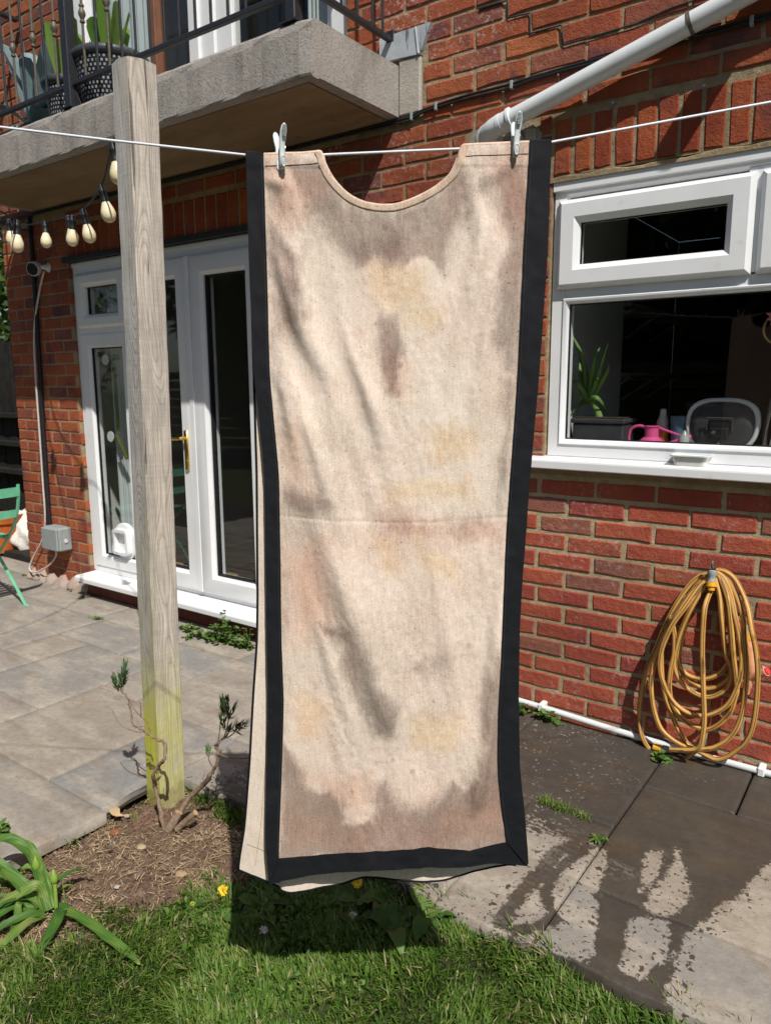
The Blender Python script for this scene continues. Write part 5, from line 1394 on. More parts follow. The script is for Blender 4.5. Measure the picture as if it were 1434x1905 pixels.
# ================================================================ WASTE PIPE, CABLES
wp = thing('waste_pipe', 'white waste pipe sloping up across the brickwork above the kitchen window', 'pipe', (-1.4, -.05, 2.35))
A, B = Vector((-1.393, -.06, 2.37)), Vector((-.639, -.06, 2.566)); d = (B-A).normalized()
build('pipe', MB().tube([A-d*.01, A+d*1.9], .034, 22), m_pipe, wp, smooth='auto')
el = spline([A+d*.02, A-d*.045, A-d*.075+Vector((0, .008, -.004)), A-d*.098+Vector((0, .028, -.012)), A-d*.105+Vector((0, .075, -.014))], 4)
build('elbow', MB().tube(el, .0375, 22), m_pipe, wp, smooth='auto')
build('collar', MB().tube([A+d*.012, A+d*.013, A+d*.024, A+d*.025], [.0385, .0425, .0425, .0385], 22).tube([A-d*.034, A-d*.033, A-d*.018, A-d*.017], [.0375, .0392, .0392, .0375], 22), m_pipe, wp, smooth='auto')
fl_ = MB().lathe([(.062, 0), (.062, .006), (.050, .016), (.040, .018)], (-1.495, .0, 2.342), (0, -1, 0), 26); build('wall_flange', fl_, m_cam_white, wp, smooth='auto')
for t in (.68,):
    c0 = A+d*t; ax = d
    build('clip', MB().tube([c0-d*.006, c0+d*.006], .0365, 22).box(c0.x-.006, c0.x+.006, -.028, .01, c0.z-.006, c0.z+.006), m_bronze, wp, smooth='auto')
build('grouted_stub', MB().lathe([(.03, 0), (.03, .015), (.022, .015)], (-1.375, 0, 2.305), (0, -1, 0), 16).box(-1.345, -1.30, -.008, .01, 2.24, 2.345, .004), m_cement, wp)
CABLE = [(-5.226, 2.488), (-4.272, 2.488), (-3.492, 2.487), (-2.849, 2.488), (-2.348, 2.490), (-1.926, 2.492), (-1.87, 2.494), (-1.794, 2.508), (-1.615, 2.519), (-1.425, 2.519), (-1.291, 2.524), (-1.085, 2.528), (-.804, 2.523), (-.504, 2.528), (.3, 2.53), (1.5, 2.52)]
wc = thing('wall_cable', 'pair of black cables clipped along the brickwork from under the balcony', 'cable', (-2, -.01, 2.5))
c1 = MB().tube(spline([(x, -.009, z) for x, z in CABLE], 5), .0055, 7).tube(spline([(x, -.010, z-.011+.003*math.sin(i*2)) for i, (x, z) in enumerate(CABLE)], 5), .005, 7)
build('cable', c1, m_black, wc, smooth=True)
for x, z in ((-1.86, 2.497), (-1.74, 2.512), (-1.40, 2.520), (-.56, 2.525)):
    build('cable_clip', MB().box(x-.006, x+.006, -.018, .004, z-.020, z+.010, .002), m_grey_box, wc)
CROOK = [(-1.551, 2.822), (-1.459, 2.821), (-1.427, 2.82), (-1.425, 2.758), (-1.334, 2.751), (-1.33, 2.68), (-1.209, 2.678), (-1.194, 2.608), (-1.09, 2.609), (-.937, 2.611), (-.812, 2.63), (-.5, 2.64), (.6, 2.63)]
tag(build('wire', MB().tube([(x, -.003, z) for x, z in CROOK], .0035, 6), plain('dusty dark wire', (.05, .045, .04), .8, .2, .4, 60), None, smooth=True), 'thin dark wire stepping along the mortar joints left of the waste pipe', 'wire')
for lab, x, z in (('small rusty nail in the soldier bricks, the one nearer the waste pipe elbow', -.998, 2.368), ('small rusty nail in the soldier bricks below the pipe clip', -.692, 2.357)):
    tag(build('nail', MB().lathe([(.003, 0), (.003, .012), (.006, .013), (.006, .016)], (x, 0, z), (0, -1, 0), 8), m_steel, None), lab, 'nail')

# white pipe along the foot of the wall
bp = thing('floor_pipe', 'thin white pipe clipped along the foot of the kitchen wall', 'pipe', (-1, -.03, .04))
path = [(-2.40, -.032, .062), (-1.9, -.032, .052), (-1.295, -.032, .043), (-.753, -.032, .020), (-.313, -.032, .015), (.4, -.032, .005), (1.3, -.032, .0)]
path = [(x, y, max(z, .014)) for x, y, z in path]
build('pipe', MB().tube(spline(path, 5), .0125, 12), m_pipe, bp, smooth=True)
for x, z in ((-1.185, .039), (-.345, .016)):
    build('clip', MB().box(x-.012, x+.012, -.048, .004, z-.015, z+.018, .004), m_upvc, bp)

# ================================================================ HOSE ON ITS HOOK
def hose_mat():
    g = G('yellow garden hose', .5, .4)
    c = g.ramp(g.noise(20, 5), [(.3, (.56, .285, .065)), (.7, (.68, .375, .10))])
    c = g.mix(g.math('MULTIPLY', g.sstep(g.noise(90, 5, .7), .54, .7), .35), c, (.28, .17, .07))
    st = g.attr('stripe')
    c = g.mix(g.math('MULTIPLY', g.sstep(st, .4, .6), .8), c, (.055, .045, .03))
    g.set('Base Color', c); g.bump(g.noise(300, 3), .2, .001); return g.m
m_hose = hose_mat()
hose = thing('garden_hose', 'dusty yellow garden hose hung in loops against the red brick wall', 'garden hose', (-.56, -.06, .35))
def hose_loop(pts, r=.0090, seed=0, front=0.0):
    P = np.array([tuple(p) for p in spline(pts, 7)]); n = 14; m = len(P)
    T = np.gradient(P, axis=0); T /= np.linalg.norm(T, axis=1)[:, None]+1e-9
    A = np.cross(T, np.array([0, 1.0, 0.0])); A /= np.linalg.norm(A, axis=1)[:, None]+1e-9
    Bn = np.cross(T, A)
    a = np.arange(n)/n*2*math.pi
    V = P[:, None]+A[:, None]*(np.cos(a)*r)[None, :, None]+Bn[:, None]*(np.sin(a)*r)[None, :, None]
    i = np.arange(m*n).reshape(m, n)
    F = np.stack([i[:-1], np.roll(i[:-1], -1, 1), np.roll(i[1:], -1, 1), i[1:]], -1).reshape(-1, 4)
    s = np.zeros((m, n)); tw = (np.arange(m)*.035+seed)
    for k in range(4):
        c = (k*n/4+tw*0.6) % n
        dd = np.abs((np.arange(n)[None]-c[:, None]+n/2) % n-n/2); s = np.maximum(s, (dd < .55)*1.0)
    return np_mesh('hose_loop', V.reshape(-1, 3), F, m_hose, hose, attrs={'stripe': s.ravel()})
for j, (k, (y, pts)) in enumerate(HOSE.items()):
    n = len(pts); P = []
    for i, (x, z) in enumerate(pts):
        t = i/(n-1)
        top = np.clip((z-560)/130, 0, 1) if k != 'G' else np.clip((z-600)/60, 0, 1)
        yy = y*(1-top)+(-.020-.006*(j % 4))*top
        yy += .010*math.sin(t*math.pi*2+j)
        if z < 80: yy = min(yy, -.058-.01*(j % 3))
        P.append((x/1000, min(yy, -.012), z/1000+(.010 if z < -20 else 0)))
    hose_loop(P, seed=j*1.3)
kn = MB()
kn.lathe([(.012, 0), (.016, .004), (.016, .018), (.013, .022), (.013, .036), (.015, .04)], (-.552, -.045, .728), (.05, -.25, -1), 12)
build('connector', kn, m_grey_box, hose, smooth='auto')
kn = MB().lathe([(.0105, .040), (.0185, .042), (.0185, .058), (.0125, .062), (.0115, .072), (.009, .074)], (-.552, -.045, .728), (.05, -.25, -1), 12)
m_hose_yel = plain('orange yellow fitting', (.74, .37, .03), .35, .5, .06, 30)
build('fitting', kn, m_hose_yel, hose, smooth='auto')
kn = MB().lathe([(.009, 0), (.013, .002), (.013, .030), (.010, .034)], (-.715, -.062, .012), (1, .05, .1), 12); build('fitting', kn, m_hose_yel, hose, smooth='auto')
kn = MB().lathe([(.010, .034), (.0135, .036), (.0135, .058), (.009, .064)], (-.715, -.062, .012), (1, .05, .1), 12); build('connector', kn, m_grey_box, hose, smooth='auto')
hk = MB().tube([(-.552, .01, .735), (-.552, -.05, .735), (-.552, -.058, .742), (-.552, -.058, .765)], .0045, 8)
tag(build('wall_hook', hk, m_bronze, None, smooth=True), 'rusty iron hook in the brick wall carrying the hose', 'hook')
gun = thing('spray_gun', 'faded orange and grey hose spray gun hanging among the hose loops', 'spray gun', (-.41, -.05, .45))
m_peach = plain('faded peach plastic', (.70, .34, .19), .5, .4, .08, 30)
gb = MB().tube(spline([(-.420, -.045, .50), (-.414, -.047, .47), (-.404, -.05, .43), (-.400, -.05, .385), (-.408, -.048, .33), (-.412, -.046, .30)], 4), [.014]*4+[.016]*5+[.018]*4+[.014]*4+[.011]*4, 12)
build('grip', gb, m_peach, gun, smooth='auto')
gb = MB().tube([(-.423, -.045, .50), (-.424, -.045, .545)], [.015, .012], 12); build('connector', gb, m_grey_box, gun, smooth='auto')
gb = MB().tube([(-.420, -.045, .498), (-.422, -.045, .525)], .0165, 12); build('collar', gb, m_hose_yel, gun, smooth='auto')
gb = MB().tube([(-.405, -.05, .36), (-.385, -.056, .378), (-.352, -.066, .402)], [.014, .015, .0165], 14); build('barrel', gb, m_peach, gun, smooth='auto')
gb = MB().tube([(-.352, -.066, .402), (-.347, -.068, .406)], [.013, .012], 14); build('nozzle', gb, plain('red nozzle', (.55, .05, .06), .4), gun, smooth='auto')
gb = MB().tube([(-.385, -.058, .372), (-.375, -.06, .395), (-.362, -.064, .415)], .006, 8); build('trigger', gb, m_grey_box, gun, smooth='auto')

# ================================================================ HOUSE CORNER
cam_t = thing('security_camera', 'small white security camera with a black face on the house corner', 'camera', (-4.72, -.04, 2.135))
build('mount', MB().lathe([(.030, 0), (.030, .006), (.016, .022), (.012, .05)], (-4.690, 0, 2.14), (-.15, -1, 0), 18), m_cam_white, cam_t, smooth='auto')
ax = Vector((.42, -.9, -.30)).normalized(); o = Vector((-4.765, -.055, 2.135))
build('body', MB().lathe([(.02, -.045), (.036, -.038), (.043, -.015), (.045, .02), (.043, .026)], o, ax, 24), m_cam_white, cam_t, smooth='auto')
build('lens', MB().lathe([(.040, .024), (.038, .029), (.018, .030)], o, ax, 24), m_black, cam_t, smooth='auto')
COND = [(-4.845, 2.47), (-4.842, 2.347), (-4.855, 1.80), (-4.885, 1.085), (-4.905, .481), (-4.90, .40)]
cn = MB().tube([(x, -.018, z) for x, z in COND], .014, 10)
tag(build('conduit', cn, m_black, None, smooth='auto'), 'black pipe running down the brick pier beside the white cable', 'conduit')
cc = [(-4.70, -.03, 2.113), (-4.80, -.02, 1.98), (-4.875, -.03, 1.75), (-4.895, -.036, 1.449), (-4.905, -.036, 1.086), (-4.917, -.036, .713), (-4.925, -.036, .485), (-4.985, -.03, .322), (-5.14, -.035, .15), (-5.17, -.05, .07), (-5.08, -.055, .06), (-4.912, -.05, .13), (-4.80, -.05, .22), (-4.79, -.06, .27)]
tag(build('cable', MB().tube(spline(cc, 5), .0065, 7), m_cable_white, None, smooth=True), 'off white cable drooping from the security camera to the grey box', 'cable')
jb = thing('junction_box', 'grey plastic junction box low on the brick pier', 'junction box', (-4.76, -.05, .36))
build('body', MB().box(-4.865, -4.665, -.095, .002, .268, .430, .010), m_grey_box, jb)
build('lid', MB().box(-4.860, -4.670, -.112, -.0965, .272, .426, .008), m_grey_box, jb)
build('plug', MB().lathe([(.014, 0), (.014, .006)], (-4.664, -.05, .34), (1, 0, 0), 12), m_cam_white, jb)
# cement skirting lump at the pier's foot
V = []; F = []; n = 40
for i in range(n+1):
    x = -5.24+.77*i/n
    hgt = .055+.025*math.sin(i*.9)+.012*math.sin(i*2.7); dep = -.03-.02*abs(math.sin(i*.7))
    V += [(x, dep-.012, -.02), (x, dep, hgt*.55), (x, -.004, hgt), (x, .01, hgt)]
for i in range(n):
    for q in range(3): F.append((i*4+q, i*4+4+q, i*4+5+q, i*4+1+q))
tag(build('cement_skirting', MB().add(V, F), concrete('crumbling pinkish render', (.30, .22, .18), (.42, .34, .29), .25, .3), None, smooth=True), 'crumbling cement skirting at the foot of the brick pier', 'cement')

# green folding chair
ch = thing('folding_chair', 'mint green folding metal garden chair standing at the house corner', 'chair', (-4.85, -.64, 0))
def strut(pts, r=.011, n=8, flat=.55): return MB().tube(spline(pts, 4), r, n, flat=flat)
for y in (-.83, -.45):
    build('leg', strut([(-4.465, y, .79), (-4.475, y, .70), (-4.53, y, .56), (-4.66, y, .42), (-4.83, y, .26), (-4.98, y, .01)]), m_green_paint, ch, smooth='auto')
    build('leg', strut([(-5.02, y+.02, .455), (-4.84, y+.02, .30), (-4.66, y+.02, .13), (-4.545, y+.02, .006), (-4.52, y+.02, .004)]), m_green_paint, ch, smooth='auto')
for z, h in ((.745, .028), (.605, .024)):
    x = -4.468 if z > .7 else -4.515
    b = MB(); V = []
    for i in range(11):
        y = -.845+.40*i/10; bow = .02*math.sin(math.pi*i/10)
        V += [(x+bow-.003, y, z-h), (x+bow-.003, y, z+h), (x+bow+.003, y, z+h), (x+bow+.003, y, z-h)]
    b.add(V, [(i*4+k, i*4+(k+1) % 4, i*4+4+(k+1) % 4, i*4+4+k) for i in range(10) for k in range(4)]+[(0, 1, 2, 3), (40, 41, 42, 43)])
    build('back_slat', b, m_green_paint, ch)
for k in range(7):
    build('seat_slat', MB().box(-5.03+k*.058, -4.99+k*.058, -.84, -.44, .448, .456, .002), m_green_paint, ch)
for y in (-.81, -.47): build('seat_rail', MB().box(-5.03, -4.60, y-.006, y+.006, .430, .447, .002), m_green_paint, ch)

tp = thing('terracotta_pot', 'bright orange terracotta pot behind the green chair', 'plant pot', (-6.05, .25, 0))
build('pot', MB().lathe([(.10, .0), (.15, .25), (.165, .25), (.172, .31), (.150, .31), (.14, .26)], (-6.10, .25, .03), (0, 0, 1), 24), m_terracotta, tp, smooth='auto')
build('earth', MB().lathe([(.14, .27), (.02, .285)], (-6.10, .25, .03), (0, 0, 1), 16), m_earth, tp)
V = []; F = []; nu_, nv_ = 26, 14
for i in range(nv_+1):
    t = i/nv_
    for k in range(nu_):
        a = 2*math.pi*k/nu_; r = (.17*math.sin(math.pi*min(t*.62+.30, 1))**.8)*(1+.13*math.sin(a*5+t*9)+.08*math.sin(a*11-t*14))
        V.append((-6.02+r*math.cos(a)*1.2, .42+r*math.sin(a), .05+.30*t+.02*math.sin(a*3)))
for i in range(nv_):
    for k in range(nu_): F.append((i*nu_+k, i*nu_+(k+1) % nu_, (i+1)*nu_+(k+1) % nu_, (i+1)*nu_+k))
F.append(tuple(range(nv_*nu_, nv_*nu_+nu_)))
tag(build('sack', MB().add(V, F), m_sack, None, smooth=True), 'crumpled white sack slumped beside the house corner', 'sack')
tag(build('sleeper', MB().box(-6.6, -5.35, .20, .75, -.02, .055, .008), m_shed, None), 'low dark timber sleeper under the white sack', 'timber')
# dark fence and shed beyond the corner
fc = thing('timber_fence', 'dark stained board fence beyond the house corner', 'fence', (-7, 1.4, 0))
for k in range(28): build('board', MB().box(-9.2+k*.145, -9.2+k*.145+.138, 1.40+.006*(k % 2), 1.42+.006*(k % 2), 0, 1.85+.012*math.sin(k*2.1), .003), m_shed, fc)
for z in (.45, .75, 1.05): build('rail', MB().box(-9.2, -5.2, 1.30, 1.395, z, z+.05, .003), m_shed, fc)
# ================================================================ SILL AND KITCHEN THINGS
tb = thing('plastic_tub', 'shallow white plastic tub of water on the window sill', 'tub', (-.655, -.02, 1.09))
def loft(rows, n=6):
    V = []; F = []
    for (hx, hy, r, z) in rows:
        V += [(x, y, z) for x, y in rrect(hx, hy, r, n)]
    m = 4*(n+1)
    for i in range(len(rows)-1):
        for k in range(m): F.append((i*m+k, i*m+(k+1) % m, (i+1)*m+(k+1) % m, (i+1)*m+k))
    F += [tuple(range(m)), tuple(range((len(rows)-1)*m, len(rows)*m))]
    return V, F
V, F = loft([(.052, .030, .014, .001), (.060, .036, .016, .033), (.068, .043, .018, .035), (.068, .043, .018, .039), (.062, .037, .016, .038), (.0575, .033, .015, .030)])
o = build('tub_shell', MB().add(V, F), m_tub, tb, world=False); o.location = (0, 0, .003)
V, F = loft([(.0575, .033, .015, .0305), (.0575, .033, .015, .0312)])
g = G('shallow water', .05, .5); g.set('Base Color', (.55, .62, .68)); o = build('water', MB().add(V, F), g.m, tb, world=False); o.location = (0, 0, .003)
tb.rotation_euler = (0, 0, .03)

SY = .215; SZ = 1.119
pl = thing('aloe_plant', 'leggy green aloe leaning out of a dark pot behind the kitchen window', 'plant', (-1.10, SY, SZ+.10))
m_aloe = blade_mat('aloe leaf', [(0, (.10, .22, .05)), (.6, (.21, .37, .09)), (1, (.34, .42, .13))], .2)
def leaf_strip(path, w, mat, parent, name='leaf', seed=0, thick=.35, taper=1.0):
    P = spline(path, 5); m = len(P); V = []; F = []; n = 6
    for i, p in enumerate(P):
        t = i/(m-1); d = (P[min(i+1, m-1)]-P[max(i-1, 0)]).normalized(); sd = d.cross(Vector((.58, -.81, .2))).normalized(); up = sd.cross(d)
        ww = w*(1-t**1.6*taper)*(.75+.25*min(1, t*5))+.0006
        for k in range(n):
            a = 2*math.pi*k/n; V.append(p+sd*(ww*math.cos(a))+up*(ww*thick*math.sin(a)))
    for i in range(m-1):
        for k in range(n): F.append((i*n+k, i*n+(k+1) % n, (i+1)*n+(k+1) % n, (i+1)*n+k))
    o = np_mesh(name, [tuple(v) for v in V], np.array(F), mat, parent, attrs={'tint': np.full(len(V), .15+.75*((seed*.377) % 1))})
    return o
base = Vector((-1.125, SY, 1.33))
for i, (tx, tz, bend) in enumerate([(-1.215, 1.60, .03), (-1.19, 1.50, -.02), (-1.09, 1.535, .03), (-1.03, 1.54, -.02), (-1.02, 1.46, .03), (-1.21, 1.40, .02), (-1.215, 1.30, .03), (-1.21, 1.24, .02), (-1.06, 1.40, .03), (-1.03, 1.42, .0), (-1.17, 1.44, .0), (-1.05, 1.26, .03)]):
    mid = Vector(((base.x+tx)/2+bend*.4, SY-.02+.03*math.sin(i*2.1), (base.z+tz)/2+bend))
    leaf_strip([base+Vector((0, 0, -.02)), mid, (tx, SY-.03+.07*math.sin(i*1.3), tz)], .013, m_aloe, pl, seed=i+1)
leaf_strip([(-1.07, SY, 1.20), (-1.085, SY, 1.26), (-1.11, SY, 1.31), base], .017, m_aloe, pl, 'stem', seed=2, thick=.9, taper=.3)
pt = thing('trough_pot', 'square dark grey plant pot holding the aloe behind the window', 'plant pot', (-1.06, SY, SZ))
pb = MB(); pb.ring(-1.175, -.955, SZ+.001, SZ+.132, [(0, SY-.08), (0, SY+.08), (.008, SY+.08), (.008, SY-.08)])
pb = MB().box(-1.165, -.955, SY-.075, SY+.075, SZ+.001, SZ+.105, .006).box(-1.172, -.948, SY-.082, SY+.082, SZ+.1055, SZ+.125, .005)
build('pot', pb, m_pot_dark, pt); build('earth', MB().box(-1.16, -.96, SY-.07, SY+.07, SZ+.1255, SZ+.130, .002), m_earth, pt)
wcn = thing('watering_can', 'small bright pink watering can on the inner kitchen sill', 'watering can', (-.86, SY, SZ))
build('body', MB().lathe([(.052, 0), (.056, .010), (.056, .030), (.030, .052), (.027, .054), (.027, .092), (.031, .094), (.031, .097), (.024, .097)], (-.865, SY, SZ+.001), (0, 0, 1), 28), m_pink, wcn, smooth='auto')
build('spout', MB().tube([(-.815, SY, SZ+.020), (-.77, SY, SZ+.040), (-.715, SY, SZ+.062)], [.012, .008, .006], 10), m_pink, wcn, smooth=True)
build('stay', MB().tube([(-.838, SY, SZ+.091), (-.73, SY, SZ+.055)], .0045, 8), m_pink, wcn)
build('handle', MB().tube(spline([(-.888, SY, SZ+.090), (-.915, SY, SZ+.097), (-.945, SY, SZ+.085), (-.955, SY, SZ+.05), (-.945, SY, SZ+.02), (-.918, SY, SZ+.006)], 4), .006, 8), m_pink, wcn, smooth=True)
bt = thing('bottle', 'small cloudy bottle with amber contents behind the pink watering can', 'bottle', (-.845, SY+.075, SZ))
build('body', MB().lathe([(.024, 0), (.026, .008), (.026, .075), (.025, .077)], (-.845, SY+.075, SZ+.001), (0, 0, 1), 18), m_amber, bt, smooth='auto')
build('neck', MB().lathe([(.0255, .078), (.024, .11), (.014, .135), (.012, .16), (.006, .163)], (-.845, SY+.075, SZ+.001), (0, 0, 1), 18), m_bottle, bt, smooth='auto')
tag(build('cup', MB().lathe([(.026, 0), (.030, .02), (.037, .135), (.034, .135), (.027, .03)], (-.775, SY+.06, SZ+.001), (0, 0, 1), 22), m_blue_cup, None, smooth='auto'), 'tall dark blue cup between the watering can and the baby seat', 'cup')
ft = MB().lathe([(.022, .001), (.018, .06), (.008, .075), (.004, .085)], (-.735, SY-.02, SZ), (0, 0, 1), 12)
tag(build('funnel', ft, m_bottle, None, smooth='auto'), 'small pale grey funnel standing beside the blue cup', 'funnel')
bs = thing('baby_seat', 'grey rimmed charcoal baby seat shell leaning on the inner kitchen sill', 'baby seat', (-.615, SY+.05, SZ))
def shell_rows(rows):
    V = []; F = []; n = 40
    for k_, y, zc, hx, hz, e in rows:
        for k in range(n):
            a = 2*math.pi*k/n; c, s = math.cos(a), math.sin(a); q = (abs(c)**e+abs(s)**e)**(-1/e)
            V.append((-.615+hx*c*q*(1-.10*(s*q < 0)*abs(s*q)), y+.06*(.14+s*q*hz)*.6, zc+hz*s*q))
    for i in range(len(rows)-1):
        for k in range(n): F.append((i*n+k, i*n+(k+1) % n, (i+1)*n+(k+1) % n, (i+1)*n+k))
    return V, F
V, F = shell_rows([(0, SY+.055, SZ+.105, .130, .102, 3.0), (0, SY+.03, SZ+.105, .132, .104, 3.0), (0, SY+.018, SZ+.105, .127, .099, 3.0), (0, SY+.022, SZ+.103, .116, .090, 3.0), (0, SY+.04, SZ+.103, .115, .089, 3.0)])
build('rim', MB().add(V, F), m_seat_rim, bs, smooth=True)
V, F = shell_rows([(0, SY+.030, SZ+.103, .1165, .0905, 3.0), (0, SY+.010, SZ+.101, .104, .080, 2.8), (0, SY+.000, SZ+.100, .085, .064, 2.6), (0, SY+.006, SZ+.100, .04, .03, 2.4), (0, SY+.006, SZ+.10, .002, .002, 2)])
build('shell', MB().add(V, F), m_seat_shell, bs, smooth=True)
bx = MB().box(-.655, -.575, SY-.012, SY+.01, SZ+.075, SZ+.130, .006).box(-.648, -.582, SY-.022, SY-.013, SZ+.050, SZ+.098, .004)
build('battery_box', bx, m_black, bs); build('latch', MB().tube([(-.66, SY-.014, SZ+.09), (-.66, SY-.016, SZ+.135), (-.57, SY-.016, SZ+.135), (-.57, SY-.014, SZ+.09)], .004, 6), m_seat_shell, bs)
build('knob', MB().lathe([(.008, 0), (.006, .006)], (-.632, SY-.022, SZ+.08), (0, -1, 0), 12), m_steel, bs)
br = MB().tube([(-.60, SY-.05, SZ+.0), (-.607, SY-.05, SZ+.045)], [.012, .003], 8)
tag(build('scrub_brush', br, m_bottle, None), 'little pale brush upright in front of the baby seat', 'brush')
tapo = MB().tube(spline([(-.475, SY+.1, SZ+.002), (-.472, SY+.1, SZ+.10), (-.462, SY+.1, SZ+.17), (-.45, SY+.1, SZ+.235)], 4), .010, 10)
tag(build('mixer_tap', tapo, plain('chrome', (.7, .7, .7), .15, .5, .05, 20, 0, 1.0), None, smooth=True), 'chrome tap stem right of the baby seat', 'tap')
build_b = MB().lathe([(.03, 0), (.04, .04), (.035, .075), (.012, .09)], (-.405, SY+.02, SZ+.001), (0, 0, 1), 18)
tag(build('jar', build_b, m_seat_rim, None, smooth='auto'), 'rounded pale jar at the window edge by the chrome tap', 'jar')
fd = thing('flower_garland', 'hanging pink flower on a pale hoop inside the kitchen window', 'garland', (-.47, SY, 1.60))
m_petal = plain('pink petal', (.75, .30, .32), .6, .3, .15, 40)
for i in range(9):
    a = 2*math.pi*i/9; c = Vector((-.452, SY, 1.615))
    build('petal', MB().ribbon([c, c+Vector((.016*math.cos(a), -.014, .016*math.sin(a))), c+Vector((.034*math.cos(a), -.018, .034*math.sin(a)))], [.003, .009, .001], side=(-math.sin(a), 0, math.cos(a))), m_petal, fd)
build('hoop', MB().tube([(-.44+.055*math.cos(a), SY+.02, 1.575+.055*math.sin(a)) for a in np.linspace(2.6, 5.6, 18)], .004, 6), m_timber, fd, smooth=True)
build('thread', MB().tube([(-.452, SY, 1.63), (-.452, SY, 2.3)], .0008, 4), m_cable_white, fd)

# ================================================================ BALCONY PLANTS
def weave_mat():
    g = G('grey woven plastic', .45, .45)
    b = g.n('ShaderNodeTexBrick'); b.offset = .5; b.inputs['Scale'].default_value = 1.0
    tc = g.n('ShaderNodeTexCoord'); sp = g.n('ShaderNodeSeparateXYZ'); g.t.links.new(tc.outputs['Object'], sp.inputs[0])
    an = g.math('ARCTAN2', sp.outputs[0], sp.outputs[1]); cb_ = g.n('ShaderNodeCombineXYZ')
    g.t.links.new(g.math('MULTIPLY', an, 3.1), cb_.inputs[0]); g.t.links.new(g.math('MULTIPLY', sp.outputs[2], 30.0), cb_.inputs[1])
    g.t.links.new(cb_.outputs[0], b.inputs['Vector'])
    b.inputs['Color1'].default_value = (.36, .38, .42, 1); b.inputs['Color2'].default_value = (.28, .30, .34, 1); b.inputs['Mortar'].default_value = (.012, .012, .014, 1)
    b.inputs['Mortar Size'].default_value = .13; b.inputs['Brick Width'].default_value = .42; b.inputs['Row Height'].default_value = .55
    b.inputs['Mortar Smooth'].default_value = .2
    g.set('Base Color', b.outputs[0]); g.bump(b.outputs['Fac'], -.8, .004); return g.m
m_weave = weave_mat()
m_sword = blade_mat('sword leaf', [(0, (.10, .22, .03)), (.5, (.20, .34, .06)), (1, (.30, .42, .12))], .35)
m_agave = plain('blue grey agave leaf', (.155, .22, .235), .55, .4, .15, 14)
def planter(label, x, y, r, h):
    t = thing('woven_planter', label, 'plant pot', (x, y, 2.706), 'woven planters on the balcony')
    o = build('pot', MB().lathe([(r*.72, 0), (r*.80, h*.3), (r*.93, h*.86), (r*.86, h*.86)], (0, 0, 0), (0, 0, 1), 48), m_weave, t, world=False, smooth='auto')
    rr = [(r*.93+.014*math.sin(a)*1.0, h*.88+.022*(1-math.cos(a))) for a in np.linspace(0, math.pi, 9)]
    o = build('rim', MB().lathe([(r*.93, h*.86)]+[(r*.93+.015*math.sin(a), h*.86+.02*(1-math.cos(a))) for a in np.linspace(0, math.pi, 8)]+[(r*.85, h*.90)], (0, 0, 0), (0, 0, 1), 48), plain('dark planter rim', (.05, .055, .062), .4, .5, .2, 20), t, world=False, smooth='auto')
    build('earth', MB().lathe([(r*.86, h*.88), (.01, h*.90)], (0, 0, 0), (0, 0, 1), 20), m_earth, t, world=False)
    return t
planter('larger grey woven planter on the balcony, next to the wooden post top', -3.40, -.36, .185, .26)
planter('smaller grey woven planter on the balcony, behind the thick rail post', -3.72, -.38, .140, .20)
def swords(label, x, y, z, n, L, seed):
    t = thing('sword_plant', label, 'plant', (x, y, z), 'sword leaved plants on the balcony'); r = random.Random(seed)
    for i in range(n):
        a = 2*math.pi*i/n+r.uniform(-.4, .4); l = L*r.uniform(.6, 1.0); s = r.uniform(.15, .42)
        P = [Vector((x, y, z))+Vector((math.cos(a), math.sin(a), 0))*(.03+l*s*q**1.3)+Vector((0, 0, l*q)) for q in (0, .3, .6, .85, 1)]
        mb = MB().ribbon(spline(P, 3), [.020+.014*math.sin(math.pi*min(1, k/12*.8+.15)) if k < 12 else .001 for k in range(13)], side=(-math.sin(a+.6), math.cos(a+.6), 0), fold=.25)
        np_mesh('leaf', mb.v, np.array(mb.f), m_sword, t, attrs={'tint': np.full(len(mb.v), r.random())})
swords('bright green sword leaved plant in the larger woven planter', -3.40, -.36, 2.93, 10, .30, 4)
swords('bright green sword leaved plant in the smaller woven planter', -3.72, -.38, 2.87, 9, .34, 8)
ag = thing('agave', 'large blue grey agave sprawling on the balcony end', 'plant', (-4.25, -.26, 2.71)); r = random.Random(12)
for i in range(15):
    a = 2*math.pi*i/15+r.uniform(-.2, .2); l = r.uniform(.30, .48); up = r.uniform(.25, 1.1) if i % 3 else 1.4
    c = Vector((-4.25, -.26, 2.76)); dr_ = Vector((math.cos(a)*1.1, math.sin(a)*.48, 0))
    P = [c+dr_*(l*q*(1 if up < 1.3 else .45))+Vector((0, 0, l*(up*q-.55*q*q*(1 if up < 1.3 else .4)))) for q in (0, .3, .6, .85, 1)]
    P = [Vector((p.x, max(p.y, -.50), max(p.z, 2.722))) for p in P]
    build('leaf', MB().ribbon(spline(P, 3), [.03+.03*math.sin(math.pi*min(1, k/12*.75+.2)) if k < 12 else .001 for k in range(13)], fold=.3), m_agave, ag, smooth=True)
tag(build('dark_trough', MB().box(-4.60, -3.95, -.50, -.05, 2.707, 2.745, .006), m_pot_dark, None), 'shallow dark tray under the agave on the balcony', 'tray')

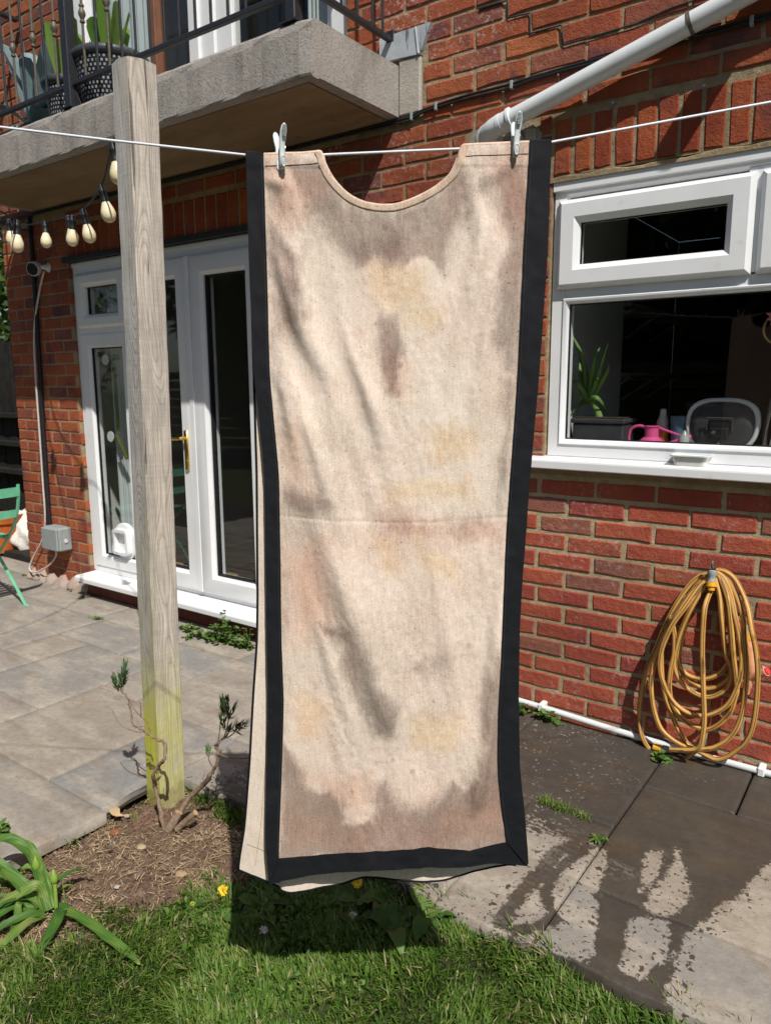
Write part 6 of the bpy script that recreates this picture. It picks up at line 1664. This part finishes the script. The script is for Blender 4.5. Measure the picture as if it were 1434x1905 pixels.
# ================================================================ GARDEN PLANTS
m_strap = blade_mat('strap leaf', [(0, (.055, .15, .03)), (.45, (.12, .245, .04)), (.9, (.25, .35, .085)), (1, (.46, .38, .17))], .38)
al = thing('allium_clump', 'clump of broad arching green allium leaves with two flower buds at the bed edge', 'plant', (-1.85, -1.87, -.04))
for i, (pts, w) in enumerate(ALLIUM):
    pts = [(x, y, z+(.012 if z < -.03 and 0 < k else 0)+(.012*math.sin(math.pi*k/(len(pts)-1)) if z < -.03 else 0)) for k, (x, y, z) in enumerate(pts)]
    P = spline(pts, 6); m = len(P); mb = MB(); V = []; F = []; nn = 11; w = w*.88
    for k, p in enumerate(P):
        t = k/(m-1); d_ = (P[min(k+1, m-1)]-P[max(k-1, 0)]).normalized()
        view = (CAM-p).normalized()*.55+Vector((0, 0, 1))
        sd = d_.cross(view).normalized(); up = sd.cross(d_)
        ww = w*(.65+.45*math.sin(math.pi*min(1, t*.8+.12)))*(1 if t < .82 else max(.06, ((1-t)/.18)**.6))
        for q in range(nn):
            u_ = q/(nn-1)*2-1; V.append(p+sd*(ww*u_)+up*(ww*.42*u_*u_-ww*.12+.0012*math.sin(k*1.1+q)))
    F = [(k*nn+q, k*nn+q+1, (k+1)*nn+q+1, (k+1)*nn+q) for k in range(m-1) for q in range(nn-1)]
    np_mesh('leaf', [tuple(v) for v in V], np.array(F), m_strap, al, attrs={'tint': np.clip(.15+.7*((i*.41+.2) % 1)+np.array([.20*math.cos((q_ % nn)*math.pi)+.12*math.sin((q_//nn)*.8+i)+(.9 if q_//nn > m-3 and i % 3 == 0 else 0) for q_ in range(len(V))]), 0, 1)})
ra = random.Random(9)
for i in range(14):                                                     # thin younger leaves low in the clump
    a = ra.uniform(1.4, 5.6); l_ = ra.uniform(.09, .20); e = ra.uniform(.3, 1.2); c0 = Vector((-1.85, -1.862, -.045)); d_ = Vector((math.cos(a), math.sin(a), 0))
    P = spline([c0, c0+d_*l_*.3+Vector((0, 0, l_*.35*e)), c0+d_*l_*.7+Vector((0, 0, l_*.42*e)), c0+d_*l_+Vector((0, 0, l_*.15*e))], 4)
    mb = MB().ribbon(P, [.0035+.004*math.sin(math.pi*min(1, k/12*.8+.2)) if k < 12 else .0008 for k in range(13)], fold=.3)
    np_mesh('leaf', mb.v, np.array(mb.f), m_strap, al, attrs={'tint': np.full(len(mb.v), ra.uniform(.1, .85))})
m_bud = plain('green bud', (.20, .32, .05), .5, .4, .15, 60)
for pts in ([(-1.850, -1.856, -.05), (-1.880, -1.852, .001), (-1.895, -1.848, .048)], [(-1.800, -1.852, -.04), (-1.802, -1.850, 0.0), (-1.808, -1.846, .042)]):
    build('stalk', MB().tube(spline(pts, 4), .0052, 8), m_bud, al, smooth=True)
    build('bud', MB().lathe([(.004, -.004), (.009, .004), (.0115, .013), (.0095, .024), (.004, .033), (.0005, .042)], pts[-1], (-.05, 0, 1), 12), m_bud, al, smooth=True)

def bark_mat():
    g = G('grey brown bark', .85, .2)
    c = g.ramp(g.noise(90, 6, .7), [(.3, (.13, .085, .055)), (.55, (.26, .185, .13)), (.75, (.40, .31, .23))])
    g.set('Base Color', c); g.bump(g.noise(160, 5, .7), .7, .003); return g.m
m_bark = bark_mat()
m_needle = blade_mat('lavender leaf', [(0, (.035, .085, .025)), (.6, (.075, .165, .045)), (1, (.17, .23, .14))], .2)
lav = thing('lavender_shrub', 'old woody lavender with two leafy sprigs in front of the wooden post', 'shrub', (-1.87, -1.44, -.04))
L1 = [(-1.862, -1.445, -.05), (-1.877, -1.44, .025), (-1.905, -1.44, .071), (-1.907, -1.44, .106), (-1.892, -1.44, .151), (-1.865, -1.44, .194), (-1.834, -1.44, .231), (-1.848, -1.44, .265), (-1.874, -1.44, .28), (-1.925, -1.44, .288), (-1.97, -1.44, .299), (-1.992, -1.44, .316), (-2.013, -1.44, .346), (-2.034, -1.44, .372), (-2.052, -1.44, .402), (-2.06, -1.44, .412)]
def wob(pts, s, k=.006):
    r = random.Random(s); return [Vector(p)+Vector((r.uniform(-k, k), r.uniform(-k, k)*2.2, r.uniform(-k, k)*.6)) for p in pts]
P = spline(wob(L1, 1), 4); P = [p+Vector((random.uniform(-.0022, .0022), random.uniform(-.003, .003), random.uniform(-.0015, .0015))) for p in P]; build('stem', MB().tube(P, [(.0072-.0056*i/(len(P)-1))*random.uniform(.78, 1.25) for i in range(len(P))], 8), m_bark, lav, smooth=True)
L1b = [(-1.919, -1.44, .29), (-1.92, -1.44, .309), (-1.932, -1.44, .329), (-1.958, -1.44, .335), (-1.988, -1.44, .352), (-2.017, -1.44, .368), (-2.04, -1.44, .395)]
P = spline(wob(L1b, 2, .003), 4); build('twig', MB().tube(P, .0019, 6), m_bark, lav, smooth=True)
P = spline([(-1.931, -1.44, .285), (-1.979, -1.445, .275), (-2.038, -1.45, .278), (-2.073, -1.45, .298), (-2.095, -1.45, .324)], 4); build('twig', MB().tube(P, .0013, 5), m_bark, lav, smooth=True)
P = spline([(-1.90, -1.44, .13), (-1.868, -1.452, .147), (-1.845, -1.456, .168)], 4); build('twig', MB().tube(P, [.006-.0004*i for i in range(len(P))], 6), m_bark, lav, smooth=True)
P = spline([(-1.952, -1.44, .334), (-1.942, -1.445, .36), (-1.945, -1.445, .39)], 4); build('twig', MB().tube(P, .0015, 5), m_bark, lav, smooth=True)
L2 = [(-1.86, -1.435, -.05), (-1.85, -1.41, -.02), (-1.831, -1.375, .045), (-1.772, -1.36, .11), (-1.731, -1.36, .158), (-1.708, -1.36, .189), (-1.687, -1.36, .226), (-1.68, -1.36, .258), (-1.684, -1.36, .28), (-1.664, -1.36, .304), (-1.643, -1.36, .325), (-1.632, -1.36, .345)]
P = spline(wob(L2, 3, .004), 4); P = [p+Vector((random.uniform(-.0022, .0022), random.uniform(-.003, .003), random.uniform(-.0015, .0015))) for p in P]; build('stem', MB().tube(P, [(.0105-.0088*i/(len(P)-1))*random.uniform(.8, 1.22) for i in range(len(P))], 8), m_bark, lav, smooth=True)
for q in ([(-1.684, -1.36, .28), (-1.668, -1.365, .32), (-1.662, -1.36, .37), (-1.648, -1.36, .42)], [(-1.66, -1.36, .305), (-1.62, -1.36, .33), (-1.585, -1.36, .365)], [(-1.655, -1.36, .31), (-1.625, -1.37, .36), (-1.61, -1.37, .41)], [(-1.68, -1.36, .25), (-1.62, -1.35, .25), (-1.55, -1.34, .27)], [(-1.706, -1.36, .19), (-1.715, -1.37, .225), (-1.718, -1.37, .25)]):
    P = spline(q, 4); build('twig', MB().tube(P, .0018, 5), m_bark, lav, smooth=True)
rt = random.Random(77)
for k in range(34):                                                     # dead twiglets along the stems
    src = L1 if k % 2 else L2; q = rt.randrange(3, len(src)-1); t_ = rt.random()
    p0 = Vector(src[q])*(1-t_)+Vector(src[q+1])*t_; d_ = Vector((rt.uniform(-1, 1), rt.uniform(-.8, .8), rt.uniform(-.1, 1.1))).normalized(); l_ = rt.uniform(.012, .05)
    p1 = p0+d_*l_*.5+Vector((rt.uniform(-.004, .004), 0, .003)); p2 = p0+d_*l_
    build('twig', MB().tube([p0, p1, p2], [.0012, .0009, .0004], 5), m_bark, lav)
# cut stumps at the base
for a, b, rr in (((-1.86, -1.43, -.04), (-1.84, -1.40, .015), .014), ((-1.835, -1.415, -.035), (-1.775, -1.385, .03), .010)):
    build('stump', MB().tube([a, ((a[0]+b[0])/2+.004, (a[1]+b[1])/2, (a[2]+b[2])/2+.004), b], [rr*1.1, rr, rr*.95], 10), m_bark, lav, smooth='auto')
    d_ = (Vector(b)-Vector(a)).normalized(); build('cut_face', MB().lathe([(rr*.93, .0005), (rr*.9, .001)], b, d_, 12), m_timber, lav)
r = random.Random(31)
def needles(c, up, n, L, spread, along, tmin, tmax):
    mb = MB(); tint = []
    up = Vector(up).normalized()
    for i in range(n):
        t = r.random(); p = Vector(c)+up*(along*t); a = r.uniform(0, 6.28)
        o = up.orthogonal().normalized(); o.rotate(Matrix.Rotation(a, 3, up))
        d_ = (up*(1.1-.5*spread*(1-t))+o*spread*(1.15-t)).normalized(); l = L*r.uniform(.6, 1.1)
        n0 = len(mb.v)
        mb.ribbon([p, p+d_*l*.5+o*.002, p+d_*l], [.0014, .0027, .0007], fold=.3); tint += [r.uniform(tmin, tmax)]*(len(mb.v)-n0)
    return mb, tint
rq = random.Random(55)
def tuft_of(c, up, shoots, fan, L, along):
    for k in range(shoots):
        u = Vector(up)+Vector((rq.uniform(-fan, fan), rq.uniform(-fan, fan)*.8, rq.uniform(-.1, .2)))
        c0 = Vector(c)+Vector((rq.uniform(-.008, .008), rq.uniform(-.008, .008), rq.uniform(-.012, .010)))
        mb, ti = needles(c0, u, rq.randrange(16, 26), L*rq.uniform(.8, 1.15), .62, along*rq.uniform(.6, 1.2), .1, 1.0)
        np_mesh('sprig', mb.v, np.array(mb.f), m_needle, lav, attrs={'tint': ti})
        un = u.normalized(); build('twig', MB().tube([c0, c0+un*along*.5, c0+un*along], [.0013, .001, .0006], 5), m_bark, lav)
tuft_of((-2.052, -1.44, .405), (.08, 0, 1), 6, .42, .030, .066); tuft_of((-2.056, -1.44, .40), (-.5, 0, .9), 2, .2, .026, .05)
tuft_of((-1.652, -1.36, .385), (.05, 0, 1), 4, .4, .028, .060); tuft_of((-1.620, -1.365, .385), (.15, 0, 1), 3, .35, .030, .058); tuft_of((-1.600, -1.36, .352), (.9, 0, .75), 3, .3, .030, .05)
tuft_of((-1.645, -1.36, .335), (.1, 0, 1), 3, .5, .026, .045); tuft_of((-1.716, -1.37, .235), (-.5, 0, .5), 1, .3, .028, .04)

m_weed = blade_mat('weed leaf', [(0, (.045, .105, .02)), (.5, (.085, .18, .035)), (1, (.17, .26, .06))], .3)
m_dandelion = plain('dandelion yellow', (.80, .50, .02), .6, .3, .1, 60)
def rosette(t, c, n, L, w, seed, lift=.35, lobed=False, rise=.0):
    r = random.Random(seed); c = Vector(c)
    for i in range(n):
        a = 2*math.pi*i/n+r.uniform(-.4, .4); l = L*r.uniform(.6, 1.1); e = lift*r.uniform(.5, 1.4)
        d_ = Vector((math.cos(a), math.sin(a), 0))
        P = [c+d_*(l*q)+Vector((0, 0, rise*r.random()+l*(e*q*1.6-e*1.3*q*q)+.004)) for q in np.linspace(0, 1, 9)]
        ws = []
        for q in np.linspace(0, 1, 9):
            ww = w*(.18+.82*math.sin(math.pi*min(1, q**.8))**.8)
            if lobed: ww *= (.55+.45*((int(q*8) % 2)))
            ws.append(max(ww, .0008))
        mb = MB().ribbon(P, ws, fold=.25)
        np_mesh('leaf', mb.v, np.array(mb.f), m_weed, t, attrs={'tint': np.full(len(mb.v), r.random())})
def flower(t, c, h, R, ax, seed, closed=False):
    r = random.Random(seed); top = Vector(c)+Vector((0, 0, h))
    build('stalk', MB().tube([c, (c[0]+.004, c[1], c[2]+h*.5), top], .0017, 6), m_bud, t, smooth=True)
    build('bud_cup', MB().lathe([(.0016, -.010), (.006, -.006), (.006, .001)], top, ax, 10), m_bud, t)
    A = Vector(ax).normalized(); X = A.orthogonal().normalized(); Y = A.cross(X); pet = MB()
    for k in range(120):
        a = r.uniform(0, 6.28); l = R*r.uniform(.55, 1.0); el = .15+.9*(1-l/R)+(1.0 if closed else 0); dd = X*math.cos(a)+Y*math.sin(a)
        p0 = top+dd*.002; p1 = top+dd*(l*math.cos(el)*.6)+A*(l*math.sin(el)*.6); p2 = top+dd*(l*math.cos(el))+A*(l*math.sin(el)*.9)
        pet.ribbon([p0, p1, p2], [.0010, .0016, .0011], side=A.cross(dd))
    o = build('petals', pet, m_dandelion, t, recalc=False)
def lz(x, y): return float(lawn_z(np.array([x]), np.array([y]))[0])
d1 = thing('dandelion', 'yellow dandelion flower just inside the left edge of the garment shadow', 'dandelion', (-1.46, -1.56, -.05), 'dandelions in the lawn')
rosette(d1, (-1.46, -1.57, lz(-1.46, -1.57)), 7, .085, .013, 3, .35, True); flower(d1, (-1.452, -1.563, -.045), .045, .016, (.45, -.75, .6), 1)
d2 = thing('dandelion', 'yellow dandelion flower among dark leaves right under the tabard hem', 'dandelion', (-1.15, -1.33, -.05), 'dandelions in the lawn')
rosette(d2, (-1.17, -1.33, lz(-1.17, -1.33)), 8, .10, .014, 5, .4, True); flower(d2, (-1.165, -1.325, -.045), .050, .017, (.75, -.55, .35), 2)
d3 = thing('dandelion', 'half closed orange dandelion bud in the sunlit grass beside the shadow', 'dandelion', (-1.50, -1.63, -.05), 'dandelions in the lawn')
rosette(d3, (-1.485, -1.645, lz(-1.49, -1.64)), 5, .07, .012, 9, .3, True); flower(d3, (-1.50, -1.63, -.045), .025, .008, (.2, -.5, .8), 3, True)
def seedhead(lab, x, y):
    t = thing('seed_head', lab, 'seed head', (x, y, -.05))
    r = random.Random(int(abs(x)*1000)); mb = MB()
    for k in range(26):
        v = Vector((r.gauss(0, 1), r.gauss(0, 1), abs(r.gauss(0, 1)))).normalized(); p = Vector((x, y, -.015))
        mb.ribbon([p, p+v*.008, p+v*.012], [.0005, .0012, .0022])
    build('fluff', mb, m_sack, t, recalc=False); build('stalk', MB().tube([(x, y, -.05), (x, y, -.015)], .0013, 5), m_bud, t)
seedhead('grey white dandelion seed head deep in the garment shadow', -1.263, -1.596); seedhead('white dandelion seed head below the yellow flower under the hem', -1.106, -1.42)
docks = [(-1.276, -1.437, 6, .07, .020, 'dim low dock leaves in the shadow under the hem middle'), (-1.09, -1.315, 9, .085, .020, 'broad dark dock rosette at the shadow edge by the paving'), (-.955, -1.285, 9, .11, .024, 'sunlit bright green dock leaves at the paving corner'), (-1.005, -1.385, 7, .095, .024, 'curled half shaded dock leaves below the sunlit clump'), (-1.36, -1.52, 6, .075, .020, 'low dock leaves in shadow beside the yellow dandelion'), (-1.335, -1.60, 5, .06, .017, 'small weed leaves at the near left of the garment shadow'), (-1.20, -1.40, 7, .075, .019, 'small broad weed between two shaded dandelions'), (-1.40, -1.44, 6, .06, .016, 'little weed at the back of the garment shadow'), (-1.15, -1.50, 6, .06, .015, 'tiny weed in the deep middle of the garment shadow')]
for i, (x, y, n, L, w, lab) in enumerate(docks):
    t = thing('dock_plant', lab, 'weed', (x, y, -.05), 'broad leaved weeds in the lawn')
    rosette(t, (x, y, lz(x, y)), n, L, w, 40+i, .55, False, .012)
def tuft(lab, x, y, n, h, spread, seed, z=.0):
    t = thing('grass_tuft', lab, 'weed', (x, y, z), 'tufts growing in the paving joints')
    r2 = np.random.default_rng(seed)
    xx = x+r2.normal(0, spread, n); yy = y+r2.normal(0, spread*.5, n)
    o = blades('blade_cluster', xx, yy, np.full(n, z-.004), h*r2.uniform(.5, 1.2, n), r2.uniform(.001, .0022, n), np.abs(r2.normal(.85, .35, n)), r2.uniform(0, 6.28, n), np.clip(r2.normal(.62, .18, n), 0, 1), m_grass)
    o.parent = t; o.location = -Vector((x, y, z))
    return t
tuft('grass tuft in the wet paving joint nearest the tabard border', -.892, -.645, 70, .042, .014, 1)
tuft('wider bright grass tuft in the wet paving joint, middle of three', -.838, -.648, 80, .042, .016, 2)
tuft('small round grass tuft in the wet paving joint, nearest the joint crossing', -.768, -.648, 60, .036, .010, 3)
t = tuft('straggly weed where the wet paving joints meet', -.675, -.735, 30, .03, .012, 4); rosette(t, (-.682, -.745, .0), 8, .04, .006, 77, .5, True)
t = tuft('small weed in the dry paving joint near the green chair', -3.93, -.33, 40, .03, .03, 5); rosette(t, (-3.90, -.335, 0), 7, .035, .008, 78, .4)
t = tuft('moss green tuft beside the threshold left of the post', -3.60, -.145, 60, .028, .03, 6)
def sprig(lab, x, y, z, n, s, seed, hgt, catg='weed', grp='leafy weeds at the foot of the wall'):
    t = thing('leafy_weed', lab, catg, (x, y, z), grp); r = random.Random(seed)
    for k in range(n):
        bx, by = x+r.gauss(0, s), y+r.gauss(0, s*.35); hh = hgt*r.uniform(.25, 1.0)*math.exp(-((bx-x)/(s*1.6))**2)
        top = Vector((bx+r.gauss(0, .015), by+r.gauss(0, .012)-.01, z+hh)); build('stem', MB().tube([(bx, by, z-.005), ((bx+top.x)/2+.004, (by+top.y)/2, z+hh*.5), top], .0014, 5), m_bud, t)
        mb = MB(); ti = []
        for q in range(max(5, int(hh/.009))):
            f = r.random(); p = Vector((bx, by, z))*(1-f)+top*f; a = r.uniform(0, 6.28); d_ = Vector((math.cos(a), math.sin(a), r.uniform(-.1, .6))).normalized(); l = r.uniform(.016, .038)
            n0 = len(mb.v); mb.ribbon([p, p+d_*l*.3, p+d_*l*.7, p+d_*l], [.002, l*.34, l*.28, .0008], fold=.2); ti += [r.random()]*(len(mb.v)-n0)
        np_mesh('leaves', mb.v, np.array(mb.f), m_weed, t, attrs={'tint': ti})
sprig('tall leafy weed growing over the white door threshold', -2.965, -.165, 0, 22, .065, 5, .19)
sprig('low spreading weed on the paving in front of the tall threshold weed', -3.07, -.185, 0, 26, .075, 6, .06)
sprig('leafy weed half hidden behind the tabard left edge', -2.83, -.17, 0, 13, .04, 7, .12)
sprig('small yellow green weed under the threshold right of the post', -3.29, -.155, 0, 9, .04, 8, .045)
sprig('ivy sprig under the white floor pipe by the tabard border', -1.265, -.055, 0, 9, .035, 9, .05)
sprig('ivy sprig trailing below the floor pipe clip', -1.145, -.06, 0, 7, .025, 10, .075)
sprig('single green weed on the wet paving under the hose', -.672, -.125, 0, 5, .012, 11, .035)
sprig('low green leaves at the patio edge by the allium clump', -2.225, -1.785, -.0, 6, .02, 12, .06)

# stones, chips and a feather on the soil
def pebble(name, lab, cat, x, y, s, col, seed, flat=.5):
    r = random.Random(seed); V, F = [], []; n, m = 9, 5
    for i in range(m+1):
        th = math.pi*i/m
        for k in range(n):
            a = 2*math.pi*k/n; q = s*(1+r.uniform(-.18, .18)); V.append((x+q*math.sin(th)*math.cos(a)*1.2, y+q*math.sin(th)*math.sin(a), lz(x, y)+.012+q*flat*math.cos(th)))
    for i in range(m):
        for k in range(n): F.append((i*n+k, i*n+(k+1) % n, (i+1)*n+(k+1) % n, (i+1)*n+k))
    tag(build(name, MB().add(V, F), plain(name+' '+str(seed), col, .8, .3, .15, 60, .4), None, smooth='auto'), lab, cat)
pebble('stone', 'pinkish white pebble on the soil near the lavender base', 'stone', -2.045, -1.455, .010, (.34, .27, .25), 1)
pebble('stone', 'flat cream coloured stone in the middle of the bare soil', 'stone', -1.862, -1.53, .015, (.42, .32, .20), 2, .35)
pebble('wood_chip', 'pale wood chip on the soil next to the garment shadow', 'wood chip', -1.655, -1.545, .015, (.40, .28, .17), 3, .25)
pebble('stone', 'orange brown broken brick bit half buried in the soil', 'stone', -2.0, -1.53, .016, (.26, .10, .05), 4, .6)
pebble('stone', 'small whitish flint on the lower part of the soil', 'stone', -1.745, -1.70, .008, (.38, .33, .27), 5, .5)
fe = MB().ribbon(spline([(-1.915, -1.63, -.03), (-1.905, -1.625, -.014), (-1.888, -1.622, .0), (-1.872, -1.620, .010)], 3), [.0015, .003, .005, .0065, .0075, .0075, .0065, .0045, .002, .0005], fold=.2)
tag(build('feather', fe, plain('grey feather vane', (.30, .31, .34), .7, .2, .1, 90), None, smooth=True, recalc=False), 'single grey feather lying on the bare soil', 'feather')
lf = MB().ribbon(spline([(-2.09, -1.475, -.02), (-2.06, -1.49, -.012), (-2.03, -1.497, -.016), (-1.99, -1.472, -.01)], 3), [.002, .009, .013, .016, .016, .013, .009, .004, .0025, .0015], fold=.3)
tag(build('dry_leaf', lf, plain('dry tan leaf', (.50, .36, .20), .8, .2, .15, 50), None, smooth=True, recalc=False), 'curled dry tan leaf on the soil near the patio edge', 'leaf')

# ================================================================ BEHIND THE VIEWER (seen only in the window glass)
m_leafdark = blade_mat('garden tree leaf', [(0, (.025, .06, .012)), (.6, (.055, .11, .02)), (1, (.12, .17, .04))], .3)
def tree(lab, x, y, h, rad, seed):
    t = thing('garden_tree', lab, 'tree', (x, y, 0), 'trees across the garden'); r2 = np.random.default_rng(seed)
    build('trunk', MB().tube([(x, y, -.1), (x+.05, y, h*.3), (x-.05, y+.05, h*.65)], [.14, .11, .05], 8), m_bark, t, smooth=True)
    n = 9000; v = r2.normal(0, 1, (n, 3)); v /= np.linalg.norm(v, axis=1)[:, None]; q = v*(r2.random(n)**.45)[:, None]
    k = 1+.35*np.sin(v[:, 0]*5+seed)*np.cos(v[:, 2]*4)
    P = np.stack([x+q[:, 0]*rad*k, y+q[:, 1]*rad*.7*k, h*.58+q[:, 2]*h*.42*k], -1)
    a = r2.normal(0, 1, (n, 3)); a /= np.linalg.norm(a, axis=1)[:, None]; b = np.cross(a, r2.normal(0, 1, (n, 3))); b /= np.linalg.norm(b, axis=1)[:, None]
    s = (r2.uniform(.09, .2, n) if y < -5 else r2.uniform(.05, .11, n))[:, None]
    V = np.stack([P-a*s, P+b*s*.5, P+a*s, P-b*s*.5], 1).reshape(-1, 3); F = np.arange(n*4).reshape(-1, 4)
    np_mesh('crown', V, F, m_leafdark, t, smooth=False, attrs={'tint': np.repeat(r2.random(n), 4)})
TREES = ['wide dark leafy tree across the garden, mirrored in the glazed doors', 'tallest dark leafy tree across the garden, behind the slatted fence', 'rounded dark tree across the garden, mirrored in the kitchen window', 'dense dark tree at the garden corner beyond the patio', 'broad leafy tree beside the patio, far past the green chair', 'small dark tree across the garden behind the washing line', 'dark tree at the garden end beyond the kitchen window', 'leafy tree rising above the dark board fence', 'lower bushy tree close behind the dark board fence', 'pale leafy tree just past the house corner', 'lower dark tree filling the gap behind the slatted fence', 'rounded low tree behind the slatted fence, furthest from the post']
for i, (x, y, h, rad) in enumerate([(-7.5, -9.5, 5.2, 2.0), (-4.6, -10.2, 5.8, 2.2), (-1.6, -10, 5.0, 2.0), (-11, -8.5, 5.5, 2.2), (-13.0, -4.0, 5.0, 2.3), (1.5, -11.0, 4.6, 1.9), (4.5, -11.5, 4.8, 2.0), (-10.5, 4.5, 4.6, 2.2), (-7.6, 5.0, 4.0, 1.8), (-8.6, 2.6, 3.9, 1.5), (-3.2, -9.4, 4.4, 1.7), (.2, -9.8, 4.2, 1.7)]):
    tree(TREES[i], x, y, h, rad, i+3)
gf = thing('garden_fence', 'brown slatted fence across the far side of the garden', 'fence', (-3, -8, 0))
m_gfence = plain('brown fence timber', (.16, .10, .06), .8, .2, .3, 5)
for z in np.arange(.1, 1.7, .2): build('slat', MB().box(-14, 7, -8.0, -7.97, z, z+.16, .004), m_gfence, gf)
for x in range(-14, 8, 3): build('fence_post', MB().box(x-.05, x+.05, -7.965, -7.87, -.05, 1.8, .005), m_gfence, gf)
for o in bpy.data.objects:
    if o.type == 'MESH' and o.parent is None and 'label' not in o and 'kind' not in o: print('UNTAGGED', o.name)
print('objects', len(bpy.data.objects), 'tris', sum(len(m.loops)-2*len(m.polygons) for m in bpy.data.meshes))
